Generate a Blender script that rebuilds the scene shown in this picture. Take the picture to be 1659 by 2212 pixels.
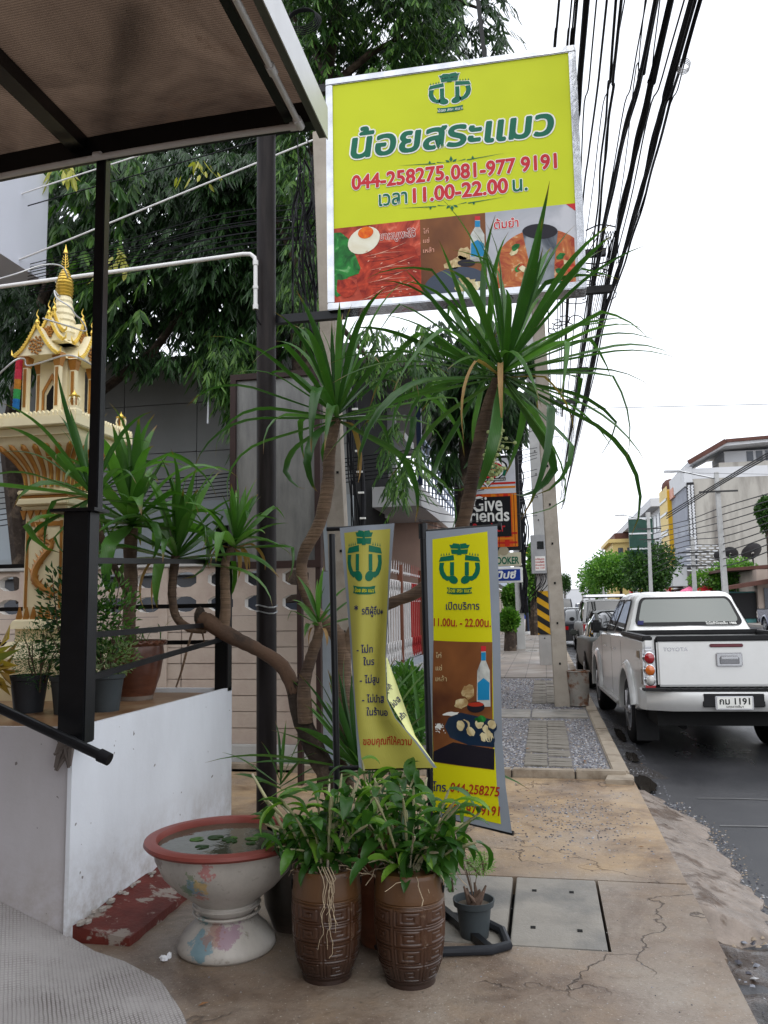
import bpy, bmesh, math, random
from mathutils import Vector, Matrix
R = random.Random(11)
sc = bpy.context.scene
for o in list(bpy.data.objects): bpy.data.objects.remove(o)
rad = math.radians
# ---------------------------------------------------------------- camera
W_, H_, F_ = 1659.0, 2212.0, 1780.0
YAW, PITCH, ROLL, EYE = rad(10.8), rad(6.7), rad(.95), 1.4
CF = Vector((-math.sin(YAW)*math.cos(PITCH), math.cos(YAW)*math.cos(PITCH), math.sin(PITCH)))
r0 = Vector((math.cos(YAW), math.sin(YAW), 0)); u0 = r0.cross(CF)
CR = r0*math.cos(ROLL)-u0*math.sin(ROLL); CU = u0*math.cos(ROLL)+r0*math.sin(ROLL)
CO = Vector((0, 0, EYE))
cd = bpy.data.cameras.new('camera'); cam = bpy.data.objects.new('camera', cd)
sc.collection.objects.link(cam); sc.camera = cam
m = Matrix((CR, CU, -CF)).transposed().to_4x4(); m.translation = CO; cam.matrix_world = m
cd.sensor_fit = 'VERTICAL'; cd.sensor_height = 36; cd.lens = 36*F_/H_; cd.clip_start = .05; cd.clip_end = 3000
def P(x, y, X=None, Y=None, Z=None):
    """measured point of the photograph -> place in the world on the plane X, Y or Z"""
    d = CF+CR*((x-W_/2)/F_)-CU*((y-H_/2)/F_)
    t = X/d.x if X is not None else (Y/d.y if Y is not None else (Z-EYE)/d.z)
    return CO+d*t
# ---------------------------------------------------------------- sky, sun, exposure
wd = bpy.data.worlds.new('World'); sc.world = wd; wd.use_nodes = True
nt = wd.node_tree; nt.nodes.clear()
sky = nt.nodes.new('ShaderNodeTexSky'); sky.sky_type = 'NISHITA'; sky.sun_disc = False
SE, SR = rad(58), rad(150)
sky.sun_elevation = SE; sky.sun_rotation = SR; sky.air_density = 1; sky.dust_density = 1.5
hs = nt.nodes.new('ShaderNodeHueSaturation'); hs.inputs['Saturation'].default_value = .22; hs.inputs['Value'].default_value = .06
ad = nt.nodes.new('ShaderNodeMixRGB'); ad.blend_type = 'ADD'; ad.inputs[0].default_value = 1
ad.inputs[2].default_value = (.98, 1.02, 1.1, 1)
bg = nt.nodes.new('ShaderNodeBackground'); bg.inputs[1].default_value = 1.0
ow = nt.nodes.new('ShaderNodeOutputWorld')
nt.links.new(sky.outputs[0], hs.inputs['Color']); nt.links.new(hs.outputs[0], ad.inputs[1])
nt.links.new(ad.outputs[0], bg.inputs[0]); nt.links.new(bg.outputs[0], ow.inputs[0])
sl = bpy.data.lights.new('sun', 'SUN'); sl.energy = .7; sl.angle = rad(60); sl.color = (1, .97, .92)
so = bpy.data.objects.new('sun', sl); sc.collection.objects.link(so)
sd = Vector((math.sin(SR)*math.cos(SE), math.cos(SR)*math.cos(SE), math.sin(SE)))
so.rotation_euler = sd.to_track_quat('Z', 'Y').to_euler()
sc.view_settings.view_transform = 'Standard'; sc.view_settings.look = 'None'
sc.view_settings.exposure = 0.32; sc.view_settings.gamma = 1
sc.render.engine = 'CYCLES'; sc.cycles.use_denoising = True; sc.cycles.max_bounces = 7
sc.cycles.transparent_max_bounces = 12; sc.cycles.caustics_reflective = False; sc.cycles.caustics_refractive = False
# ---------------------------------------------------------------- materials
class NT:
    def __init__(s, name):
        s.m = bpy.data.materials.new(name); s.m.use_nodes = True; s.t = s.m.node_tree; s.t.nodes.clear()
        s.out = s.n('OutputMaterial'); s.tc = s.n('TexCoord')
    def n(s, k, **kw):
        x = s.t.nodes.new('ShaderNode'+k)
        for a, b in kw.items(): setattr(x, a, b)
        return x
    def l(s, a, b): s.t.links.new(a, b)
    def noise(s, scale, detail=4, rough=.6, co=None, dist=0, st=None):
        n = s.n('TexNoise'); n.inputs['Scale'].default_value = scale; n.inputs['Detail'].default_value = detail
        n.inputs['Roughness'].default_value = rough; n.inputs['Distortion'].default_value = dist
        c = co or s.tc.outputs['Object']
        if st:
            mp = s.n('Mapping'); mp.inputs['Scale'].default_value = st; s.l(c, mp.inputs[0]); c = mp.outputs[0]
        s.l(c, n.inputs['Vector']); return n.outputs['Fac']
    def ramp(s, v, pts):
        r = s.n('ValToRGB'); e = r.color_ramp.elements
        while len(e) < len(pts): e.new(.5)
        for i, (p, c) in enumerate(pts):
            e[i].position = p; e[i].color = (c, c, c, 1) if not hasattr(c, '__len__') else tuple(c)+(1,)
        s.l(v, r.inputs[0]); return r.outputs[0]
    def mix(s, f, a, b, mode='MIX'):
        x = s.n('MixRGB'); x.blend_type = mode
        for i, v in ((0, f), (1, a), (2, b)):
            if hasattr(v, 'is_output') or isinstance(v, bpy.types.NodeSocket): s.l(v, x.inputs[i])
            elif i == 0: x.inputs[0].default_value = v
            else: x.inputs[i].default_value = (v, v, v, 1) if not hasattr(v, '__len__') else tuple(v)+(1,)
        return x.outputs[0]
    def bump(s, h, dist, strength=1, nrm=None):
        b = s.n('Bump'); b.inputs['Distance'].default_value = dist; b.inputs['Strength'].default_value = strength
        s.l(h, b.inputs['Height'])
        if nrm is not None: s.l(nrm, b.inputs['Normal'])
        return b.outputs[0]
    def prin(s, col, rough=.6, metal=0, nrm=None, **kw):
        p = s.n('BsdfPrincipled')
        def st(k, v):
            i = p.inputs[k]
            if isinstance(v, bpy.types.NodeSocket): s.l(v, i)
            else: i.default_value = tuple(v)+(1,) if hasattr(v, '__len__') and len(v) == 3 else v
        st('Base Color', col); st('Roughness', rough); st('Metallic', metal)
        if nrm is not None: s.l(nrm, p.inputs['Normal'])
        for k, v in kw.items(): st(k.replace('_', ' '), v)
        return p
    def done(s, sh): s.l(sh.outputs[0], s.out.inputs[0]); return s.m
def M(name, col, rough=.6, metal=0, var=.12, scale=5, bump=0, bscale=60, col2=None, t2=(.5, .62), s2=3, rvar=0, isl=0, st=None, **kw):
    n = NT(name)
    v = n.ramp(n.noise(scale, 5, st=st), [(.25, 1-var), (.75, 1+var)])
    c = n.mix(1, col, v, 'MULTIPLY')
    if col2: c = n.mix(n.ramp(n.noise(s2, 6, .65, st=st), [(t2[0], 0), (t2[1], 1)]), c, col2)
    if isl:
        g = n.n('NewGeometry'); c = n.mix(1, c, n.ramp(g.outputs['Random Per Island'], [(0, 1-isl), (1, 1+isl)]), 'MULTIPLY')
    nr = n.bump(n.noise(bscale, 4, .7), bump) if bump else None
    rr = rough
    if rvar: rr = n.ramp(n.noise(scale*1.7, 4), [(.35, max(0, rough-rvar)), (.65, min(1, rough+rvar))])
    if metal < .3 and rough > .33 and 'Specular_IOR_Level' not in kw: kw['Specular_IOR_Level'] = .22
    return n.done(n.prin(c, rr, metal, nr, **kw))
def leafmat(name, ca, cb, cc=None, rough=.38, tr=.3, isl=True, tip=False):
    n = NT(name); g = n.n('NewGeometry'); oi = n.n('ObjectInfo')
    pts = [(0, ca), (1, cb)] if cc is None else [(0, ca), (.55, cb), (1, cc)]
    c = n.ramp(g.outputs['Random Per Island'] if isl else oi.outputs['Random'], pts)
    c = n.mix(1, c, n.ramp(n.noise(3, 3), [(.3, .75), (.7, 1.2)]), 'MULTIPLY')
    if tip:
        sx = n.n('Attribute'); sx.attribute_name = 'along'; ad_ = n.n('Math', operation='MULTIPLY_ADD'); n.l(n.noise(1.3, 2, co=None), ad_.inputs[0]); ad_.inputs[1].default_value = .35; n.l(sx.outputs['Fac'], ad_.inputs[2])
        c = n.mix(n.ramp(ad_.outputs[0], [(.0, 0), (.001, 0)] if 0 else [(0, 0), (1, 0)]) if 0 else n.ramp((lambda k: (n.l(ad_.outputs[0], k.inputs[0]), setattr(k.inputs[1], 'default_value', 1.08), setattr(k.inputs[2], 'default_value', 1.16), k.outputs[0])[-1])(n.n('MapRange')), [(0, 0), (1, 1)]), c, (.2, .11, .04)); c = n.mix(n.ramp(n.noise(60, 3), [(.68, 0), (.74, .6)]), c, (.25, .2, .09))
        wv = n.n('TexWave'); wv.bands_direction = 'Y'; wv.inputs['Scale'].default_value = 45; n.l(n.tc.outputs['Object'], wv.inputs[0]); c = n.mix(1, c, n.ramp(wv.outputs['Fac'], [(0, .85), (1, 1.12)]), 'MULTIPLY')
    p = n.prin(c, rough, 0, Specular_IOR_Level=.3); t = n.n('BsdfTranslucent'); n.l(n.mix(1, c, (1.5, 1.9, .6), 'MULTIPLY'), t.inputs[0])
    mx = n.n('MixShader'); mx.inputs[0].default_value = tr; n.l(p.outputs[0], mx.inputs[1]); n.l(t.outputs[0], mx.inputs[2])
    return n.done(mx)
# ---------------------------------------------------------------- mesh helpers
def cross_frame(t, up):
    a = up.cross(t)
    if a.length < 1e-4: a = Vector((1, 0, 0)).cross(t)
    a.normalize(); return a, t.cross(a).normalized()
class MB:
    def __init__(s): s.v = []; s.f = []; s.m = []
    def add(s, vs, fs, mi=0):
        k = len(s.v); s.v += [tuple(v) for v in vs]; s.f += [tuple(i+k for i in f) for f in fs]; s.m += [mi]*len(fs); return s
    def box(s, x0, x1, y0, y1, z0, z1, mi=0):
        return s.add([(x, y, z) for x in (x0, x1) for y in (y0, y1) for z in (z0, z1)],
                     [(0, 1, 3, 2), (4, 6, 7, 5), (0, 4, 5, 1), (2, 3, 7, 6), (0, 2, 6, 4), (1, 5, 7, 3)], mi)
    def obox(s, c, sz, rot=None, mi=0):
        b = MB().box(-sz[0]/2, sz[0]/2, -sz[1]/2, sz[1]/2, -sz[2]/2, sz[2]/2)
        mt = (rot or Matrix.Identity(3)).to_3x3()
        return s.add([mt @ Vector(v)+Vector(c) for v in b.v], b.f, mi)
    def bar(s, a, b, w, h=None, mi=0):
        a = Vector(a); b = Vector(b); h = h or w; t = (b-a).normalized(); x, y = cross_frame(t, Vector((0, 0, 1)))
        vs = [p+x*i*w/2+y*j*h/2 for p in (a, b) for i, j in ((-1, -1), (1, -1), (1, 1), (-1, 1))]
        return s.add(vs, [(3, 2, 1, 0), (4, 5, 6, 7), (0, 1, 5, 4), (1, 2, 6, 5), (2, 3, 7, 6), (3, 0, 4, 7)], mi)
    def tube(s, pts, r, n=8, mi=0, caps=True, closed=False):
        pts = [Vector(p) for p in pts]; k = len(pts); rs = r if hasattr(r, '__len__') else [r]*k
        vs = []; fs = []; x = None
        for i, p in enumerate(pts):
            if closed: t = pts[(i+1) % k]-pts[i-1]
            else: t = pts[min(i+1, k-1)]-pts[max(i-1, 0)]
            t.normalize()
            if x is None: x, y = cross_frame(t, Vector((0, 0, 1)))
            else:
                x = (x-t*x.dot(t)).normalized(); y = t.cross(x)
            for j in range(n):
                a = 2*math.pi*j/n; vs.append(p+(x*math.cos(a)+y*math.sin(a))*rs[i])
        for i in range(k if closed else k-1):
            for j in range(n):
                b = ((i+1) % k)*n
                fs.append((i*n+j, i*n+(j+1) % n, b+(j+1) % n, b+j))
        if caps and not closed: fs += [tuple(range(n))[::-1], tuple((k-1)*n+j for j in range(n))]
        return s.add(vs, fs, mi)
    def lathe(s, prof, cx=0, cy=0, cz=0, n=32, mi=0, sx=1, sy=1):
        vs = []; fs = []; k = len(prof)
        for r, z in prof:
            for j in range(n):
                a = 2*math.pi*j/n; vs.append((cx+r*math.cos(a)*sx, cy+r*math.sin(a)*sy, cz+z))
        for i in range(k-1):
            for j in range(n): fs.append((i*n+j, i*n+(j+1) % n, (i+1)*n+(j+1) % n, (i+1)*n+j))
        if prof[0][0] > 1e-4: fs.append(tuple(range(n))[::-1])
        if prof[-1][0] > 1e-4 and not (k == 2 and abs(prof[0][1]-prof[1][1]) < .02 and prof[0][0] < 1e-3): fs.append(tuple((k-1)*n+j for j in range(n)))
        return s.add(vs, fs, mi)
    def prism(s, poly, ax, a, b, mi=0):
        """extrude a 2D outline along axis ax from a to b"""
        def mk(p, q): return {'x': (q, p[0], p[1]), 'y': (p[0], q, p[1]), 'z': (p[0], p[1], q)}[ax]
        n = len(poly); vs = [mk(p, a) for p in poly]+[mk(p, b) for p in poly]
        fs = [tuple(range(n))[::-1], tuple(range(n, 2*n))]+[(i, (i+1) % n, n+(i+1) % n, n+i) for i in range(n)]
        return s.add(vs, fs, mi)
    def loft(s, secs, mi=0, caps=True, ring=True):
        n = len(secs[0]); vs = [v for q in secs for v in q]; fs = []
        for i in range(len(secs)-1):
            for j in range(n if ring else n-1):
                fs.append((i*n+j, i*n+(j+1) % n, (i+1)*n+(j+1) % n, (i+1)*n+j))
        if caps and ring: fs += [tuple(range(n))[::-1], tuple((len(secs)-1)*n+j for j in range(n))]
        return s.add(vs, fs, mi)
    def grid(s, fn, nu, nv, mi=0):
        vs = [fn(i/nu, j/nv) for j in range(nv+1) for i in range(nu+1)]
        return s.add(vs, [(j*(nu+1)+i, j*(nu+1)+i+1, (j+1)*(nu+1)+i+1, (j+1)*(nu+1)+i) for j in range(nv) for i in range(nu)], mi)
    def sphere(s, c, r, n=10, mi=0, sc_=(1, 1, 1)):
        k = n//2; return s.lathe2([(math.sin(math.pi*i/k)*r, -math.cos(math.pi*i/k)*r) for i in range(k+1)], c, n, mi, sc_)
    def lathe2(s, prof, c, n, mi, sc_):
        b = MB().lathe(prof, n=n); return s.add([(v[0]*sc_[0]+c[0], v[1]*sc_[1]+c[1], v[2]*sc_[2]+c[2]) for v in b.v], b.f, mi)
    def build(s, name, mats, parent=None, smooth=False, bevel=0, fix=True, ang=40, **pr):
        me = bpy.data.meshes.new(name)
        off = Vector((0, 0, 0)); q = parent
        while q is not None: off += q.location; q = q.parent
        me.from_pydata([(v[0]-off.x, v[1]-off.y, v[2]-off.z) for v in s.v], [], s.f)
        mats = mats if isinstance(mats, (list, tuple)) else [mats]
        for x in mats: me.materials.append(x)
        me.polygons.foreach_set('material_index', s.m)
        if fix or bevel:
            bm = bmesh.new(); bm.from_mesh(me)
            if bevel:
                bmesh.ops.bevel(bm, geom=[e for e in bm.edges if len(e.link_faces) == 2 and e.calc_face_angle(0) > .5], offset=bevel, segments=2, affect='EDGES', clamp_overlap=True)
            if fix: bmesh.ops.recalc_face_normals(bm, faces=bm.faces)
            bm.to_mesh(me); bm.free()
        if smooth:
            me.polygons.foreach_set('use_smooth', [True]*len(me.polygons)); me.set_sharp_from_angle(angle=rad(ang))
        return link(name, me, parent, **pr)
def link(name, me, parent=None, **pr):
    o = bpy.data.objects.new(name, me); sc.collection.objects.link(o)
    if parent is not None: o.parent = parent
    for k, v in pr.items(): o[k] = v
    return o
def T(name, label, cat, loc=(0, 0, 0), group=None):
    o = bpy.data.objects.new(name, None); sc.collection.objects.link(o); o.location = loc; o.empty_display_size = .1
    o['label'] = label; o['category'] = cat
    if group: o['group'] = group
    return o
def tag(o, label, cat, group=None):
    o['label'] = label; o['category'] = cat
    if group: o['group'] = group
    return o
def copy_tree(o, parent=None):
    c = o.copy(); sc.collection.objects.link(c)
    if parent is not None: c.parent = parent
    for ch in [x for x in bpy.data.objects if x.parent == o]: copy_tree(ch, c)
    return c
def lerp(a, b, t): return a+(b-a)*t
def spline(pts, n=6):
    pts = [Vector(p) for p in pts]; out = []
    for i in range(len(pts)-1):
        a = pts[max(i-1, 0)]; b = pts[i]; c = pts[i+1]; d = pts[min(i+2, len(pts)-1)]
        for k in range(n):
            t = k/n; out.append(.5*((2*b)+(c-a)*t+(2*a-5*b+4*c-d)*t*t+(3*b-a-3*c+d)*t**3))
    out.append(pts[-1]); return out
# flat print on a curved or flat carrier
def subdiv2d(vs, fs, step):
    bm = bmesh.new(); vv = [bm.verts.new((v[0], v[1], 0)) for v in vs]
    for f in fs:
        try: bm.faces.new([vv[i] for i in f])
        except ValueError: pass
    bmesh.ops.triangulate(bm, faces=[f for f in bm.faces if len(f.verts) > 4])
    xs = [v[0] for v in vs]; ys = [v[1] for v in vs]
    for k, (lo, hi) in enumerate(((min(xs), max(xs)), (min(ys), max(ys)))):
        q = math.floor(lo/step)*step+step
        while q < hi:
            co = (q, 0, 0) if k == 0 else (0, q, 0); no = (1, 0, 0) if k == 0 else (0, 1, 0)
            bmesh.ops.bisect_plane(bm, geom=bm.verts[:]+bm.edges[:]+bm.faces[:], plane_co=co, plane_no=no); q += step
    bm.verts.index_update(); a = [(v.co.x, v.co.y) for v in bm.verts]; b = [[v.index for v in f.verts] for f in bm.faces]
    bm.free(); return a, b
class Print:
    def __init__(s, fn, flat=True, step=.03): s.fn = fn; s.flat = flat; s.step = step
    def put(s, mb, vs, fs, layer, mi=0):
        if not s.flat: vs, fs = subdiv2d(vs, fs, s.step)
        out = []
        for u, v in vs:
            p, n = s.fn(u, v); out.append(p+n*(.0012*layer))
        mb.add(out, fs, mi)
def text2d(body, w=None, h=.1, off=0., shear=0., align='C', sp=1.0):
    cu = bpy.data.curves.new('t', 'FONT'); cu.body = body; cu.size = 1; cu.offset = off; cu.shear = shear; cu.space_character = sp
    cu.resolution_u = 3; o = bpy.data.objects.new('t', cu); sc.collection.objects.link(o)
    dg = bpy.context.evaluated_depsgraph_get(); me = bpy.data.meshes.new_from_object(o.evaluated_get(dg))
    vs = [(v.co.x, v.co.y) for v in me.vertices]; fs = [tuple(p.vertices) for p in me.polygons]
    bpy.data.objects.remove(o); bpy.data.curves.remove(cu); bpy.data.meshes.remove(me); text2d.faces = fs
    return vs, fs
def text_on(pr, mb, body, u, v, w, h, layer=3, mi=0, off=.012, shear=0., out=None, rot=0., align='L', sp=1.0):
    """lettering: left/centre end at (u, v) baseline; h is the size of 1 em; w squeezes the line to a width. out=(mi, extra) an outline below"""
    base, _ = text2d(body, shear=shear, sp=sp)
    if not base: return
    off *= .9
    x0 = min(p[0] for p in base); x1 = max(p[0] for p in base); sx = (w/(x1-x0)) if w else h
    ou = u-(w if w else (x1-x0)*h)/2 if align == 'C' else u
    jobs = [(mi, off, layer, 6)]
    if out: jobs.insert(0, (out[0], off+out[1], layer-1, 10))
    for mm, oo, ly, n in jobs:
        vs, fs = base, text2d.faces
        for k in range(n if oo > 0 else 1):
            a = 2*math.pi*k/n; dx, dy = oo*math.cos(a), oo*math.sin(a); q = []
            for x, y in vs:
                X = (x-x0+dx)*sx; Y = (y+dy)*h; q.append((ou+X*math.cos(rot)-Y*math.sin(rot), v+X*math.sin(rot)+Y*math.cos(rot)))
            for g in range(4): pr.put(mb, q, fs[g::4], ly+.05*k+.012*g, mm) if fs[g::4] else None
def clip_poly(pts, r):
    for ax, lim, sg_ in ((0, r[0], 1), (0, r[1], -1), (1, r[2], 1), (1, r[3], -1)):
        out = []
        for i in range(len(pts)):
            a, b = pts[i-1], pts[i]; ia = (a[ax]-lim)*sg_ >= 0; ib = (b[ax]-lim)*sg_ >= 0
            if ia != ib: t = (lim-a[ax])/(b[ax]-a[ax]); out.append((lerp(a[0], b[0], t), lerp(a[1], b[1], t)))
            if ib: out.append(b)
        pts = out
        if not pts: return pts
    return pts
def poly_on(pr, mb, pts, layer, mi=0):
    if getattr(pr, 'clip', None): pts = clip_poly(pts, pr.clip)
    if len(pts) > 2: pr.put(mb, pts, [tuple(range(len(pts)))], layer, mi)
def ell(cx, cy, rx, ry, rot=0, n=20, a0=0, a1=2*math.pi):
    r = []
    for i in range(n):
        a = a0+(a1-a0)*i/(n if a1-a0 > 6.2 else n-1); x = rx*math.cos(a); y = ry*math.sin(a)
        r.append((cx+x*math.cos(rot)-y*math.sin(rot), cy+x*math.sin(rot)+y*math.cos(rot)))
    return r
def blob(cx, cy, rx, ry, rot=0, n=16, j=.2, seed=0):
    q = random.Random(seed); return [(cx+(x-cx)*(1+q.uniform(-j, j)), cy+(y-cy)*(1+q.uniform(-j, j))) for x, y in ell(cx, cy, rx, ry, rot, n)]
# ================================================================ shared materials
black_steel = M("black_steel", (.006, .0065, .008), .34, 0, .35, 9, .0005, 90, col2=(.016, .014, .013), t2=(.62, .75), Specular_IOR_Level=.3)
chrome = M('polished_steel', (.55, .56, .58), .13, 1, .25, 6, .004, 3)
galv = M('galvanised', (.42, .43, .44), .38, .8, .15, 8, .0005, 80)
white_paint = M('white_paint', (.74, .76, .8), .55, 0, .05, 2, .0008, 60, col2=(.6, .6, .62), t2=(.6, .9), s2=1.5)
cable_mat = M('cable_rubber', (.006, .006, .008), .6, Specular_IOR_Level=.2)
pvc = M('pvc_white', (.72, .71, .7), .35, 0, .08, 7)
conc_pole = M('pole_concrete', (.36, .32, .27), .8, 0, .18, 3, .002, 50, col2=(.24, .21, .17), t2=(.5, .7), s2=2)
conc_grey = M('grey_concrete', (.42, .42, .41), .8, 0, .15, 3, .002, 50)
dark_hole = M('dark_gap', (.01, .01, .01), .9)
ink_green = M('ink_green', (.004, .12, .065), .4); ink_red = M('ink_red', (.5, .022, .03), .4); ink_white = M('ink_white', (.78, .78, .74), .4)
ink_navy = M('ink_navy', (.012, .014, .09), .5); ink_dred = M('ink_dark_red', (.36, .028, .012), .5); ink_orange = M('ink_orange', (.75, .2, .02), .4)
# ================================================================ ground
def pave_mat():
    n = NT('pavement_concrete'); sp = n.n('SeparateXYZ'); n.l(n.tc.outputs['Object'], sp.inputs[0])
    ed = n.n('Math', operation='MULTIPLY_ADD'); n.l(n.noise(1.6, 5, .6), ed.inputs[0]); ed.inputs[1].default_value = .9; n.l(sp.outputs[1], ed.inputs[2])
    tan = n.ramp(ed.outputs[0], [(.0, 0), (1, 1)])
    mr = n.n('MapRange'); n.l(ed.outputs[0], mr.inputs[0]); mr.inputs[1].default_value = 4.95; mr.inputs[2].default_value = 5.35
    c = n.mix(n.ramp(n.noise(1.7, 6, .6), [(.35, 0), (.62, 1)]), (.17, .12, .085), (.27, .225, .18))
    c = n.mix(n.ramp(n.noise(4.5, 5, .7), [(.5, 0), (.72, .6)]), c, (.25, .175, .11))
    c = n.mix(mr.outputs[0], c, n.mix(n.ramp(n.noise(2.6, 6, .65), [(.35, 0), (.7, 1)]), (.4, .275, .15), (.25, .19, .14)))
    # dirt, dark wet stains, pits
    st = n.ramp(n.noise(1.15, 7, .7, dist=.6), [(.5, 0), (.62, 1)])
    c = n.mix(st, c, n.mix(1, c, (.55, .5, .47), 'MULTIPLY')); c = n.mix(n.ramp(n.noise(11, 6, .75), [(.52, 0), (.7, .6)]), c, n.mix(1, c, (.6, .56, .5), 'MULTIPLY'))
    c = n.mix(n.ramp(n.noise(42, 3, .7), [(.62, 0), (.72, .75)]), c, (.1, .085, .07))
    c = n.mix(n.ramp(n.noise(95, 2, .5), [(.66, 0), (.7, .6)]), c, (.5, .47, .42))
    wet = n.ramp(n.noise(.9, 5, .6), [(.42, .65), (.62, .3)])
    # cracks
    vo = n.n('TexVoronoi'); vo.feature = 'DISTANCE_TO_EDGE'; vo.inputs['Scale'].default_value = .8
    wv = n.n('VectorMath', operation='ADD'); n.l(n.tc.outputs['Object'], wv.inputs[0])
    nz = n.n('TexNoise'); nz.inputs['Scale'].default_value = 2.4; nz.inputs['Detail'].default_value = 6; n.l(n.tc.outputs['Object'], nz.inputs['Vector']); n.l(nz.outputs['Color'], wv.inputs[1])
    n.l(wv.outputs[0], vo.inputs['Vector'])
    ck = n.ramp(vo.outputs['Distance'], [(.002, 0), (.008, 1)])
    cm = n.ramp(n.noise(.7, 3), [(.46, 0), (.52, 1)]); ck2 = n.mix(cm, 1, ck)
    c = n.mix(1, c, n.mix(ck2, (.3, .27, .25), (1, 1, 1)), 'MULTIPLY')
    b1 = n.bump(n.noise(60, 5, .75), .003); b2 = n.bump(ck2, .004, 1, b1); b3 = n.bump(n.noise(6, 5), .01, 1, b2)
    return n.done(n.prin(c, wet, 0, b3))
pave = pave_mat()
slab_m = M('slab_concrete', (.26, .24, .21), .5, 0, .2, 3, .002, 70, col2=(.13, .13, .125), t2=(.45, .7), s2=2.2, rvar=.12)
apron_m = M('apron_concrete', (.225, .185, .155), .42, 0, .35, 9, .005, 45, col2=(.095, .065, .045), t2=(.54, .6), s2=3.2, rvar=.25)
asphalt = (lambda n: n.done(n.prin(n.mix(n.ramp(n.noise(160, 3, .6), [(.6, 0), (.75, 1)]), n.mix(n.ramp(n.noise(1.2, 6), [(.35, 0), (.7, 1)]), (.028, .029, .033), (.05, .05, .054)), (.12, .12, .12)),
        n.ramp(n.noise(.8, 5, .6, st=(1, .3, 1)), [(.4, .52), (.64, .2)]), 0, n.bump(n.noise(130, 3, .7), .003, .8))))(NT('wet_asphalt'))
mud = M('mud', (.06, .042, .032), .3, 0, .3, 6, .012, 14, col2=(.03, .026, .024), rvar=.2)
soil = M('far_earth', (.12, .1, .08), .9, 0, .3, 1)
gravel_base = M('gravel_bed', (.16, .15, .15), .9, 0, .3, 30, .01, 60)
kerb_m = M('kerb_concrete', (.32, .27, .21), .75, 0, .2, 5, .004, 30, col2=(.18, .14, .1), t2=(.5, .65))
water_puddle = M('puddle', (.03, .026, .022), .05, 0, .1)
STR = dict(kind='structure')
MB().box(-400, 400, -60, 900, -.4, -.3).build('ground', soil, **STR)
MB().box(.4, 13.2, -30, 420, -.3, -.15).build('road', asphalt, **STR)
pv = MB()
for x0, x1, y0, y1 in ((-9, .65, -4, 3.64), (-9, -.63, 3.64, 4.53), (.217, .66, 3.64, 4.53), (-9, .655, 4.545, 7.08)):
    pv.box(x0, x1, y0, y1, -.16, 0)
pavement = pv.build('pavement', pave, **STR)
MB().box(-.63, .217, 3.6, 4.56, -.2, -.09).build('slab_pit', dark_hole, pavement)
for x0, x1 in ((-.618, -.212), (-.192, .204)):
    b = MB().box(x0, x1, 3.645, 4.528, -.06, .002); b.build('drain_slab', slab_m, pavement, bevel=.004)
hl = MB()
for x, y in ((-.1, 3.85), (.1, 3.84), (-.1, 4.33), (.08, 4.33)): hl.box(x-.011, x+.011, y-.013, y+.013, -.01, .0045)
hl.build('lifting_hole', dark_hole, pavement)
# apron between pavement and road
from mathutils import noise
R.seed(5); ap = MB(); N = 150; cols = []
for i in range(N+1):
    y = 4.1+2.9*i/N; xe = 1.03+.09*noise.noise((y*1.8, 0, 0))+.05*noise.noise((y*7, 2, 0))-.14*max(0, min(1, (y-6.2)/.5))-.3*max(0, 4.4-y)
    xs = .645-max(0, y-5.2)*.04
    cols.append([(lerp(xs, xe, t), y, lerp(-.004, -.14, t**1.3)+.03*noise.noise((t*3, y*3.2, 1))*min(1, t*4)*(1.1-t)+.008*noise.noise((t*9, y*15, 4))-(.13*max(0, 1-(y-4.1)/.16) if y < 4.26 else 0)) for t in (0, .1, .2, .3, .4, .5, .6, .7, .8, .9, 1)]+[(xe+.02, y, -.2)])
ap.loft(cols, caps=False, ring=False); ap.build('gutter_apron', apron_m, smooth=True, **STR)
ap = MB()
ap.grid(lambda u, v: (.6+.85*u+.05*noise.noise((v*14, 3, 0))*u, -1+5.45*v, -.128-.03*u+.045*noise.noise((u*5, v*34, 0))+.02*noise.noise((u*16, v*90, 5))), 26, 150); ap.build('muddy_gutter', mud, smooth=True, **STR)
ap = MB()
ap.grid(lambda u, v: (.6+(.42+.05*math.sin(v*60))*u, 6.98+40*v, -.135+.015*math.sin(v*170+u*4)-.03*u), 6, 160); ap.build('gravelly_gutter', M('gutter_grit', (.055, .05, .048), .4, 0, .4, 30, .02, 40, rvar=.2), smooth=True, **STR)
R.seed(8)
pd = MB()
for q, (x, y, a, b) in enumerate(((.8, 7.6, .08, .35), (.82, 8.9, .06, .3), (.83, 10.4, .05, .5))):
    zz = -.128
    pts = blob(x, y, a, b, 0, 22, .16, q); pd.add([(p[0], p[1], zz) for p in pts], [tuple(range(22))])
pd.build('puddle', water_puddle, **STR)
# gravel bed, pavers, kerb stones
gb = MB().box(-2.2, .5, 7.2, 16.3, -.1, .035); bed = gb.build('gravel_bed', gravel_base, **STR)
stone = []
for c in ((.2, .21, .24), (.36, .36, .37), (.07, .07, .085), (.3, .24, .18)): stone.append(M('stone', c, .7, 0, .3, 20))
def pebble(mb, x, y, z, s, mi):
    a = R.uniform(0, 6.3); c, d = math.cos(a)*s, math.sin(a)*s; h = s*R.uniform(.35, .7); k = R.uniform(.5, 1)
    mb.add([(x+c, y+d, z), (x-d*k, y+c*k, z+h*.3), (x-c, y-d, z), (x+d*k, y-c*k, z), (x+R.uniform(-.3, .3)*s, y+R.uniform(-.3, .3)*s, z+h)],
           [(0, 1, 4), (1, 2, 4), (2, 3, 4), (3, 0, 4)], mi)
gs = MB()
def onpaver(x, y): return -.22 < x < .2 and (7.35 < y < 10.3 or 12 < y < 15.8)
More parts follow.
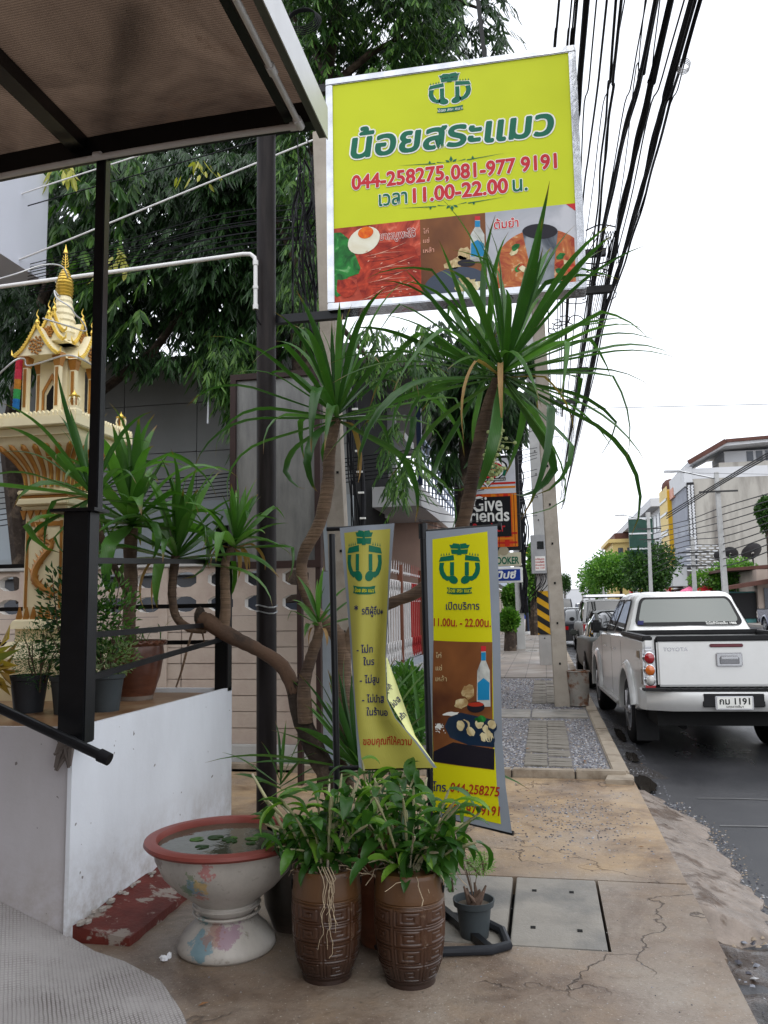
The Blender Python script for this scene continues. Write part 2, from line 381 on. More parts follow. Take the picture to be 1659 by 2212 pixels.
for i in range(21000):
    t = R.random()**1.7; y = 7.2+8.9*t; x = R.uniform(-1.1 if y < 9 else -1.6, .48)
    if onpaver(x, y) and R.random() < .86: continue
    if 10.45 < y < 11.35 and R.random() < .93: continue
    pebble(gs, x, y, .033, R.uniform(.007, .018)*(1+.5*t), R.choices((0, 1, 2, 3), (4, 3, 3, 1))[0])
for i in range(1500):   # strays on the tan concrete and in the gutter
    if R.random() < .55: x, y, z = R.gauss(.15, .22), R.gauss(5.75, .45), 0
    else: x, y = R.uniform(.66, .95), R.uniform(6.7, 13); z = -.13-.03*(x-.66)
    if z == 0 and (x > .6 or y > 7 or y < 4.6): continue
    pebble(gs, x, y, z, R.uniform(.004, .011), R.choices((0, 1, 2), (3, 2, 4))[0])
for i in range(900): pebble(gs, R.uniform(-1.6, .62), R.uniform(2.2, 7), 0, R.uniform(.0015, .005), R.choice((0, 1, 2, 3)))
for i in range(1500):
    y = R.uniform(2.5, 7); x = 1.02+R.gauss(.03, .05)-.1*max(0, min(1, (y-6.2)/.5)); x = x if y > 4.3 else R.uniform(.66, 1.4)
    pebble(gs, x, y, -.149 if y > 4.3 else -.13, R.uniform(.003, .012 if y > 4.3 else .02), R.choices((0, 1, 2, 3), (2, 2, 4, 3))[0])
gs.build('gravel', stone, kind='stuff')
paver_m = M('paver', (.22, .2, .17), .75, 0, .25, 7, .003, 40, col2=(.13, .12, .1))
pm = MB(); pts = [(-.1, -.047), (-.05, -.035), (0, -.047), (.05, -.06), (.1, -.047), (.1, .04), (.05, .027), (0, .04), (-.05, .053), (-.1, .04)]
pm.prism(pts, 'z', 0, .03); pav0 = pm.build('paver', paver_m, bed, bevel=.004)
pav0.location = (-.12, 7.42, .022)
ys = [7.42+.099*k for k in range(29)]+[12.1+.11*k for k in range(33)]
for k, y in enumerate(ys):
    for j, x in enumerate((-.12, .088)):
        if k == 0 and j == 0: continue
        if R.random() < .06: continue
        o = pav0.copy(); sc.collection.objects.link(o); o.location = (x+R.uniform(-.004, .004), y, .018+R.uniform(-.004, .006)); o.rotation_euler = (R.uniform(-.02, .02), R.uniform(-.02, .02), R.uniform(-.03, .03)+(math.pi if j else 0))
for x in (-1.3, -.75, -.2): 
    MB().box(x, x+(.53 if x < -.3 else .68), 10.5, 11.3, .0, .05).build('paving_slab', slab_m, bed, bevel=.006)
# kerbs
kb = MB(); 
for k in range(8): 
    x0 = -3.4+.515*k
    MB().box(x0, min(x0+.505, .6), 7.09, 7.2, -.1, .06+R.uniform(-.006, .004)).build('kerb_stone', kerb_m, bed, bevel=.009)
for k in range(24):
    y0 = 7.16+.8*k
    MB().box(.5, .635, y0, y0+.79, -.16, .055+R.uniform(-.006, .004)).build('kerb_stone', kerb_m, bed, bevel=.01)
MB().prism([(.42, 6.9), (.64, 6.88), (.66, 7.1), (.6, 7.2), (.45, 7.1)], 'z', -.1, .035).build('broken_kerb', kerb_m, bed, bevel=.008)
tile_m = (lambda n: (lambda br: n.done(n.prin(n.mix(1, br.outputs[0], n.ramp(n.noise(.7, 5), [(.3, .6), (.7, 1.15)]), 'MULTIPLY'), n.ramp(n.noise(.6, 4), [(.45, .7), (.66, .25)]), 0)))(
    [(n.l(n.tc.outputs['Object'], b.inputs[0]), setattr(b.inputs['Color1'], 'default_value', (.3, .26, .22, 1)), setattr(b.inputs['Color2'], 'default_value', (.25, .22, .19, 1)),
      setattr(b.inputs['Mortar'], 'default_value', (.12, .1, .09, 1)), setattr(b.inputs['Scale'], 'default_value', 1), setattr(b.inputs['Brick Width'], 'default_value', .4),
      setattr(b.inputs['Row Height'], 'default_value', .4), setattr(b.inputs['Mortar Size'], 'default_value', .008), setattr(b, 'offset', 0)) and b for b in [n.n('TexBrick')]][0]))(NT('far_paving'))
MB().box(-6, .62, 16.32, 120, -.2, .05).build('far_pavement', tile_m, **STR)
MB().box(-6, -2.2, 7.09, 16.32, -.2, .02).build('side_yard', M('yard', (.17, .15, .13), .6, 0, .3, 2, .004, 20), **STR)
MB().box(13.2, 60, -30, 420, -.2, .0).build('opposite_pavement', M('far_walk', (.26, .24, .22), .7, 0, .2, 1), **STR)
pl = M('faded_line', (.13, .13, .13), .5, 0, .3, 8)
for y0, w in ((7.15, .03), (6.3, .035)):
    MB().grid(lambda u, v: (1.15+3.6*u, y0+w*v+.02*math.sin(u*17), -.146), 30, 1).build('road_marking', pl, **STR)
# ================================================================ white panel wall of the terrace
wall_m = M('white_panel', (.72, .75, .8), .5, 0, .04, 1.4, .0008, 40, col2=(.58, .585, .6), t2=(.45, .8), s2=2, st=(1.5, 1.5, .4))
def dirty_wall(nm, a, b):
    n = NT(nm); sp = n.n('SeparateXYZ'); n.l(n.tc.outputs['Object'], sp.inputs[0]); z = n.n('MapRange'); n.l(sp.outputs[2], z.inputs[0]); z.inputs[1].default_value = .02; z.inputs[2].default_value = .42; z.inputs[3].default_value = 1; z.inputs[4].default_value = 0
    c = n.mix(n.ramp(n.noise(1.6, 6, .6, st=(1.3, 1.3, .6)), [(.4, 0), (.75, 1)]), a, b)
    c = n.mix(n.mix(1, z.outputs[0], n.ramp(n.noise(7, 7, .75), [(.42, 0), (.66, .75)]), 'MULTIPLY'), c, (.3, .25, .2))
    c = n.mix(n.ramp(n.noise(3.2, 7, .8, st=(5, 5, .25)), [(.62, 0), (.72, .35)]), c, (.38, .36, .33)); c = n.mix(n.ramp(n.noise(26, 2, .5), [(.755, 0), (.77, .8)]), c, (.12, .1, .09))
    return n.done(n.prin(c, .5, 0, n.bump(n.noise(22, 5), .0012), Specular_IOR_Level=.25))
wall_m = dirty_wall('white_panel_dirty', (.74, .77, .82), (.63, .65, .69))
wall_shaded_m = dirty_wall('shaded_panel_dirty', (.52, .5, .52), (.42, .4, .4)) if True else M('shaded_white_panel', (.5, .485, .5), .55, 0, .05, 1.6, .0008, 40, col2=(.35, .33, .32), t2=(.45, .8), s2=2, st=(1.5, 1.5, .5))  # front face of the white wall: its shade is painted in as grey
tw = T('terrace', 'terrace with white side panel, front panel with painted shade and brown tiled top beside the potted plants', 'terrace', (-2.1, 3.4, 0))
MB().box(-2.06, -2.04, 3.36, 5.24, .0, .905).build('side_panel', wall_m, tw, label='white flat side panel of the terrace')
MB().box(-6, -2.062, 3.38, 3.4, .0, .905).build('front_panel', wall_shaded_m, tw, label='front panel of the terrace, shade painted in as grey')
MB().box(-6, -2.062, 3.402, 5.2, .6, .872).build('deck', M('deck_tile', (.22, .12, .06), .35, 0, .25, 6, .001, 30, col2=(.3, .2, .12)), tw)
MB().box(-6, -2.062, 5.202, 5.24, .0, .9).build('back_panel', wall_m, tw)
R.seed(3); rk = MB()   # ragged red plinth along the side panel
red_step = M('red_plinth_paint', (.11, .022, .016), .6, 0, .3, 9, .004, 30, col2=(.26, .22, .19), t2=(.56, .6), s2=6)
secs = []
for i in range(24):
    y = 3.4+1.7*i/23; j = R.uniform(-.006, .006)
    secs.append([(-2.045, y, 0), (-1.77+j, y, 0), (-1.775+j, y, .035+j), (-1.93+R.uniform(-.02, .02), y, .05), (-2.045, y, .075+R.uniform(-.012, .01))])
rk.loft(secs); rk.build('red_plinth', red_step, tw, smooth=True)
rk = MB()
for i in range(70):
    y = R.uniform(3.4, 5.0); rk.sphere((-2.035+R.uniform(0, .03), y, .07+R.uniform(-.02, .015)), R.uniform(.006, .018), 6, 0, (1, 1.6, .8))
rk.build('broken_mortar', M('mortar', (.33, .3, .27), .9, 0, .3, 20), tw, kind='stuff')
# ramp with a diamond anti-slip pattern
def ramp_mat():
    n = NT('diamond_screed'); h = []
    for a in (35, -35):
        mp = n.n('Mapping'); mp.inputs['Rotation'].default_value = (0, 0, rad(a)); n.l(n.tc.outputs['Object'], mp.inputs[0])
        w = n.n('TexWave'); w.inputs['Scale'].default_value = 22; w.inputs['Distortion'].default_value = 1.2; w.inputs['Detail'].default_value = 1; n.l(mp.outputs[0], w.inputs[0]); h.append(w.outputs['Fac'])
    g = n.mix(1, n.ramp(h[0], [(.1, 0), (.35, 1)]), n.ramp(h[1], [(.1, 0), (.35, 1)]), 'MULTIPLY')
    g = n.mix(n.ramp(n.noise(1.1, 4, .6), [(.36, .12), (.58, 1)]), 1, g)
    c = n.mix(n.ramp(n.noise(2.2, 5), [(.3, 0), (.7, 1)]), (.36, .34, .335), (.48, .46, .45))
    dirt = n.ramp(n.noise(2.3, 6, .7), [(.42, .1), (.62, .9)])
    c = n.mix(n.mix(1, dirt, n.mix(1, 1, g, 'SUBTRACT'), 'MULTIPLY'), c, (.12, .1, .09))
    return n.done(n.prin(c, .7, 0, n.bump(g, .004)))
pt = [P(x, y, Z=0) for x, y in ((148, 2043), (262, 2078), (350, 2125), (395, 2190), (440, 2300))]
def toe(y):
    for a, b in zip(pt, pt[1:]):
        if b.y <= y <= a.y: return lerp(a.x, b.x, (a.y-y)/(a.y-b.y))
    return pt[0].x if y > pt[0].y else pt[-1].x
ap = MB(); ap.grid(lambda u, v: (lambda y: (toe(y)-2.6*u*u-.0*u, y, -.004+.016*min(1, u*20)+max(0, toe(y)-2.6*u*u*1.0 > -9 and (min(0, 0)+max(0, (-1.98-(toe(y)-2.6*u*u))*.37)))))(3.378-2.9*v), 40, 40)
ap.build('ramp', ramp_mat(), smooth=True, **STR)
# handrail
hr = T('handrail', 'black round handrail with a rubber end cap sloping down in front of the terrace', 'handrail', (-2.3, 3.2, .9))
a = P(235, 1640, Y=3.2); b = P(0, 1530, Y=3.2); d = (a-b).normalized()
MB().tube([b-d*1.5, a-d*.02], .021, 14).build('tube', black_steel, hr, smooth=True)
MB().tube([a-d*.045, a+d*.004], [.027, .026], 14).build('end_cap', cable_mat, hr, smooth=True)
MB().bar(P(160, 1602, Y=3.2), Vector((-2.06, 3.37, .86)), .02, .03).build('bracket', black_steel, hr)
# ================================================================ canopy on the black posts
cn = T('canopy', 'brown corrugated plastic canopy on black steel frame with white edge pipe over the terrace', 'canopy', (-2.0, 3.4, 0))
def canopy_mat():
    n = NT('brown_polycarbonate'); w = n.n('TexWave'); w.bands_direction = 'Y'; w.inputs['Scale'].default_value = 26; n.l(n.tc.outputs['Object'], w.inputs[0])
    c = n.mix(n.ramp(n.noise(1.4, 5, .6, dist=1.2), [(.3, 0), (.7, 1)]), (.04, .025, .018), (.15, .1, .07))
    c = n.mix(1, c, n.ramp(w.outputs['Fac'], [(0, .72), (.6, 1.15)]), 'MULTIPLY')
    c = n.mix(n.ramp(n.noise(5, 6, .7), [(.6, 0), (.75, .8)]), c, (.07, .04, .025))
    nr = n.bump(w.outputs['Fac'], .004)
    p = n.prin(n.mix(1, c, (.6, .6, .6), 'MULTIPLY'), .3, 0, nr); t = n.n('BsdfTranslucent'); n.l(c, t.inputs[0])
    mx = n.n('MixShader'); mx.inputs[0].default_value = .45; n.l(p.outputs[0], mx.inputs[1]); n.l(t.outputs[0], mx.inputs[2]); return n.done(mx)
cz = 3.6
def ch(x): return 3.60-.012*(x+.9)**2*2      # gentle crown of the sheet
MB().grid(lambda u, v: (lerp(-4.6, -.93, u), lerp(3.42, -1.2, v), ch(lerp(-4.6, -.93, u))+.075), 14, 4).build('sheet', canopy_mat(), cn)
x0 = -.9
b = MB().box(-.935, -.9, -1.2, 3.46, 3.56, 3.70); b.build('edge_trim', M('aluminium', (.13, .14, .12), .5, .2, .1, 4), cn); MB().box(-.899, -.894, -1.2, 3.462, 3.55, 3.71).build('trim_lip', M('bright_aluminium', (.6, .6, .6), .35, .6, .1, 4), cn)
for nme, (xa, xb, ya, yb) in {'side_beam': (-1.06, -1.02, -1.2, 3.4), 'side_beam.1': (-2.12, -2.04, -1.2, 3.4)}.items():
    MB().box(xa, xb, ya, yb, 3.575, 3.655).build('side_beam', black_steel, cn)
b = MB()
for i in range(12):
    xa = lerp(-4.6, -.94, i/12); xb = lerp(-4.6, -.94, (i+1)/12); b.bar((xa, 3.37, ch(xa)+.02), (xb, 3.37, ch(xb)+.02), .06, .1)
b.build('front_beam', black_steel, cn)
MB().bar(P(285, -60, Z=3.77), P(226, 268, Z=3.77), .09, .04).build('upper_beam', black_steel, cn); MB().bar((-4.6, 1.4, 3.78), (-.95, 1.4, 3.78), .05, .04).build('upper_beam', black_steel, cn)
b = MB(); b.tube([(x, 3.32, ch(x)-.055) for x in [lerp(-4.6, -1.0, i/14) for i in range(15)]]+[(-.985, 3.3, 3.545), (-.985, 3.2, 3.545), (-.985, 2.9, 3.545), (-.985, -1, 3.545)], .014, 10)
b.build('edge_pipe', pvc, cn, smooth=True)
for p, q in (((-.985, 3.33, 3.545), (-.985, 3.27, 3.545)), ((-1.03, 3.32, 3.545), (-1.0, 3.32, 3.545)), ((-.985, 2.95, 3.545), (-.985, 2.9, 3.545)), ((-1.985, 3.32, 3.525), (-1.95, 3.32, 3.525))): MB().tube([p, q], .02, 10).build('pipe_fitting', pvc, cn, smooth=True)
post = MB(); post.box(-2.0, -1.95, 3.36, 3.41, 1.86, 3.6); post.build('post', black_steel, cn, bevel=.004)
post = MB(); post.box(-2.105, -1.975, 3.34, 3.43, .84, 1.86); post.build('square_post', black_steel, cn, bevel=.006, label='thick square lower post')
MB().box(-2.16, -1.94, 3.32, 3.45, 1.855, 1.87).build('post_plate', black_steel, cn)
b = MB()
for k in range(9): b.tube([(-2.06+R.uniform(-.03, .05), 3.33, .86), (-2.06+R.uniform(-.05, .05), 3.31, .86-R.uniform(.05, .16))], [.02, .006], 5)
b.build('dried_sealant', M('sealant', (.12, .1, .09), .8), cn)
# rails of the terrace
rl = T('terrace_railing', 'black steel railing with a square end post along the back and side of the terrace', 'railing', (-2.1, 5.2, .9))
MB().box(-2.13, -2.04, 5.16, 5.24, .88, 1.97).build('end_post', black_steel, rl, bevel=.004)
for xa, ya, za, xb, yb, zb in ((-2.06, 3.4, 1.64, -2.09, 5.2, 1.73), (-2.06, 3.4, 1.3, -2.09, 5.2, 1.32), (-2.06, 3.4, 1.1, -2.09, 5.2, 1.22)):
    MB().bar((xa, ya, za), (xb, yb, zb), .018, .028).build('rail', black_steel, rl)
for z in (1.2, 1.44, 1.74): MB().bar((-6, 5.2, z), (-2.1, 5.2, z), .02, .028).build('rail', black_steel, rl)
# ================================================================ steel column, brackets and big sign
col = T('steel_column', 'tall dark round steel column between the basin and the fence, carrying the big yellow sign', 'column', (-1.86, 5.4, 0))
steel_col = M('column_paint', (.014, .011, .011), .5, 0, .4, 5, .0006, 60, col2=(.03, .024, .022), t2=(.5, .75), s2=3, st=(4, 4, .5), Specular_IOR_Level=.14)
MB().tube([(-1.855, 5.4, 0), (-1.86, 5.4, 5.6)], .068, 28).build('shaft', steel_col, col, smooth=True)
for z in (1.43, 1.39): MB().tube([(-1.855+.072*math.cos(a), 5.4+.072*math.sin(a), z+.01*math.sin(a*2)) for a in [i*.5236 for i in range(12)]], .005, 5, closed=True).build('wire_tie', galv, col)
for z, x1 in ((5.19, -1.42), (4.93, -1.42), (3.47, -1.3)): MB().bar((-1.86, 5.47, z), (x1, 5.47, z), .05, .06).build('bracket', black_steel, col)
sg = T('restaurant_sign', 'large yellow restaurant sign in a chrome frame with green Thai lettering and food pictures', 'sign', (-.52, 5.4, 3.5))
X0, X1, Z0, Z1, YS = -1.41, .36, 3.485, 5.222, 5.4
fr = MB(); t = .05
for a in ((X0, X1, Z1-t, Z1), (X0, X1, Z0, Z0+t), (X0, X0+t, Z0+t, Z1-t), (X1-t, X1, Z0+t, Z1-t)):
    MB().box(a[0], a[1], YS, YS+.18, a[2], a[3]).build('frame', chrome, sg, bevel=.005)
MB().box(X0+.02, X1-.02, YS+.1, YS+.17, Z0+.02, Z1-.02).build('back_plate', galv, sg)
def yel_mat(name, c):
    n = NT(name); k = n.mix(n.ramp(n.noise(1.2, 3), [(.3, .93), (.7, 1.04)]), (0, 0, 0), c); return n.done(n.prin(k, .42, 0, n.bump(n.noise(5, 2), .002), Specular_IOR_Level=.15))
yellow = yel_mat('sign_yellow', (.54, .6, .022))
MB().box(X0+t, X1-t, YS+.012, YS+.03, Z0+t, Z1-t).build('panel', yellow, sg)
def SF(u, v): return Vector((u, YS+.0115, v)), Vector((0, -1, 0))
SP = Print(SF)
def Q(zx, zy): p = P(677.7+.388*zx, 67.8+.388*zy, Y=YS+.0115); return p.x, p.z
def QP(pts): return [Q(*p) for p in pts]
def txt(body, xa, ya, xb, yb, h, mi, name, off=.012, out=None, **k):
    a = Q(xa, ya); b = Q(xb, yb); mb = MB(); mats = [mi]+([ink_white] if out else [])
    text_on(SP, mb, body, a[0], (a[1]+b[1])/2, b[0]-a[0], h, 3, 0, off, out=(1, out) if out else None, **k); mb.build(name, mats, sg, fix=False)
txt('น้อยสระแมว', 212, 690, 1335, 590, .265, ink_green, 'lettering', .032, .035, shear=.12)
txt('044-258275,', 215, 882, 750, 822, .148, ink_red, 'lettering', .04, .03); txt('081-977 9191', 768, 820, 1352, 765, .148, ink_red, 'lettering', .04, .03)
txt('เวลา', 365, 972, 520, 958, .15, ink_green, 'lettering', .02, .03); txt('11.00-22.00', 556, 950, 1080, 900, .148, ink_red, 'lettering', .04, .03)
txt('น.', 1110, 892, 1190, 885, .15, ink_green, 'lettering', .02, .03)
# logo: temple roof over two letter shapes, ribbon below
def logo(pr, mb, cx, cz, s, g=0, w=None, ribbon=1, sy=None):
    sy = sy or s
    def pp(pts, mi, ly, mir=True):
        poly_on(pr, mb, [(cx+x*s, cz+y*sy) for x, y in pts], ly, mi)
        if mir: poly_on(pr, mb, [(cx-x*s, cz+y*sy) for x, y in pts[::-1]], ly, mi)
    def halo(pts, k=.03):
        mx = sum(p[0] for p in pts)/len(pts); my = sum(p[1] for p in pts)/len(pts)
        return [(mx+(x-mx)+math.copysign(k, x-mx), my+(y-my)+math.copysign(k, y-my)) for x, y in pts]
    shapes = [[(.02, .97), (.3, 1.0), (.36, .93), (.5, .93), (.42, .78), (.06, .76)], [(.06, .73), (.42, .74), (.38, .54), (.1, .54)],
              [(.28, .5), (.92, .42), (1.0, .22), (.26, .28)], [(.26, .2), (.46, .2), (.46, -.36), (.26, -.36)]]
    stem = [(.72, .18), (.95, .18), (1.0, -.1), (.93, -.35), (.78, -.5), (.62, -.56), (.46, -.46), (.44, -.6), (.6, -.62), (.6, -.42), (.72, -.3), (.78, -.1)]
    stem = [(.74, .18), (.97, .18), (1.0, -.08), (.95, -.3), (.82, -.48), (.6, -.6), (.46, -.55), (.46, -.4), (.62, -.38), (.74, -.2), (.78, -.02)]
    sp_ = ell(.3, -.54, .24, .17, .35, 16)
    tri = [(-.11, .5), (.11, .5), (.02, .95), (-.02, .95)]
    if w is not None:
        for q in shapes+[stem]: pp(halo(q), w, 1)
        pp(ell(.3, -.54, .29, .22, .35, 16), w, 1)
    for q in shapes+[stem, sp_]: pp(q, g, 2)
    pp(tri, g, 3, False)
    for k in range(4): pp([(.5+.13*k-.035, .5-.012*k), (.5+.13*k+.035, .5-.012*k), (.5+.13*k, .62-.012*k)], g, 2)
    if ribbon: pp([(-.62, -.86), (-.3, -.9), (.3, -.9), (.62, -.86), (.56, -.98), (.62, -1.12), (.3, -1.16), (-.3, -1.16), (-.62, -1.12), (-.56, -.98)], g, 2, False)
mb = MB(); c = Q(757, 340); logo(SP, mb, c[0], c[1]+.01, .15, 0, 1, sy=.135); mb.build('logo', [ink_green, ink_white], sg, fix=False)
mb = MB(); text_on(SP, mb, 'น้อย สระ แมว', c[0], c[1]-.139, .17, .03, 3, 0, .01, align='C'); mb.build('lettering', ink_white, sg, fix=False)
for (cx, cy, dn) in ((765, 728, 1), (770, 968, -1)):
    mb = MB(); p = Q(cx, cy)
    for q, (sx) in enumerate((1, -1)):
        poly_on(SP, mb, [(p[0]+sx*x, p[1]+z) for x, z in ((.03, 0), (.1, .006), (.1, .012))], 2); poly_on(SP, mb, [(p[0]+sx*x, p[1]+z) for x, z in ((.11, .006), (.38, .02), (.11, -.001))], 2)
        poly_on(SP, mb, [(p[0]+sx*x, p[1]+dn*z) for x, z in ((.008, 0), (.032, .002), (.04, .02), (.018, .014))], 2)
        poly_on(SP, mb, [(p[0]+sx*(.15+x), p[1]+.006+dn*z) for x, z in ((-.009, .008), (0, 0), (.009, .008), (0, .022))], 2)
    poly_on(SP, mb, [(p[0]+x, p[1]+dn*z) for x, z in ((-.012, .02), (0, 0), (.012, .02), (0, .045))], 3); mb.build('ornament', ink_green, sg, fix=False)
# food pictures (flat prints)
def food(name, a, b, sc_=6, rough=.3, c3=None, d=1.5):
    n = NT(name); f = n.noise(sc_, 4, .55, dist=d); pts = [(.35, a), (.62, b)]+([(.75, c3)] if c3 else []); return n.done(n.prin(n.ramp(f, pts), .4, Specular_IOR_Level=.2))
f_bg = food('print_curry', (.18, .015, .008), (.55, .08, .04), 7, c3=(.7, .3, .2)); f_pork = food('print_pork', (.2, .012, .006), (.5, .05, .018), 4, c3=(.62, .17, .09), d=3)
f_green = food('print_greens', (.004, .05, .01), (.02, .22, .035), 9, c3=(.25, .5, .22)); f_eggw = food('print_egg', (.6, .52, .34), (.75, .73, .6), 3); f_yolk = food('print_yolk', (.6, .06, .004), (.8, .22, .01), 8)
f_brown = food('print_brown', (.06, .018, .01), (.27, .1, .03), 1.6, d=.4); f_navy = M('print_plate', (.006, .02, .05), .3); f_ging = food('print_ginger', (.3, .18, .07), (.6, .48, .26), 16, c3=(.7, .62, .45))
f_chick = food('print_chicken', (.4, .3, .14), (.68, .6, .36), 10, c3=(.75, .72, .6)); f_glass = food('print_bottle', (.3, .3, .28), (.55, .56, .52), 6); f_blue = M('print_blue', (.01, .2, .4), .4)
f_soup = food('print_soup', (.3, .04, .02), (.5, .17, .05), 9, c3=(.62, .5, .3), d=2.5); f_bowl = food('print_white_bowl', (.36, .37, .4), (.52, .52, .55), 2); f_steel = food('print_steel', (.05, .06, .08), (.3, .32, .34), 3); f_dark = M('print_shadow', (.012, .01, .016), .4)
FM = [f_bg, f_pork, f_green, f_eggw, f_yolk, f_brown, f_navy, f_ging, f_chick, f_glass, f_blue, f_soup, f_bowl, f_steel, f_dark, ink_red, ink_white, M('print_highlight', (.66, .3, .2), .3), M('print_fold_dark', (.1, .006, .004), .4)]
zt = Q(700, 1030)[1]
xa, xb, xc, xd = Q(95, 1300)[0], Q(597, 1300)[0], Q(962, 1250)[0], X1-t; zb, = (Z0+t,)
zt = (Q(95, 1103)[1]+Q(1455, 955)[1])/2
def rect(a, b, c, d): return [(a, c), (b, c), (b, d), (a, d)]
mb = MB(); SP.clip = (xa, xb, zb, zt); poly_on(SP, mb, rect(xa, xb, zb, zt), 1, 0)
poly_on(SP, mb, QP([(250, 1240), (330, 1180), (470, 1170), (560, 1200), (597, 1290), (597, 1440), (560, 1490), (400, 1530), (280, 1500), (240, 1400)]), 2, 1)
for k, (x, y, rx, ry) in enumerate(((400, 1235, 120, 22), (440, 1310, 130, 20), (420, 1380, 120, 16), (470, 1440, 110, 16), (330, 1480, 80, 16))):
    
    for j in range(7):
        th = [(x-rx+2*rx*i/14, y+14*math.sin(i/14*3.1+j)-(i-7)*4+j*9-30) for i in range(15)]
        poly_on(SP, mb, QP(th+[(p[0], p[1]+(5 if j % 2 else 2.2)*math.sin(3.14*i/14)) for i, p in list(enumerate(th))[::-1]]), 3+.1*j+.02*k, (0, 17, 14, 1, 17, 0, 14)[j] if j != 2 else 18)
poly_on(SP, mb, QP([(97, 1125), (150, 1120), (200, 1160), (225, 1230), (262, 1320), (250, 1350), (190, 1370), (195, 1450), (130, 1480), (97, 1450)]), 3, 2)
poly_on(SP, mb, QP(blob(180, 1430, 60, 50, .4, 14, .2, 4)), 3.5, 1)
poly_on(SP, mb, QP(ell(280, 1165, 96, 68, -.55, 24)), 4, 3); poly_on(SP, mb, QP(ell(290, 1122, 44, 32, -.3, 20)), 5, 4)
for k in range(16): poly_on(SP, mb, QP(ell(R.uniform(270, 570), R.uniform(1200, 1490), R.uniform(3, 9), 3, R.uniform(-1, 1), 8)), 5, 17)
# middle picture
SP.clip = (xb, xc, zb, zt)
poly_on(SP, mb, rect(xb, xc, zb, zt), 1, 5)
def bottle_pic(f, L, gl=9, bl=10, rd=15, wt=16):
    poly_on(SP_, mbx, f([(-14, 0), (14, 0), (15, 60), (38, 100), (42, 250), (-42, 250), (-38, 100), (-15, 60)]), L, gl)
    poly_on(SP_, mbx, f([(-15, -2), (15, -2), (15, 20), (-15, 20)]), L+.5, rd); poly_on(SP_, mbx, f([(-14, 24), (14, 24), (14, 58), (-14, 58)]), L+.5, bl)
    poly_on(SP_, mbx, f([(-36, 150), (0, 130), (36, 150), (36, 222), (-36, 222)]), L+.5, bl)
SP_, mbx = SP, mb
poly_on(SP, mb, QP(blob(790, 1290, 60, 30, -.4, 14, .25, 2)+[]), 2, 7); poly_on(SP, mb, QP(blob(845, 1240, 40, 40, 0, 14, .25, 3)), 2, 7)
poly_on(SP, mb, QP(ell(790, 1420, 180, 105, -.2, 26, math.pi*.93, math.pi*2.05)+[(950, 1480), (640, 1500)]), 2, 6)
bottle_pic(lambda pts: QP([(912+x, 1032+y) for x, y in pts]), 3)
for k in range(7): poly_on(SP, mb, QP(blob(770+R.uniform(0, 150), 1360+R.uniform(0, 90), 34, 24, R.uniform(-1, 1), 10, .25, k)), 3.2+.1*k, 8)
poly_on(SP, mb, QP(ell(850, 1290, 50, 20, 0, 14)), 3.1, 14)
for i, (tx, y) in enumerate((('ไก่', 1128), ('แช่', 1180), ('เหล้า', 1235))): a = Q(610, y); text_on(SP, mb, tx, a[0], a[1], None, .045, 4, 17, .006)
# right picture
SP.clip = (xc, xd, zb, zt)
poly_on(SP, mb, rect(xc, xd, zb, zt), 1, 12)
poly_on(SP, mb, QP(ell(1270, 1260, 290, 200, -.05, 36, math.pi*.98, math.pi*2.02)+[(1560, 1560), (980, 1560)]), 2, 12)
poly_on(SP, mb, QP([p for p in ell(1270, 1280, 250, 180, -.05, 30, math.pi*.98, math.pi*2.02) if p[0] < 1464]+[(1464, 1500), (1020, 1500)]), 3, 11)
poly_on(SP, mb, QP([(1160, 1110), (1360, 1110), (1340, 1290), (1340, 1460), (1220, 1460), (1200, 1290)]), 4, 13); poly_on(SP, mb, QP(ell(1260, 1115, 98, 42, 0, 24)), 5, 14)
poly_on(SP, mb, QP([(1400, 960), (1464, 952), (1464, 1005)]), 2.5, 15)
for k in range(12): poly_on(SP, mb, QP(blob(R.choice((R.uniform(1050, 1180), R.uniform(1360, 1440))), R.uniform(1150, 1440), 26, 16, R.uniform(-1, 1), 9, .25, k)), 4.5+.05*k, R.choice((8, 4, 1, 2)))
SP.clip = None
mb.build('food_picture', FM, sg, fix=False)
txt('ขาหมูพะโล้', 368, 1165, 565, 1140, .075, ink_dred, 'lettering', .02, .035); txt('ต้มยำ', 1005, 1100, 1140, 1090, .085, ink_red, 'lettering', .02, .035)
MB().bar((-.25, 5.47, 5.1), (-.36, 5.47, 6.5), .03).build('stay_rod', black_steel, sg)
# ================================================================ banner stands
def curve_x(pts, v):
    for a, b in zip(pts, pts[1:]):
        if a[0] <= v <= b[0]:
            t = (v-a[0])/(b[0]-a[0]); t = t*t*(3-2*t)*.4+t*.6; return Vector(a[1]).lerp(Vector(b[1]), t)
    return Vector(pts[-1][1])
def surf(L, Rr, wave):
    def fn(u, v):
        a = curve_x(L, v); b = curve_x(Rr, v); p = a.lerp(b, u); p.y += wave(u, v); return p
    def fn2(u, v):
        e = .01; p = fn(u, v); n = (fn(u+e, v)-fn(u-e, v)).cross(fn(u, v+e)-fn(u, v-e)); n.normalize()
        if n.y > 0: n = -n
        return p, n
    return fn, fn2
def pk(l, Y): return [(v, P(x, y, Y=Y if not isinstance(Y, (list, tuple)) else lerp(Y[0], Y[1], v))) for v, x, y in l]
cloth_grey = M('banner_back_grey', (.24, .27, .31), .6, 0, .06, 5); cloth_y = yel_mat('banner_yellow', (.6, .57, .008)); cloth_dull = yel_mat('banner_dull_yellow', (.4, .37, .075)); cloth_lit = M('banner_lit_yellow', (.72, .74, .33), .5, 0, .05, 3)  # pale copy of the banner yellow has sky light painted in
bs = T('banner_stand', 'right banner stand, straight bright yellow banner with brown food picture, grey borders', 'banner stand', (-.57, 4.02, 0))
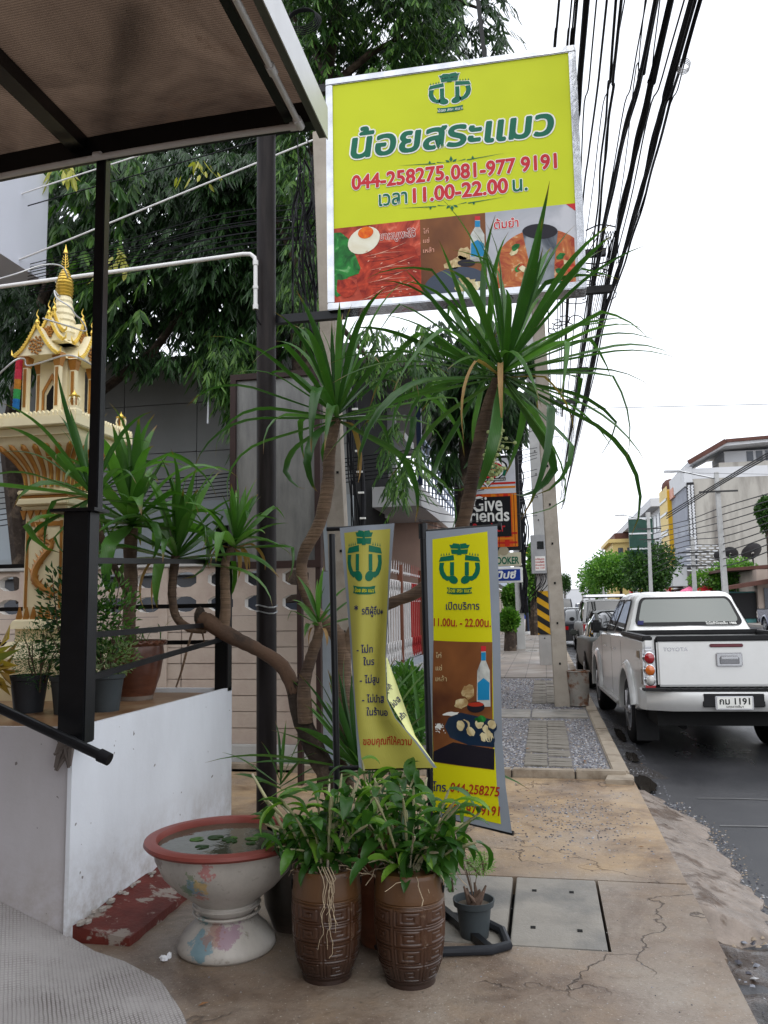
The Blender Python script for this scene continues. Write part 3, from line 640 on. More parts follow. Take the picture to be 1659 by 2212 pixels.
MB().tube([(-.56, 4.02, .02), (-.572, 4.02, 1.8)], .0165, 14).build('pole', black_steel, bs, smooth=True)
MB().tube([(-.572, 4.02, 1.74), (-.572, 4.02, 1.815)], .022, 14).build('pole_cap', black_steel, bs, smooth=True)
a = P(915, 1150, Y=4.02); b = P(1080, 1137, Y=3.99); MB().tube([a, b], .013, 12).build('top_bar', black_steel, bs, smooth=True)
MB().tube([b-(b-a)*.02, b+(b-a)*.02], .019, 12).build('bar_cap', cable_mat, bs, smooth=True)
a = P(930, 1758, Y=4.0); b = P(1109, 1803, Y=3.86); a.y += .02; b.y += .02; MB().tube([a, b], .011, 12).build('bottom_bar', black_steel, bs, smooth=True)
ring = [P(x, y, Z=.02) for x, y in ((800, 2030), (850, 2062), (960, 2055), (1060, 2052), (1098, 2042), (1085, 2010), (1035, 1985), (960, 1978), (860, 1985), (805, 2005))]
MB().tube(ring, .019, 8, closed=True).build('base_ring', M('black_plastic', (.02, .022, .027), .5, 0, .2, 9), bs, smooth=True)
MB().bar((-.56, 4.02, .03), ring[3], .03, .03).build('base_arm', black_steel, bs)
Lr = pk([(0, 920, 1148), (.5, 928, 1460), (1, 942, 1762)], (4.0, 4.0)); Rr_ = pk([(0, 1074, 1136), (.35, 1080, 1360), (.7, 1084, 1600), (.86, 1092, 1700), (1, 1106, 1800)], (3.97, 3.86))
fn, fn2 = surf(Lr, Rr_, lambda u, v: .012*math.sin(u*5+v*4)*math.sin(v*3.1)+.02*u*math.exp(-((v-.75)/.15)**2))
mb = MB(); mb.grid(fn, 24, 80); mb.build('banner_cloth', cloth_grey, bs, smooth=True, fix=False)
BP = Print(lambda u, v: fn2(u, 1-v) if False else fn2(u, v), False, .04)
def BQ(zx, zy):   # from the enlarged view of the right banner to cloth coordinates
    y = 1084.3+zy*.3369; x = 677.7+zx*.3369
    v = (y-1142)/(1785-1142); v = max(0, min(1, v))
    for _ in range(3):
        a = curve_x(Lr, v); b = curve_x(Rr_, v); pa = pxy(a); pb = pxy(b); u = (x-pa[0])/(pb[0]-pa[0]); yy = lerp(pa[1], pb[1], u); v += (y-yy)/650
    return u, v
def pxy(p):
    w = p-CO; k = w.dot(CF); return (W_/2+F_*w.dot(CR)/k, H_/2-F_*w.dot(CU)/k)
bw = lambda *pts: [BQ(*p) for p in pts]
Bm = [cloth_y, f_brown, ink_green, ink_navy, ink_dred, f_navy, f_ging, f_chick, f_glass, f_blue, ink_red, f_dark, f_green, ink_white, M('print_brown_light', (.27, .1, .03), .4)]
mb = MB(); poly_on(BP, mb, [(.17, .055), (.87, .055), (.86, .935), (.115, .935)] if False else bw((762, 240), (1115, 190), (1147, 890), (1165, 1650), (1205, 2068), (900, 2000), (765, 1990), (768, 890)), 1, 0)
poly_on(BP, mb, bw((768, 888), (1147, 898), (1160, 1725), (768, 1665)), 2, 1)

class V2(Print):
    def put(s, mb_, vs, fs, layer, mi=0): BP.put(mb_, [BQ(*p) for p in vs], fs, layer, mi)
VB = V2(None)
mb2 = mb; 
def vpoly(pts, L, mi): poly_on(BP, mb, [BQ(*p) for p in pts], L, mi)
vpoly(ell(1050, 1420, 210, 130, .25, 24, 0, 6.283), 2.6, 5) if False else vpoly([(845, 1440), (870, 1385), (950, 1350), (1158, 1400), (1160, 1580), (1000, 1560), (880, 1510)], 2.6, 5)
vpoly([(770, 1600), (900, 1540), (1160, 1590), (1160, 1722), (768, 1662)], 2.4, 11)
vpoly(blob(1000, 1215, 42, 48, .3, 14, .22, 1), 3, 6); vpoly(blob(950, 1290, 45, 34, -.4, 14, .22, 5), 3, 6); vpoly(ell(1045, 1315, 55, 36, 0, 16), 3.4, 11); vpoly(ell(1045, 1298, 50, 14, 0, 16), 3.6, 4)
SP_, mbx = VB, mb
bottle_pic(lambda pts: [(1093+x*1.02, 926+y*1.55) for x, y in pts], 3.2, 8, 9, 10, 13)
for k, (x, y) in enumerate(((990, 1420), (1020, 1470), (1060, 1430), (1085, 1500), (1120, 1460), (1130, 1520), (960, 1430), (1145, 1440))): [vpoly(blob(x+R.uniform(-12, 12), y+R.uniform(-12, 12), 25, 33, R.uniform(-.6, .2), 14, .16, k), 3.6+.1*k+.05*j, 14 if j == 0 else 7) if j else vpoly(blob(x+3, y+5, 30, 38, .1, 14, .16, k), 3.55+.1*k, 5) for j in (0, 1)]
vpoly(blob(1075, 1395, 36, 22, 0, 12, .3, 9), 4.6, 12); vpoly(blob(810, 1440, 22, 16, 0, 12, .5, 3), 3, 13); vpoly(blob(890, 1358, 50, 12, -.1, 12, .3, 3), 3, 13)
for k in range(26): vpoly(ell(R.uniform(785, 850), R.uniform(1420, 1480), 4, 3, 0, 5), 4, 13)
mb.build('banner_print', Bm, bs, fix=False)
mb = MB()
class VL(Print):
    def put(s, mb_, vs, fs, layer, mi=0): BP.put(mb_, [BQ(x, -y) for x, y in vs], fs, layer, mi)
VP_ = VL(None)
logo(VP_, mb, 938, -416, 133, 2, None, sy=152)
text_on(VP_, mb, 'น้อย สระ แมว', 940, -580, 150, 34, 4, 0, .02, align='C')
text_on(VP_, mb, 'เปิดบริการ', 852, -690, 215, 66, 3, 3, .016); text_on(VP_, mb, '11.00น. - 22.00น.', 772, -795, 366, 72, 3, 4, .022, rot=-.015)
for tx, y in (('ไก่', 1000), ('แช่', 1080), ('เหล้า', 1150)): text_on(VP_, mb, tx, 785, -y, None, 44, 4, 13 if False else 6, .004)
text_on(VP_, mb, 'โทร.', 765, -1850, 100, 74, 3, 3, .02, rot=-.06); text_on(VP_, mb, '044-258275', 880, -1855, 312, 84, 3, 4, .02, rot=-.12)
text_on(VP_, mb, '081-9779191', 868, -1995, 326, 84, 3, 4, .02, rot=-.06)
mb.build('lettering', Bm, bs, fix=False)
# left banner, twisted
bl = T('banner_stand', 'left banner stand, twisted dull yellow banner with its lower corner curled over', 'banner stand', (-.98, 3.82, 0))
MB().tube([(-.965, 3.82, .05), (-.985, 3.82, 1.76)], .0155, 14).build('pole', black_steel, bl, smooth=True)
MB().tube([P(706, 1143, Y=3.83), P(735, 1142, Y=3.83), P(846, 1136, Y=3.83)], .011, 10).build('top_bar', black_steel, bl, smooth=True)
MB().tube([P(712, 1660, Y=3.83), P(930, 1656, Y=3.83)], .012, 10).build('bottom_bar', black_steel, bl, smooth=True)
La = pk([(0, 733, 1140), (.45, 756, 1400), (1, 776, 1661)], 3.8)
Ra = pk([(0, 852, 1130), (.25, 843, 1260), (.57, 836, 1430), (.72, 838, 1510), (.8, 856, 1550), (.9, 900, 1600), (1, 944, 1658)], 3.79)
fa, fa2 = surf(La, Ra, lambda u, v: .022*math.sin(u*8+v*3+1.2)*(.3+v*(1-v)*3)*(1-.4*v)-.03*u*v*(1-v))
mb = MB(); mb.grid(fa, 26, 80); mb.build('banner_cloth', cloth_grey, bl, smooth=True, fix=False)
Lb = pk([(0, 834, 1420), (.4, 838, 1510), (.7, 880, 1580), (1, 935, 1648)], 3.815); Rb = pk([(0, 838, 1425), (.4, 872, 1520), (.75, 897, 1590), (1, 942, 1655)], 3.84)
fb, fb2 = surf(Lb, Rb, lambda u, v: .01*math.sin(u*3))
mb = MB(); mb.grid(fb, 8, 30); mb.build('folded_flap', cloth_lit, bl, smooth=True, fix=False, label='folded flap of the banner, sky light painted in as pale yellow')
AP = Print(fa2, False, .04)
def mkBQ(L, R_, y0, y1, f=(677.7, 1084.3, .3369)):
    def bq(zx, zy):
        y = f[1]+zy*f[2]; x = f[0]+zx*f[2]; v = max(0, min(1, (y-y0)/(y1-y0)))
        for _ in range(3):
            pa = pxy(curve_x(L, v)); pb = pxy(curve_x(R_, v)); w = pb[0]-pa[0]; u = (x-pa[0])/(w if abs(w) > 1 else 1); v = max(0, min(1, v+(y-lerp(pa[1], pb[1], u))/(y1-y0)))
        return max(0, min(1, u)), v
    return bq
AQ = mkBQ(La, Ra, 1136, 1660)
class VA(Print):
    def put(s, mb_, vs, fs, layer, mi=0): AP.put(mb_, [AQ(x, -y) for x, y in vs], fs, layer, mi)
A_ = VA(None); mb = MB()
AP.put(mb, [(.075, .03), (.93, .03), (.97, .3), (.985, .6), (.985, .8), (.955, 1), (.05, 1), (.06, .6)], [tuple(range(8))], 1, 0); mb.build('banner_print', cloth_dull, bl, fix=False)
mb = MB(); logo(A_, mb, 326, -372, 110, 2, None, sy=190)
text_on(A_, mb, 'น้อย สระ แมว', 328, -578, 110, 34, 4, 0, .02, align='C')
text_on(A_, mb, '*', 268, -715, 24, 72, 3, 3, .02); text_on(A_, mb, 'รติผู้อื่น', 315, -720, 108, 64, 3, 3, .018); text_on(A_, mb, '*', 428, -735, 20, 60, 3, 3, .02)
for tx, x, y, w, h in (('- ไม่ท', 285, 965, 90, 62), ('ในร', 322, 1045, 64, 62), ('- ไม่สูบ', 302, 1160, 122, 62), ('- ไม่นำสิ', 314, 1285, 145, 62), ('ในร้านอ', 340, 1368, 140, 62)):
    text_on(A_, mb, tx, x, -y, w, h, 3, 3, .02)
text_on(A_, mb, 'ขอบคุณที่ให้ความ', 322, -1555, 308, 66, 3, 4, .02)
mb.build('lettering', Bm, bl, fix=False)
FP = Print(fb2, False, .04); FQ = mkBQ(Lb, Rb, 1420, 1655); mb = MB()
class VF(Print):
    def put(s, mb_, vs, fs, layer, mi=0): FP.put(mb_, [FQ(x, -y) for x, y in vs], fs, layer, mi)
F2 = VF(None)
text_on(F2, mb, 'ูบบุห', 466, -1220, 50, 60, 3, 3, .02, rot=.9); text_on(F2, mb, 'ไม่นำสิ', 495, -1335, 92, 50, 3, 3, .02, rot=.75); text_on(F2, mb, 'ในร้า', 545, -1415, 66, 50, 3, 3, .02, rot=.75)
mb.build('lettering', Bm, bl, fix=False)
# ================================================================ vegetation
leaf_dr = leafmat('strap_leaf', (.025, .075, .018), (.045, .12, .026), (.09, .2, .055), .3, .25, isl=False, tip=True)
leaf_dry = leafmat('dry_leaf', (.28, .15, .06), (.4, .25, .11), None, .6, .2, isl=False)
def bark_mat():
    n = NT('ringed_bark'); wf = n.ramp(n.noise(5, 4, .75, st=(.35, .35, 19)), [(.36, .2), (.62, 1)])
    c = n.mix(n.ramp(n.noise(2.5, 5), [(.35, 0), (.65, 1)]), (.06, .034, .022), (.22, .14, .085)); c = n.mix(1, c, n.ramp(wf, [(.0, .55), (.8, 1.15)]), 'MULTIPLY')
    return n.done(n.prin(c, .75, 0, n.bump(wf, .006)))
bark_young = bark_mat()
bark_old = M('old_bark', (.04, .029, .022), .85, 0, .4, 12, .012, 30, col2=(.15, .11, .08), t2=(.5, .7), s2=5)
def strap_mesh(L, w, e0, droop, bend=.35, twist=0., seg=11, fold=.35, kink=None):
    """one long strap leaf growing along +X, arching down"""
    vs = []; p = Vector((0, 0, 0)); ds = L/seg
    for i in range(seg+1):
        t = i/seg
        e = e0-droop*max(0, (t-bend)/(1-bend))**1.25
        if kink and t > kink[0]: e -= kink[1]
        d = Vector((math.cos(e), 0, math.sin(e))); nrm = Vector((-math.sin(e), 0, math.cos(e)))
        ww = w*(.42+.58*min(1, t*3.2))*(1 if t < .55 else max(.0, 1-((t-.55)/.45)**1.5))
        if i == seg: ww = w*.02
        a = twist*t; sd = Vector((0, math.cos(a), 0))+nrm*math.sin(a); up = nrm*math.cos(a)-Vector((0, math.sin(a), 0))
        vs += [p-sd*ww/2+up*ww*fold*.5, p-up*ww*.04, p+sd*ww/2+up*ww*fold*.5]
        p = p+d*ds
    fs = [(i*3+j, i*3+j+1, i*3+j+4, i*3+j+3) for i in range(seg) for j in (0, 1)]
    return vs, fs
def leafobj(name, vs, fs, mt, parent):
    me = bpy.data.meshes.new(name); me.from_pydata([tuple(v) for v in vs], [], fs); me.materials.append(mt)
    me.polygons.foreach_set('use_smooth', [True]*len(me.polygons)); return link(name, me, parent)
leaf_lt = leafmat('broad_strap_leaf', (.04, .11, .022), (.07, .17, .035), (.12, .26, .06), .3, .28, isl=False, tip=True)
LIB = {}
def strap_lib(key, n, elev, L, w, **kw):
    if (key, n) not in LIB: 
        q = []
        for i in range(n):
            e0 = elev[0]+(elev[1]-elev[0])*i/(n-1)
            fr_ = i/(n-1)
            vs, fs = strap_mesh(L*R.uniform(.85, 1.1), w*R.uniform(.8, 1.1), e0, R.uniform(*kw.get('droop', (.9, 1.9)))*(1-.75*fr_), R.uniform(.3, .55), R.uniform(-.5, .5),
                                kink=(R.uniform(.45, .7), R.uniform(.5, 1.3)) if R.random() < kw.get('kink', .3)*(1.1-fr_) else None)
            me = bpy.data.meshes.new('leaf'); me.from_pydata([tuple(v) for v in vs], [], fs); at_ = me.attributes.new('along', 'FLOAT', 'POINT'); [setattr(at_.data[j], 'value', (j//3)/11) for j in range(len(vs))]; me.materials.append(leaf_lt if key in ('low', 'wide', 'low2', 'tiny') else leaf_dr); me.polygons.foreach_set('use_smooth', [True]*len(me.polygons)); q.append(me)
        LIB[(key, n)] = q
    return LIB[(key, n)]
def head(parent, c, axis, n, L, w, key, elev=(-.5, 1.5), droop=(.9, 1.9), kink=.3, ls=1., dry=0, pref=None):
    w *= 1.12; n = int(n*1.1)
    lib = strap_lib(key, 22, elev, L, w, droop=droop, kink=kink); c = Vector(c)
    rotm = Vector((0, 0, 1)).rotation_difference(Vector(axis).normalized())
    off = Vector((0, 0, 0)); q = parent
    while q is not None: off += q.location; q = q.parent
    for i in range(n):
        t = (i+.5)/n; k = min(21, int(t**.9*22)); az = i*2.39996+R.uniform(-.25, .25)
        o = link('leaf', lib[k], parent); o.location = c-off+Vector(axis).normalized()*(-.05+.07*t)
        o.rotation_mode = 'QUATERNION'
        from mathutils import Euler
        o.rotation_quaternion = rotm @ Euler((R.uniform(-.15, .15), R.uniform(-.1, .1), az)).to_quaternion(); s = ls*R.uniform(.8, 1.12)*(1.12-.34*t); o.scale = (s, s*R.uniform(.85, 1.1), s)
    for i in range(dry):
        vs, fs = strap_mesh(L*R.uniform(.5, .8), w*.6, R.uniform(-.2, .3), R.uniform(1.2, 1.8), .15, R.uniform(-1, 1), kink=(.3, .6))
        o = leafobj('dry_leaf', vs, fs, leaf_dry, parent); o.location = c-off-Vector(axis).normalized()*.05; o.rotation_euler = (0, 0, R.uniform(0, 6.28))
def trunk(name, parent, pts, mt, n=12, wob=.06, **k):
    """pts: (x, y, Y, radius) measured"""
    Pp = [P(a, b, Y=c) for a, b, c, r in pts]; sp_ = spline(Pp, 6); rr = []; kr = k.pop('kr', .82)
    for i in range(len(sp_)):
        f = i/6; j = min(int(f), len(pts)-2); t = f-j; rr.append(lerp(pts[j][3], pts[j+1][3], t)*kr*(1+R.uniform(-wob, wob)))
    return MB().tube(sp_, rr, n).build(name, mt, parent, smooth=True, ang=80)
R.seed(21)
dz = T('dracaena_tree', 'branching dracaena tree with bent ringed trunks and big tufts of strap leaves behind the banners', 'dracaena', P(720, 1690, Y=5.2)*1.0)
dz.location.z = 0
trunk('trunk', dz, [(735, 1795, 5.0, .075), (722, 1700, 5.0, .085), (690, 1640, 5.0, .08), (655, 1560, 5.0, .072), (632, 1475, 5.0, .06)], bark_old)
trunk('branch', dz, [(640, 1500, 5.0, .058), (610, 1440, 4.98, .055), (560, 1405, 4.95, .05), (500, 1375, 4.92, .056), (452, 1345, 4.9, .066), (432, 1338, 4.9, .06)], M('smooth_bark', (.12, .07, .045), .75, 0, .3, 6, .006, 40, col2=(.05, .035, .027), t2=(.5, .7), s2=3))
trunk('branch', dz, [(445, 1362, 4.9, .022), (412, 1358, 4.88, .03), (382, 1335, 4.86, .032), (372, 1290, 4.85, .033), (374, 1245, 4.85, .034), (380, 1200, 4.85, .036)], bark_young)
trunk('branch', dz, [(480, 1370, 4.92, .045), (487, 1320, 4.92, .04), (486, 1260, 4.92, .038), (487, 1215, 4.92, .034), (497, 1190, 4.92, .026), (503, 1175, 4.92, .024)], bark_young)
trunk('branch', dz, [(660, 1560, 4.96, .06), (657, 1480, 4.93, .048), (672, 1420, 4.9, .044), (688, 1370, 4.88, .036), (686, 1345, 4.88, .03)], bark_young)
trunk('trunk', dz, [(745, 1720, 5.15, .08), (742, 1600, 5.15, .075), (740, 1480, 5.15, .07), (738, 1400, 5.15, .066), (720, 1360, 5.15, .06), (680, 1320, 5.12, .05), (655, 1260, 5.1, .045), (655, 1200, 5.08, .045), (690, 1130, 5.05, .05), (708, 1050, 5.02, .052), (712, 980, 5.0, .046), (725, 905, 5.0, .044)], bark_young)
trunk('branch', dz, [(742, 1420, 5.15, .06), (770, 1350, 5.15, .052), (840, 1305, 5.1, .05), (900, 1280, 5.05, .052), (950, 1230, 5.0, .055), (990, 1160, 4.9, .058), (1012, 1080, 4.8, .06), (1030, 980, 4.72, .06), (1055, 880, 4.65, .06), (1083, 808, 4.6, .056)], bark_young, kr=.68)
for a in ([(418, 1355, 4.87, .008), (405, 1400, 4.87, .009), (392, 1450, 4.87, .008), (380, 1485, 4.87, .006)], [(437, 1365, 4.88, .008), (442, 1392, 4.88, .004)]): trunk('root_shoot', dz, a, bark_young, 6)
MB().sphere(P(432, 1333, Y=4.9), .068, 10, 0, (.5, .8, 1)).build('cut_stump', bark_old, dz, smooth=True)
head(dz, P(1090, 798, Y=4.6), (.32, -.15, .95), 58, 1.12, .044, 'big', (-.6, 1.42), dry=4, droop=(.8, 2.3), kink=.5)
head(dz, P(1045, 800, Y=4.95), (-.3, .2, .9), 20, .85, .055, 'big', (-.6, 1.45))
head(dz, P(728, 893, Y=5.0), (.02, -.1, 1), 42, .98, .05, 'mid', (-.45, 1.5), droop=(1.2, 2.5), kink=.5, dry=1)
head(dz, P(382, 1195, Y=4.85), (.08, -.1, 1), 32, .72, .06, 'low', (-.1, 1.52), droop=(1.0, 2.0), kink=.2, dry=2)
head(dz, P(508, 1168, Y=4.92), (.18, -.05, 1), 26, .46, .046, 'low2', (.2, 1.5), droop=(.4, 1.2), kink=.2, dry=6)
head(dz, P(688, 1340, Y=4.88), (.1, -.3, 1), 13, .34, .032, 'tiny', (.2, 1.5), droop=(.8, 1.6), kink=.1, dry=2)
# flower spike hanging under the big tuft
sp_ = [P(x, y, Y=4.55) for x, y in ((1075, 830), (1082, 880), (1084, 930), (1078, 960), (1068, 985), (1066, 1010))]
fl = MB(); fl.tube(spline(sp_, 3), .005, 5)
for i in range(60):
    t = R.random(); c = lerp(P(1078, 905, Y=4.55), P(1066, 1035, Y=4.55), t); d = Vector((R.gauss(0, .035), R.gauss(0, .03), R.gauss(0, .02)))*(.5+.6*math.sin(t*3)); fl.bar(c, c+d, .003); fl.sphere(c+d, .012, 6)
fl.build('flower_spike', M('flower_green', (.4, .46, .2), .6, 0, .2, 20), dz, kind='stuff')
# big pot with its own dracaena on the deck
glaze = lambda nm, a, b: M(nm, a, .28, 0, .25, 5, .001, 30, col2=b, t2=(.45, .7), s2=2.5, st=(1, 1, 3))
pz = .872
def pot(name, lab, c, r, h, mt, cat='pot', prof=None, rim=None, group=None, soilz=.85):
    t = T(name, lab, cat, (c[0], c[1], c[2]), group)
    prof = prof or [(r*.72, 0), (r*.78, h*.3), (r*.92, h*.86), (r*1.0, h*.88), (r*1.02, h), (r*.95, h), (r*.88, h*.84)]
    MB().lathe(prof, c[0], c[1], c[2], 36).build('pot_body', mt, t, smooth=True)
    MB().lathe([(0.0001, h*soilz), (r*.89, h*soilz-.004)], c[0], c[1], c[2], 24).build('soil', soil, t, smooth=True)
    return t
big_gl = glaze('brown_glaze', (.085, .03, .018), (.16, .06, .03))
cb = Vector((-2.49, 4.78, pz))
bp = pot('water_jar_pot', 'big brown glazed jar with a scalloped rim holding a thick dracaena on the deck', cb, .165, .36, big_gl,
         prof=[(.105, 0), (.11, .02), (.15, .14), (.172, .28), (.165, .325), (.175, .335), (.178, .36), (.158, .36), (.155, .3)])
sc_r = MB()
sc_r.tube([(cb.x+.18*math.cos(a), cb.y+.18*math.sin(a), pz+.345+.006*math.sin(a*22)) for a in [i*2*math.pi/110 for i in range(110)]], .009, 6, closed=True); sc_r.build('scalloped_rim', big_gl, bp, smooth=True)
MB().lathe([(.108, .0), (.118, .06), (.126, .085), (.124, .086)], cb.x, cb.y, pz+.001, 36).build('unglazed_foot', M('foot_clay', (.2, .16, .13), .8, 0, .2, 8), bp, smooth=True)
R.seed(9)
d5 = T('dracaena_plant', 'single trunk dracaena with wide drooping leaves growing from the big brown jar', 'dracaena', (cb.x, cb.y, pz+.3))
trunk('trunk', d5, [(282, 1400, 4.78, .05), (279, 1330, 4.78, .047), (283, 1260, 4.78, .05), (281, 1200, 4.78, .05), (285, 1140, 4.78, .046)], bark_young)
head(d5, P(285, 1120, Y=4.78), (0, -.1, 1), 34, .8, .08, 'wide', (-.2, 1.5), droop=(1.8, 2.9), kink=.6)
head(d5, P(196, 1062, Y=4.3), (-.35, 0, 1), 24, .62, .05, 'mid', (-.5, 1.5), ls=.75)
trunk('branch', d5, [(283, 1290, 4.78, .03), (250, 1230, 4.6, .026), (212, 1140, 4.4, .024), (198, 1070, 4.3, .024)], bark_young)
# small-leaved and ferny pot plants
def bushy(mt, parent, c, rx, rz, n, L, name='foliage', up=.3, w=.4, twigs=8, twm=None, seed=1, droop=0.):
    q = random.Random(seed); mb = MB(); c = Vector(c); tw = MB()
    for i in range(twigs):
        a = q.uniform(0, 6.28); r = rx*q.uniform(.2, .8); e = c+Vector((math.cos(a)*r, math.sin(a)*r, q.uniform(-.2, .8)*rz)); b = Vector((c.x+q.gauss(0, .015), c.y+q.gauss(0, .015), c.z-rz))
        tw.tube([b, b.lerp(e, .5)+Vector((q.gauss(0, .02), q.gauss(0, .02), .03)), e], [.005, .004, .002], 5)
    for i in range(n):
        d = Vector((q.gauss(0, 1), q.gauss(0, 1), q.gauss(0, 1))).normalized(); r = q.random()**.45
        p = c+Vector((d.x*rx*r, d.y*rx*r, d.z*rz*r)); g = (d+Vector((q.gauss(0, .5), q.gauss(0, .5), up+q.gauss(0, .4)-droop))).normalized()
        s = g.cross(Vector((q.gauss(0, 1), q.gauss(0, 1), q.gauss(0, 1)))).normalized(); l = L*q.uniform(.6, 1.2); nn = g.cross(s)*l*.12
        mb.add([p, p+g*l*.45+s*l*w*.5+nn, p+g*l-nn, p+g*l*.45-s*l*w*.5+nn], [(0, 1, 2), (0, 2, 3)])
    if twigs: tw.build('stem', twm or bark_young, parent, kind='stuff')
    return mb.build(name, mt, parent, fix=False, kind='stuff')
green_a = leafmat('leaf_mid', (.02, .07, .012), (.07, .17, .03), (.12, .24, .05)); green_f = leafmat('fern_leaf', (.03, .12, .03), (.07, .2, .05)); green_v = leafmat('variegated', (.08, .16, .05), (.3, .36, .2)); green_d = leafmat('leaf_dark', (.012, .04, .01), (.03, .085, .018))
croton = leafmat('croton_leaf', (.3, .14, .03), (.45, .3, .06), (.14, .2, .04)); lime = leafmat('lime_frond', (.14, .3, .06), (.2, .4, .09))
blackpot = M('black_pot', (.03, .033, .038), .5, 0, .2, 8, .001, 60); greypot = M('grey_pot', (.05, .06, .065), .5, 0, .2, 6); redpot = M('red_pot', (.2, .03, .025), .45, 0, .15, 6)
p1 = Vector((-2.79, 4.15, pz)); t = pot('flower_pot', 'black plastic pot with feathery asparagus fern on the deck behind the handrail', p1, .105, .2, blackpot); bushy(green_f, t, p1+Vector((.06, 0, .3)), .15, .19, 2600, .02, w=.14, twigs=9, seed=3)
p2 = Vector((-2.52, 4.1, pz)); t = pot('flower_pot', 'dark grey plastic pot with leggy green bush partly behind the square post', p2, .1, .2, greypot); bushy(green_d, t, p2+Vector((.03, 0, .5)), .2, .36, 900, .045, twigs=12, seed=4)
p2b = Vector((-2.37, 4.22, pz)); t = pot('flower_pot', 'grey tapered pot with small variegated shrub just right of the square post', p2b, .1, .2, greypot); bushy(green_v, t, p2b+Vector((0, 0, .29)), .17, .12, 620, .035, twigs=8, seed=5); bushy(green_a, t, p2b+Vector((0, 0, .5)), .17, .25, 460, .04, twigs=6, seed=8)
p3 = Vector((-2.98, 4.0, pz)); t = pot('flower_pot', 'red plastic pot with yellowish croton leaves at the left edge', p3, .1, .17, redpot); bushy(croton, t, p3+Vector((.02, 0, .27)), .14, .12, 60, .15, w=.3, twigs=3, seed=6)
R.seed(2)
wd_ = MB()
for i in range(26):
    vs, fs = strap_mesh(R.uniform(.12, .24), .008, R.uniform(.5, 1.3), 1.6, .2); a = R.uniform(0, 6.28); c = Vector((cb.x+R.gauss(0, .07), cb.y+R.gauss(0, .07), pz+.34))
    wd_.add([c+Matrix.Rotation(a, 3, 'Z') @ v for v in vs], fs)
wd_.build('grassy_weed', green_a, bp, fix=False, kind='stuff')
# strap-leaf clump at the foot of the trunks and by the column
cl = T('strap_leaf_clump', 'clump of long dark strap leaves at the foot of the dracaena behind the left banner', 'plant', P(790, 1690, Y=5.0)); cl.location.z = 0
strap_lib('cl', 22, (-.1, 1.5), .8, .05, droop=(.3, 1.2), kink=.05)
head(cl, P(775, 1655, Y=4.95), (-.35, 0, 1), 30, .8, .05, 'cl', (-.1, 1.5)); head(cl, P(800, 1700, Y=5.0), (.5, 0, .9), 16, .8, .05, 'cl', ls=.8)
cl2 = T('strap_leaf_clump', 'few long leaf blades drooping beside the foot of the dark steel column', 'plant', (-1.75, 5.1, 0))
head(cl2, P(606, 1690, Y=5.1), (0, 0, 1), 10, .8, .05, 'cl', ls=.62)
# ================================================================ orchids in tall vases
def vase_mesh():
    H = .405; nu, nv = 240, 190; prof = [(0, .094), (.04, .094), (.06, .1), (.2, .122), (.42, .134), (.62, .1365), (.8, .134), (.97, .1285), (1, .126)]
    def pr_(t):
        for a, b in zip(prof, prof[1:]):
            if a[0] <= t <= b[0]: return lerp(a[1], b[1], (t-a[0])/(b[0]-a[0]))
        return prof[-1][1]
    def spiral(x, y):   # square spiral groove in a unit cell, distance to the line
        segs = [(.1, .12, .1, .86), (.1, .86, .86, .86), (.86, .86, .86, .2), (.86, .2, .3, .2), (.3, .2, .3, .66), (.3, .66, .66, .66), (.66, .66, .66, .42), (.66, .42, .48, .42)]
        d = 9
        for a, b, c, e in segs:
            dx, dy = c-a, e-b; k = max(0, min(1, ((x-a)*dx+(y-b)*dy)/(dx*dx+dy*dy))); d = min(d, math.hypot(x-a-dx*k, y-b-dy*k))
        return d
    def f(u, v):
        t = v; r = pr_(t); g = 0
        if .07 < t < .735:
            row = (t-.07)/.166; cu = u*7; fx = cu % 1; fy = row % 1
            d = min(spiral(fx, 1-fy if int(row) % 2 else fy), min(fx, 1-fx)*1.0, min(fy, 1-fy)); g = max(0, 1-d/.038)
        for q in (.74, .76, .075):
            g = max(g, max(0, 1-abs(t-q)/.005))
        r -= .0035*min(1, g*1.6); a = 2*math.pi*u; return (r*math.cos(a), r*math.sin(a), H*t)
    mb = MB(); mb.grid(f, nu, nv)
    mb.lathe([(.126, H), (.122, H+.004), (.117, H-.002), (.116, H-.09), (.0001, H-.09)], n=48); return mb
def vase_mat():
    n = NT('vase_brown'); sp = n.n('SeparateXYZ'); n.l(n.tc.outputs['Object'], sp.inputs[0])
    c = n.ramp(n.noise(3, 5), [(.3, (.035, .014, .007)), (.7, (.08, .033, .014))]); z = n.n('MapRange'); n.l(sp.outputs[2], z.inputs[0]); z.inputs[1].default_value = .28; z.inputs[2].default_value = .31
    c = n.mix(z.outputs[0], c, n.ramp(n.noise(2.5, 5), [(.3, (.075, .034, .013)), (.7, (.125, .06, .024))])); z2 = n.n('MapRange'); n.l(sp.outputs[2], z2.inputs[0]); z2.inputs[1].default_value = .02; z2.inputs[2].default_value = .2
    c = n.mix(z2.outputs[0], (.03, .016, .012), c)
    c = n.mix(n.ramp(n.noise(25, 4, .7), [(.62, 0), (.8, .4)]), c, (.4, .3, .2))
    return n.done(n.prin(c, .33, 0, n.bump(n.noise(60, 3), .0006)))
vm = vase_mat(); orchid = leafmat('orchid_leaf', (.018, .062, .012), (.045, .13, .02), (.15, .29, .035), .3, .25, isl=False); cane = M('orchid_cane', (.3, .29, .16), .5, 0, .3, 9, col2=(.42, .38, .3)); rootm = M('aerial_root', (.4, .32, .22), .8, 0, .25, 12)
OL = []
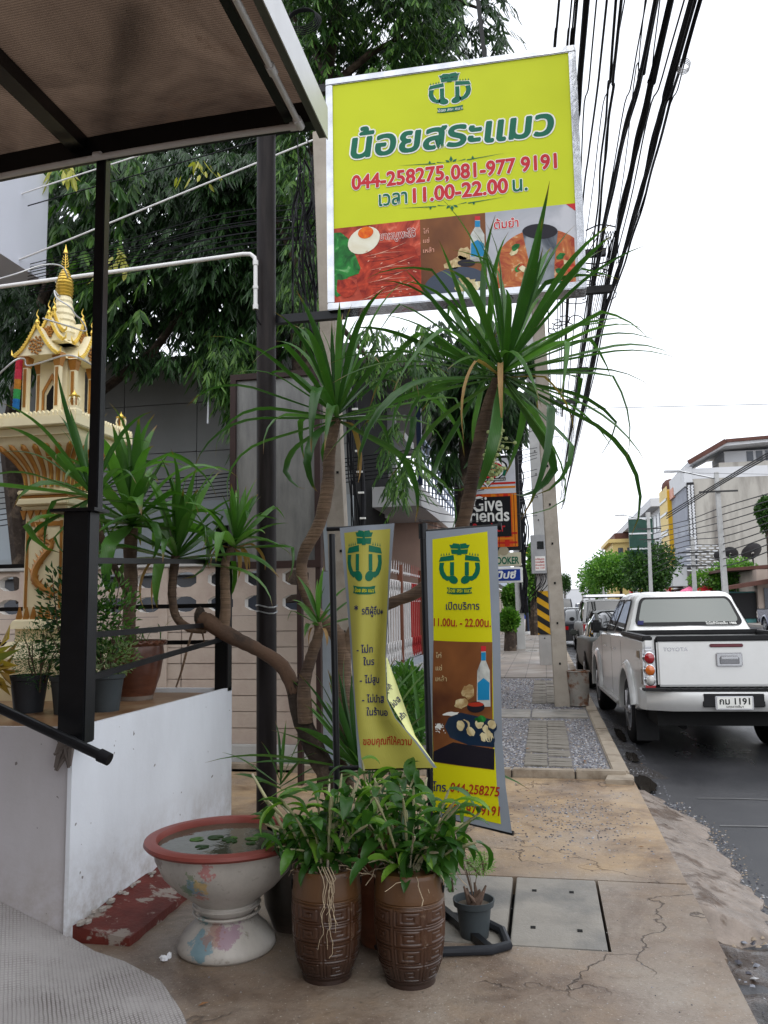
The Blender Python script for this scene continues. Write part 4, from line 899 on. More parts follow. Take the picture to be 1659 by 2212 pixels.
for i in range(9):
    L = .125; vs = []; p = Vector((0, 0, 0)); e = .7-.13*i; w = .044; seg = 6
    for k in range(seg+1):
        t = k/seg; ee = e-(1.0+.1*i)*t; d = Vector((math.cos(ee), 0, math.sin(ee))); nn = Vector((-math.sin(ee), 0, math.cos(ee))); ww = w*math.sin(math.pi*min(1, .12+t*.88))**.8*(1 if t < .99 else .1)
        vs += [p+Vector((0, -ww/2, 0))+nn*ww*.2, p, p+Vector((0, ww/2, 0))+nn*ww*.2]; p = p+d*L/seg
    me = bpy.data.meshes.new('leaf'); me.from_pydata([tuple(v) for v in vs], [], [(a*3+j, a*3+j+1, a*3+j+4, a*3+j+3) for a in range(seg) for j in (0, 1)]); me.materials.append(orchid); me.polygons.foreach_set('use_smooth', [True]*len(me.polygons)); OL.append(me)
vmesh = None
H_V = .405
def vase(loc, lab, rz):
    global vmesh
    t = T('tall_vase', lab, 'vase', (0, 0, 0))
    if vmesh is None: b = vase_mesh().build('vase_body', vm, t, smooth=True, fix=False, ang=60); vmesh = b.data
    else: b = link('vase_body', vmesh, t)
    MB().lathe([(.112, 0), (.121, .004), (.123, .012), (.116, .016), (.108, .008)], 0, 0, H_V-.02, 40).build('liner_rim', blackpot, t, smooth=True)
    MB().lathe([(.0001, 0), (.108, 0)], 0, 0, H_V-.03, 24).build('water', water_puddle, t)
    for s in (-1, 1): MB().sphere((.137*s*.98, 0, .345), .016, 8, 0, (.3, 1, 1.3)).build('handle_hole', dark_hole, t)
    t.location = loc; t.rotation_euler[2] = rz; return t
def orchid_plant(c, lab, seed, n, spread, roots):
    q = random.Random(seed); t = T('orchid_plant', lab, 'orchid', c); from mathutils import Euler
    for k in range(n):
        a = q.uniform(0, 6.28); lean = q.uniform(.05, .95)*spread; h = q.uniform(.08, .37)*(1-.12*lean); b = Vector((math.cos(a), math.sin(a), 0))*q.uniform(.01, .07)
        e = b+Vector((math.cos(a)*lean*.2, math.sin(a)*lean*.2, h)); mid = b.lerp(e, .5)+Vector((0, 0, .03)); pts = spline([b, mid, e], 4)
        MB().tube([Vector(c)+p for p in pts], [.0045+.002*math.sin(i*2.2) for i in range(len(pts))], 6).build('cane', cane, t, smooth=True)
        nl = q.randint(5, 9)
        if q.random() < .12: continue
        for i in range(nl):
            tt = .2+.8*i/(nl-1); p = pts[min(len(pts)-1, int(tt*(len(pts)-1)))]; o = link('leaf', q.choice(OL), t); o.location = p
            o.rotation_euler = Euler((q.uniform(-.4, .4), q.uniform(-.75, .45), a+i*2.6+q.uniform(-.5, .5))); s = q.uniform(.65, 1.25); o.scale = (s, s*q.uniform(.75, 1.1), s)
    rt = MB()
    for i in range(roots):
        a = q.uniform(0, 6.28); p = Vector(c)+Vector((q.gauss(0, .045), q.gauss(0, .045), .02)); pts = [p]
        for k in range(6): p = p+Vector((math.cos(a)*.016+q.gauss(0, .01), math.sin(a)*.016+q.gauss(0, .01), q.uniform(-.012, .006)-(.014 if k > 3 else 0))); pts.append(p)
        rt.tube(pts, q.uniform(.0012, .0026), 4)
    rt.build('aerial_roots', rootm, t, kind='stuff'); 
    mz = MB()
    for i in range(240): pebble(mz, c[0]+q.gauss(0, .045), c[1]+q.gauss(0, .045), c[2]-.012+q.uniform(-.01, .02), .012, 0)
    mz.build('bark_chips', M('chips', (.09, .06, .045), .9, 0, .4, 30), t, kind='stuff')
    return t
R.seed(4)
V1 = (-.875, 3.26, 0); V2_ = (-.55, 3.27, 0)
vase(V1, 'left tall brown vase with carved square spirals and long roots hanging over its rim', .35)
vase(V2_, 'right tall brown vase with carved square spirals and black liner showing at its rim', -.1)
o1 = orchid_plant((V1[0], V1[1], .405), 'orchid with yellow-green leaves and trailing pale roots in the left vase', 5, 30, 1.25, 46)
for k in range(7):   # long hanging roots on the front of the left vase
    x = V1[0]+.05+R.gauss(0, .022); pts = [Vector((x-.03, V1[1]-.1, .43)), Vector((x, V1[1]-.137, .4))]
    for j in range(R.randint(4, 12)): p = pts[-1]; pts.append(p+Vector((R.gauss(0, .007), -.0006 if p.z > .25 else .0, -R.uniform(.015, .03))))
    MB().tube(pts, [.0024-.0014*i/len(pts) for i in range(len(pts))], 5).build('hanging_root', rootm, o1, smooth=True)
orchid_plant((V2_[0], V2_[1], .39), 'dark green bushy orchid with dense canes in the right vase', 6, 32, 1.3, 34)
orchid_plant((-.72, 3.55, .42), 'orchid between and behind the two tall vases, on the brown jar', 7, 20, 1.35, 14)
MB().tube([Vector((-.98, 3.24, .44)), Vector((-1.07, 3.22, .6)), Vector((-1.16, 3.2, .76))], [.006, .0075, .005], 7).build('cane', cane, o1, smooth=True)
jar = T('brown_jar', 'round brown clay jar standing behind the two tall vases', 'jar', (-.72, 3.62, 0))
MB().lathe([(.1, 0), (.16, .12), (.175, .28), (.13, .42), (.11, .46), (.12, .49), (.1, .49), (.09, .4)], -.72, 3.62, 0, 36).build('jar_body', glaze('jar_glaze', (.12, .04, .02), (.2, .08, .04)), jar, smooth=True)
jar2 = T('ribbed_dark_jar', 'low dark glazed jar in the shade between basin and left vase', 'jar', (-1.15, 3.72, 0))
MB().lathe([(.09, 0), (.13, .1), (.15, .3), (.14, .42), (.12, .43)], -1.15, 3.72, 0, 30).build('jar_body', glaze('dark_glaze', (.03, .025, .02), (.07, .05, .04)), jar2, smooth=True)
# ================================================================ basin on a foot, water, lily pads
def basin_mat():
    n = NT('basin_clay'); tc = n.tc.outputs['Object']
    c = n.ramp(n.noise(4, 6, .65, st=(1, 1, .4)), [(.3, (.26, .24, .22)), (.6, (.44, .41, .37)), (.8, (.5, .47, .42))])
    c = n.mix(n.ramp(n.noise(30, 4, .7), [(.6, 0), (.75, .6)]), c, (.13, .11, .08))
    sp = n.n('SeparateXYZ'); n.l(tc, sp.inputs[0])
    def spot(cx, cz, r, colr, s):
        v = n.n('VectorMath', operation='DISTANCE'); cb_ = n.n('CombineXYZ'); n.l(sp.outputs[0], cb_.inputs[0]); n.l(sp.outputs[2], cb_.inputs[2]); n.l(cb_.outputs[0], v.inputs[0]); v.inputs[1].default_value = (cx, 0, cz)
        m_ = n.n('Math', operation='MULTIPLY_ADD'); m_.use_clamp = False; n.l(n.noise(s, 5, .7), m_.inputs[0]); m_.inputs[1].default_value = -.14; ofs = n.n('Math', operation='ADD'); n.l(v.outputs['Value'], ofs.inputs[0]); ofs.inputs[1].default_value = .07-r*.62; n.l(ofs.outputs[0], m_.inputs[2])
        y = n.n('Math', operation='LESS_THAN'); n.l(sp.outputs[1], y.inputs[0]); y.inputs[1].default_value = 0
        k = n.ramp(m_.outputs[0], [(0, .6), (.008, 0)]); return n.mix(1, k, y.outputs[0], 'MULTIPLY'), colr
    for cx, cz, r, colr, s in ((-.03, .315, .045, (.02, .17, .27), 30), (-.005, .325, .03, (.5, .3, .03), 45), (-.07, .3, .03, (.05, .14, .05), 40), (.03, .385, .035, (.42, .05, .06), 35), (-.03, .36, .018, (.08, .16, .04), 50), (-.02, .27, .02, (.4, .1, .06), 50), (-.2, .4, .035, (.12, .06, .04), 50),
                               (-.04, .06, .07, (.03, .2, .28), 22), (.05, .09, .055, (.25, .1, .2), 26), (0, .1, .05, (.3, .14, .1), 40), (-.05, .14, .02, (.05, .2, .22), 40)):
        k, cc = spot(cx, cz, r, cc_ := colr, s); c = n.mix(k, c, cc)
    return n.done(n.prin(c, .5, 0, n.bump(n.noise(40, 4), .001)))
bx, by = -1.365, 3.46
bs_ = T('footed_basin', 'large round water basin on a waisted foot with red rim and paint smears', 'basin', (bx, by, 0))
o = MB().lathe([(.185, 0), (.194, .014), (.19, .035), (.165, .075), (.138, .1), (.12, .122), (.108, .13), (.1, .14), (.108, .15), (.125, .165), (.13, .18), (.122, .19), (.13, .2), (.2, .255), (.25, .31), (.282, .38), (.29, .43), (.296, .432), (.28, .432), (.27, .38), (.2, .27), (.0001, .235)], n=64)
b = o.build('basin_body', basin_mat(), None, smooth=True, ang=60); b.parent = bs_
for k, (r, z, w) in enumerate(((.13, .178, .006), (.128, .148, .006))): MB().tube([(bx+r*math.cos(a), by+r*math.sin(a), z) for a in [i*.1309 for i in range(48)]], w, 6, closed=True).build('foot_ring', basin_mat() if False else b.data.materials[0], bs_, smooth=True)
b = MB().lathe([(.29, .425), (.318, .43), (.326, .44), (.322, .452), (.3, .458), (.278, .456), (.272, .44), (.272, .41)], bx, by, 0, 64).build('rim', M('red_rim', (.2, .05, .04), .38, 0, .2, 6, col2=(.12, .09, .06), t2=(.62, .8)), bs_, smooth=True)
bw_ = MB().lathe([(.0001, .43), (.272, .43)], bx, by, 0, 48); wm = NT('pond_water'); wmat = wm.done(wm.prin((.05, .052, .035), .05, 0, wm.bump(wm.noise(9, 3), .002)))
bw_.build('water', wmat, bs_)
R.seed(12)
for k in range(9):
    a = R.uniform(0, 6.28); r = R.uniform(0, .15); x = bx-.03+r*math.cos(a); y = by-.02+r*math.sin(a); rr = R.uniform(.018, .036); a0 = R.uniform(0, 6.28)
    MB().add([(x, y, .4335)]+[(x+rr*math.cos(a0+i*.34), y+rr*math.sin(a0+i*.34), .4325+.001*math.sin(i)) for i in range(18)], [(0, i, i+1) for i in range(1, 18)]).build('lily_pad', green_d if k % 3 else green_a, bs_, fix=False)
# small grey pot on the pavement
bs_.scale = (1.06, 1.06, 1.0)
sp0 = Vector((-.345, 3.72, .0)); t = pot('flower_pot', 'small grey plastic pot with a knotty caudex and pale feathery fronds inside the stand ring', sp0, .085, .155, greypot, prof=[(.058, 0), (.06, .006), (.074, .125), (.086, .13), (.09, .155), (.084, .155), (.07, .11)])
for k in range(9):
    a = R.uniform(0, 6.28); b = sp0+Vector((R.gauss(0, .015), R.gauss(0, .015), .12)); MB().tube([b, b+Vector((math.cos(a)*.022+R.gauss(0, .008), math.sin(a)*.022, .03)), b+Vector((math.cos(a)*.035+R.gauss(0, .015), math.sin(a)*.03, R.uniform(.035, .09)))], [.014, .011, .004], 7).build('caudex', M('caudex', (.12, .08, .06), .8, 0, .4, 30) if k == 0 else bpy.data.materials['caudex'], t, smooth=True)
for k in range(5):
    e = sp0+Vector((R.uniform(-.1, .04), R.uniform(-.03, .03), R.uniform(.3, .42))); MB().tube(spline([sp0+Vector((0, 0, .15)), (sp0+e)/2+Vector((0, 0, .12)), e], 3), .0015, 4).build('stem', bark_young, t)
bushy(lime, t, sp0+Vector((.03, 0, .3)), .065, .045, 900, .014, w=.13, twigs=3, seed=9); bushy(green_f, t, sp0+Vector((-.1, 0, .24)), .03, .07, 160, .014, w=.3, twigs=3, seed=10)
# crumpled tissue, litter, fallen leaves
tag(MB().add(*(lambda b: (b.v, b.f))(MB().sphere((-1.56, 3.28, .013), .017, 7, 0, (1.1, .7, .8)).sphere((-1.545, 3.295, .018), .015, 6, 0, (.7, 1, 1)).sphere((-1.575, 3.29, .012), .013, 5, 0, (1, .8, .8)))).build('crumpled_tissue', white_paint), 'crumpled white tissue lying beside the basin foot', 'tissue')
R.seed(31); dl = M('fallen_leaf', (.2, .1, .045), .7, 0, .4, 30)
for k, (x, y) in enumerate(((.5, 5.15), (.82, 4.65), (-1.25, 2.95), (.3, 7.6), (-.2, 8.2), (.85, 8.3))):
    z = .006 if x < .6 and y < 7 else (.05 if y > 7 and x < .6 else -.09); a = R.uniform(0, 6.28); s = R.uniform(.02, .04); m_ = Matrix.Rotation(a, 3, 'Z')
    o = MB().add([Vector((x, y, z))+m_ @ Vector(v)*s for v in ((-1, 0, 0), (0, -.4, .15), (1, 0, .05), (0, .4, .2), (0, 0, .02))], [(0, 1, 4), (1, 2, 4), (2, 3, 4), (3, 0, 4)]).build('fallen_leaf', dl)
    tag(o, 'dry brown leaf fallen '+('on the tan concrete by its cracked edge', 'in the concrete gutter', 'on the grey concrete near the basin', 'on the gravel near its front kerb', 'on the pavers', 'in the wet gutter by the kerb')[k], 'leaf', 'fallen leaves')
# ================================================================ vehicles (local: x right, y forward, z up, rear bumper at y = 0, then placed)
def paint(nm, c, metal=.2, dirt=.12, coat=.6, ro=.22):
    n = NT(nm); sp = n.n('SeparateXYZ'); n.l(n.tc.outputs['Object'], sp.inputs[0]); z = n.n('MapRange'); n.l(sp.outputs[2], z.inputs[0]); z.inputs[1].default_value = .25; z.inputs[2].default_value = .8; z.inputs[3].default_value = 1; z.inputs[4].default_value = 0
    k = n.mix(1, z.outputs[0], n.ramp(n.noise(5, 5, .7), [(.3, 0), (.75, .22)]), 'MULTIPLY'); k = n.mix(1, k, n.ramp(n.noise(2, 6, .7), [(.5, 0), (.8, dirt)]), 'ADD')
    return n.done(n.prin(n.mix(k, c, (.2, .17, .14)), n.mix(k, ro, .6), metal, None, Coat_Weight=coat, Coat_Roughness=.08, Specular_IOR_Level=.5 if coat > .3 else .2))
def glassm(nm, c, r=.04): n = NT(nm); return n.done(n.prin(c, r, .0, None, Coat_Weight=1, Coat_Roughness=.02))
w_paint = paint('white_car_paint', (.74, .74, .725)); tyre_m = M('tyre', (.014, .014, .015), .8, 0, .3, 30, .002, 80); rim_m = M('alloy', (.35, .35, .36), .35, .85, .15, 10)
trim_b = M('black_trim', (.015, .015, .016), .5, 0, .3, 20, .0005, 120); glass_t = glassm('tinted_glass', (.008, .01, .01)); glass_s = glassm('rear_glass', (.045, .065, .055), .08)
red_l = glassm('red_lens', (.3, .004, .008)); amb_l = glassm('amber_lens', (.55, .12, .006)); clr_l = glassm('clear_lens', (.45, .44, .42)); chr_m = M('bright_chrome', (.75, .75, .76), .08, 1, .05, 4)
under_m = M('underbody', (.01, .01, .01), .8)
def wheel(parent, x, y, r, w, side):
    c = Vector((x, y, r)); t = MB(); prof = [(r*.62, -w/2), (r*.9, -w/2), (r*.97, -w*.42), (r, -w*.25), (r, w*.25), (r*.97, w*.42), (r*.9, w/2), (r*.62, w/2), (r*.6, 0)]
    b = MB().lathe(prof+[prof[0]], n=32); b.f = [f for f in b.f if len(f) == 4]
    tt = MB().add([(x+v[2], y+v[0], r+v[1]) for v in b.v], b.f).build('wheel', tyre_m, parent, smooth=True)
    rm = MB(); b = MB().lathe([(.0001, .02), (r*.2, .025), (r*.22, .0), (r*.5, -.025), (r*.6, .0), (r*.63, .012), (r*.63, -.05)], n=32)
    ws = side*(w/2-.01); rm.add([(x+ws+side*v[2], y+v[0], r+v[1]) for v in b.v], b.f)
    for k in range(6):
        a = k*math.pi/3; d = Vector((0, math.cos(a), math.sin(a))); rm.bar(c+Vector((ws+side*.01, 0, 0))+d*r*.1, c+Vector((ws+side*.0, 0, 0))+d*r*.6, r*.14, .03)
    rm.build('rim', rim_m, tt, smooth=True)
def arch_poly(pts, arches):
    """side outline (y, z) closed along the bottom edge with wheel arches; arches: (yc, zc, r)"""
    out = list(pts)
    for yc, zc, r, z0 in arches:
        a0 = math.asin((z0-zc)/r); out += [(yc+r*math.cos(a0+(math.pi-2*a0)*i/14)*1, zc+r*math.sin(a0+(math.pi-2*a0)*i/14)) for i in range(15)][::1]
    return out
def pickup(label, pnt, detail=True, group=None, glassr=None):
    t = T('pickup_truck', label, 'pickup truck', (0, 0, 0), group)
    HW = .87; RY, FY, WR = 1.28, 4.36, .375
    # bed side + cab side as one skin each
    for s in (-1, 1):
        # points: top edge from the tail to the nose, then the underside back with the arches
        top = [(.13, .58), (.1, .8), (.11, 1.19), (1.72, 1.2), (1.74, 1.2), (3.75, 1.16), (4.3, 1.06), (5.0, .98), (5.17, .86), (5.2, .5), (5.1, .36)]
        bot = arch_poly([], [(FY, WR, .46, .36)])+[(FY-.5, .34), (RY+.5, .36)]+arch_poly([], [(RY, WR, .47, .42)])
        b = MB(); poly = top+bot
        # bulged skin: three thickness layers
        n = len(poly); cy = 2.6; secs = []
        def ins(k): return [(lerp(p[0], 2.6, k*.012) if p[0] < .3 or p[0] > 4.9 else p[0], lerp(p[1], .8, k*.05)) for p in poly]
        ly = [(HW-.10, ins(0)), (HW-.025, ins(0)), (HW, ins(1))]
        vs = []; 
        for xx, q in ly: vs += [(s*xx, a, c) for a, c in q]
        fs = [(i, (i+1) % n, n+(i+1) % n, n+i) for i in range(n)]+[(n+i, n+(i+1) % n, 2*n+(i+1) % n, 2*n+i) for i in range(n)]+[tuple(range(2*n, 3*n))]
        b.add(vs, fs); b.build('side_panel', pnt, t, smooth=True, ang=35)
        for yc, rr in ((RY, .47), (FY, .46)):
            arc = [Vector((s*(HW+.005), yc+(rr+.03)*math.cos(a), WR+(rr+.03)*math.sin(a))) for a in [rad(-4+(172 if yc == RY else 186)*i/22) for i in range(23)]]
            f = MB(); 
            vs = []; 
            for p in arc:
                d = Vector((0, p.y-yc, p.z-WR)).normalized()
                vs += [p-d*.045+Vector((-s*.05, 0, 0)), p-d*.045+Vector((s*.045, 0, 0)), p-d*.02+Vector((s*.05, 0, 0)), p+d*.05+Vector((s*.008, 0, 0)), p+d*.055+Vector((-s*.02, 0, 0))]
            f.add(vs, [(i*5+j, i*5+j+1, (i+1)*5+j+1, (i+1)*5+j) for i in range(22) for j in range(4)]); f.build('wheel_flare', pnt, t, smooth=True, ang=50)
        wheel(t, s*(HW-.115), RY, WR, .25, s); wheel(t, s*(HW-.115), FY, WR, .25, s)
        if detail:
            MB().box(min(s*.82, s*.94), max(s*.82, s*.94), RY+.62, FY-.62, .36, .4).build('side_step', M('step_alu', (.35, .34, .32), .5, .5, .2, 9) if 'step_alu' not in bpy.data.materials else bpy.data.materials['step_alu'], t, bevel=.012)
            MB().box(min(s*.62, s*.87), max(s*.62, s*.87), RY-.47, RY-.455, .1, .5).build('mud_flap', trim_b, t)
            for y in (2.2, 3.15): MB().box(min(s*(HW+.0), s*(HW+.035)), max(s*(HW+.0), s*(HW+.035)), y, y+.16, .99, 1.02).build('door_handle', chr_m, t, bevel=.006)
            for y in (1.76, 2.68, 3.72): MB().box(min(s*(HW-.004), s*(HW+.0015)), max(s*(HW-.004), s*(HW+.0015)), y, y+.008, .45, 1.13).build('door_gap', trim_b, t)
    # underbody and bed
    MB().box(-.74, .74, .2, 5.05, .34, .62).build('chassis', under_m, t)
    MB().tube([(-.45, .3, .32), (-.45, 2.2, .32)], .035, 8).build('exhaust', under_m, t); MB().tube([(-.7, RY, .37), (.7, RY, .37)], .07, 10).build('axle', under_m, t); MB().sphere((.05, RY, .36), .16, 12).build('axle_housing', under_m, t, smooth=True)
    MB().box(-.77, .77, .14, 1.72, .7, .74).build('bed_floor', trim_b, t); MB().box(-.8, .8, 1.69, 1.72, .7, 1.22).build('bulkhead', pnt, t)
    MB().box(-.8, .8, 1.66, 1.715, 1.19, 1.245).build('bulkhead_rail', trim_b, t, bevel=.012)
    for s in (-1, 1): MB().box(min(s*.765, s*.872), max(s*.765, s*.872), .11, 1.7, 1.18, 1.235).build('bed_rail', trim_b, t, bevel=.014)
    tg = MB().box(-.735, .735, .07, .13, .735, 1.19).build('tailgate', pnt, t, bevel=.02)
    MB().box(-.735, .735, .062, .14, 1.178, 1.232).build('rail_cap', trim_b, tg, bevel=.012)
    MB().box(-.745, .745, .1, .14, .7, 1.2).build('gap', under_m, t)
    hnd = MB().box(-.135, .135, .052, .072, .93, 1.065).build('handle_bezel', chr_m, tg, bevel=.018); MB().box(-.1, .1, .045, .055, .955, 1.02).build('handle_recess', M('handle_shade', (.25, .25, .26), .2, 1, .1, 4) if 'handle_shade' not in bpy.data.materials else bpy.data.materials['handle_shade'], tg, bevel=.008)
    MB().box(-.09, .09, .035, .05, 1.0, 1.035).build('handle', chr_m, tg, bevel=.008)
    MB().box(-.19, .15, .058, .072, 1.118, 1.152).build('brake_light', M('dull_red_lens', (.13, .02, .03), .3) if 'dull_red_lens' not in bpy.data.materials else bpy.data.materials['dull_red_lens'], tg, bevel=.01)
    TP = Print(lambda u, v: (Vector((u, .0695, v)), Vector((0, -1, 0))))
    if detail:
        mb = MB(); text_on(TP, mb, 'TOYOTA', -.665, 1.085, .25, .05, 2, 0, .03); text_on(TP, mb, 'HILUX', .44, 1.12, .25, .065, 2, 0, .03); text_on(TP, mb, 'VIGO', .47, .85, .2, .06, 2, 0, .03); text_on(TP, mb, 'EXCLUSIVE', .47, .80, .2, .03, 2, 0, .02); mb.build('badge', chr_m, tg, fix=False)
    for s in (-1, 1):   # lamp cluster: recessed silver body, three round lenses, red strip
        lc = MB(); x0, x1 = sorted((s*.755, s*.885)); lc.box(x0, x1, .052, .25, .72, 1.13); L = lc.build('tail_lamp', chr_m, t, bevel=.03)
        for z, mm, r in ((1.02, red_l, .056), (.9, amb_l, .052), (.8, clr_l, .047)):
            cx = (x0+x1)/2-.0*s; b = MB().lathe([(r, 0), (r, .012), (r*.8, .022), (.0001, .028)], n=24); MB().add([(cx+v[0]*.93, .052-v[2], z+v[1]*.95) for v in b.v], b.f).build('lens', mm, L, smooth=True)
            b = MB().lathe([(r+.001, 0), (r+.008, .008), (r+.001, .014)], n=24); b.f = [f for f in b.f if len(f) == 4]; MB().add([(cx+v[0]*.93, .052-v[2], z+v[1]*.95) for v in b.v], b.f).build('lens_ring', chr_m, L, smooth=True)
        MB().box(x0+.012, x1-.012, .046, .06, .728, .752).build('reflector', red_l, L)
    # bumper
    bp_ = MB(); prof = [(.0, .56), (-.02, .62), (-.01, .69), (.04, .705), (.16, .705), (.16, .52), (.04, .5)]
    secs = []
    for x in (-.9, -.86, -.6, -.3, 0, .3, .6, .86, .9):
        k = .14*max(0, abs(x)-.6)/.3; secs.append([(x, y+k*(1.6 if abs(x) > .88 else 1), z) for y, z in prof])
    bp_.loft(secs); bm_ = bp_.build('rear_bumper', pnt, t, smooth=True, ang=30)
    MB().box(-.66, .66, -.018, .1, .703, .722).build('step_pad', trim_b, bm_, bevel=.004); MB().box(-.9, -.66, .0, .12, .7, .724).build('step_pad', trim_b, bm_); MB().box(.66, .9, .0, .12, .7, .724).build('step_pad', trim_b, bm_)
    for k in range(15): MB().box(-.62+k*.085, -.6+k*.085, -.018, .09, .722, .727).build('step_rib', trim_b, bm_)
    MB().box(-.31, .31, -.024, .04, .545, .675).build('plate_recess', trim_b, bm_, bevel=.01)
    pf = MB().box(-.19, .19, -.036, -.022, .525, .655).build('plate_frame', chr_m, bm_, bevel=.006); MB().box(-.172, .172, -.04, -.034, .537, .645).build('number_plate', ink_white, bm_)
    NP = Print(lambda u, v: (Vector((u, -.0402, v)), Vector((0, -1, 0))))
    if detail: mb = MB(); text_on(NP, mb, 'กม 1191', 0, .577, .3, .085, 1, 0, .03, align='C'); text_on(NP, mb, 'นครราชสีมา', 0, .546, .17, .028, 1, 0, .015, align='C'); mb.build('plate_lettering', trim_b, bm_, fix=False)
    # cab: glass box with painted pillars and roof
    zb, zr = 1.17, 1.70
    def sec(y, z0, z1, w0, w1): return [(-w0, y, z0), (-lerp(w0, w1, .5)-.015, y, lerp(z0, z1, .5)), (-w1, y, z1), (w1, y, z1), (lerp(w0, w1, .5)+.015, y, lerp(z0, z1, .5)), (w0, y, z0)]
    # rear wall bottom y 1.74, top y 2.0; windscreen base 4.0, top 3.1
    def cabp(u, v):  # u around, v up : returns corner points at height v
        k = v; yb = lerp(1.74, 2.05, k); yf = lerp(4.02, 3.2, k); w = lerp(.80, .6, k); return yb, yf, w
    rings = []
    for k in (0, .2, .45, .7, .88, .96, 1.0):
        yb, yf, w = cabp(0, k); z = lerp(zb, zr, k); sh = {.88: .0, .96: .02, 1.0: .07}.get(k, 0); c = .10
        yb += sh; yf -= sh; w -= sh; pr = [(-w+c, yb-.0), (-w+.03, yb+.035), (-w, yb+c), (-w-.005, (yb+yf)/2), (-w, yf-c), (-w+c, yf), (0, yf+.05), (w-c, yf), (w, yf-c), (w+.005, (yb+yf)/2), (w, yb+c), (w-.03, yb+.035), (w-c, yb), (0, yb-.03)]
        rings.append([(x, y, z) for x, y in pr])
    b = MB().loft(rings); b.add([(x, y, zr+.0) for x, y, z in rings[-1]], [tuple(range(14))]); b.build('cab_shell', pnt, t, smooth=True, ang=28)
    for q in range(-3, 4): MB().box(q*.13-.03, q*.13+.03, 2.3, 3.15, zr-.002, zr+.008).build('roof_rib', pnt, t, bevel=.006)
    for s in (-1, 1): MB().box(min(s*.5, s*.52), max(s*.5, s*.52), 2.17, 3.2, zr-.003, zr+.004).build('roof_gutter', trim_b, t)
    def cab_pt(side, a, k, out=.006):    # windows laid on the shell
        yb, yf, w = cabp(0, k); z = lerp(zb, zr, k)
        if side == 'rear': return (a*(w-.02), yb-.03*(1-a*a)-out+.0, z)
        if side == 'front': return (a*(w-.05), yf+.05*(1-a*a)+out, z)
        return (side*(w+.006+out), lerp(yb, yf, a), z)
    gl = glassr or glass_s
    def winp(pts, side, mm, name, out):
        # rounded outline filled as a fan grid
        mb = MB(); m_ = len(pts); cx = sum(p[0] for p in pts)/m_; cy = sum(p[1] for p in pts)/m_; rgs = []
        for f_ in (1, .75, .5, .25): rgs += [cab_pt(side, lerp(cx, p[0], f_), lerp(cy, p[1], f_), out) for p in pts]
        rgs.append(cab_pt(side, cx, cy, out)); fs = []
        for r_ in (0, 1, 2):
            for i in range(m_): fs.append((r_*m_+i, r_*m_+(i+1) % m_, (r_+1)*m_+(i+1) % m_, (r_+1)*m_+i))
        fs += [(3*m_+i, 3*m_+(i+1) % m_, 4*m_) for i in range(m_)]
        return mb.add(rgs, fs).build(name, mm, t, smooth=True, fix=True)
    def rr(x0, x1, y0, y1, r, tl=0):
        o = []
        for cx, cy, a0 in ((x1-r[0], y1-r[1], 0), (x0+r[0], y1-r[1], 90), (x0+r[0], y0+r[1], 180), (x1-r[0], y0+r[1], 270)):
            for i in range(5): a = rad(a0+22.5*i); o.append((cx+r[0]*math.cos(a)+tl*(cy-y0), cy+r[1]*math.sin(a)))
        o2 = []
        for a, b in zip(o, o[1:]+o[:1]):
            o2.append(a)
            if abs(a[0]-b[0])+abs(a[1]-b[1]) > .2: o2 += [(lerp(a[0], b[0], j/9), lerp(a[1], b[1], j/9)) for j in range(1, 9)]
        return o2
    winp(rr(-.93, .93, .24, .88, (.09, .14)), 'rear', trim_b, 'window_seal', .012); winp(rr(-.87, .87, .31, .83, (.07, .12)), 'rear', gl, 'rear_window', .018)
    winp(rr(-.95, .95, .04, .93, (.06, .1)), 'front', glass_t, 'windscreen', .008)
    for s in (-1, 1):
        winp(rr(.06, .46, .06, .84, (.03, .08)), s, trim_b, 'window_seal', .006); winp(rr(.09, .43, .1, .8, (.03, .08)), s, glass_t, 'side_window', .012)
        winp(rr(.49, .93, .06, .84, (.03, .08)), s, trim_b, 'window_seal', .006); winp(rr(.52, .9, .1, .8, (.03, .08)), s, glass_t, 'side_window', .012)
        MB().box(min(s*.88, s*1.03), max(s*.88, s*1.03), 3.62, 3.74, 1.16, 1.34).build('wing_mirror', trim_b, t, bevel=.03); MB().bar((s*.78, 3.68, 1.2), (s*.95, 3.68, 1.22), .05).build('mirror_arm', trim_b, t)
    # cab shoulders and bonnet
    MB().box(-.80, .80, 1.73, 4.05, .6, 1.185).build('cabin_floor', pnt, t, bevel=.01)
    hd = MB(); hd.loft([[(-.82, y, z-.2), (-.82, y, z-.05), (-.7, y, z+.01), (0, y, z+.04), (.7, y, z+.01), (.82, y, z-.05), (.82, y, z-.2)] for y, z in ((3.95, 1.17), (4.4, 1.12), (4.9, 1.03), (5.15, .92), (5.22, .7))]); hd.build('bonnet', pnt, t, smooth=True, ang=60)
    MB().box(-.82, .82, 5.1, 5.28, .4, .66).build('front_bumper', pnt, t, bevel=.04); MB().box(-.4, .4, 5.2, 5.26, .7, .86).build('grille', trim_b, t, bevel=.01)
    for s in (-1, 1): MB().box(min(s*.5, s*.8), max(s*.5, s*.8), 5.12, 5.24, .72, .88).build('headlight', clr_l, t, bevel=.03)
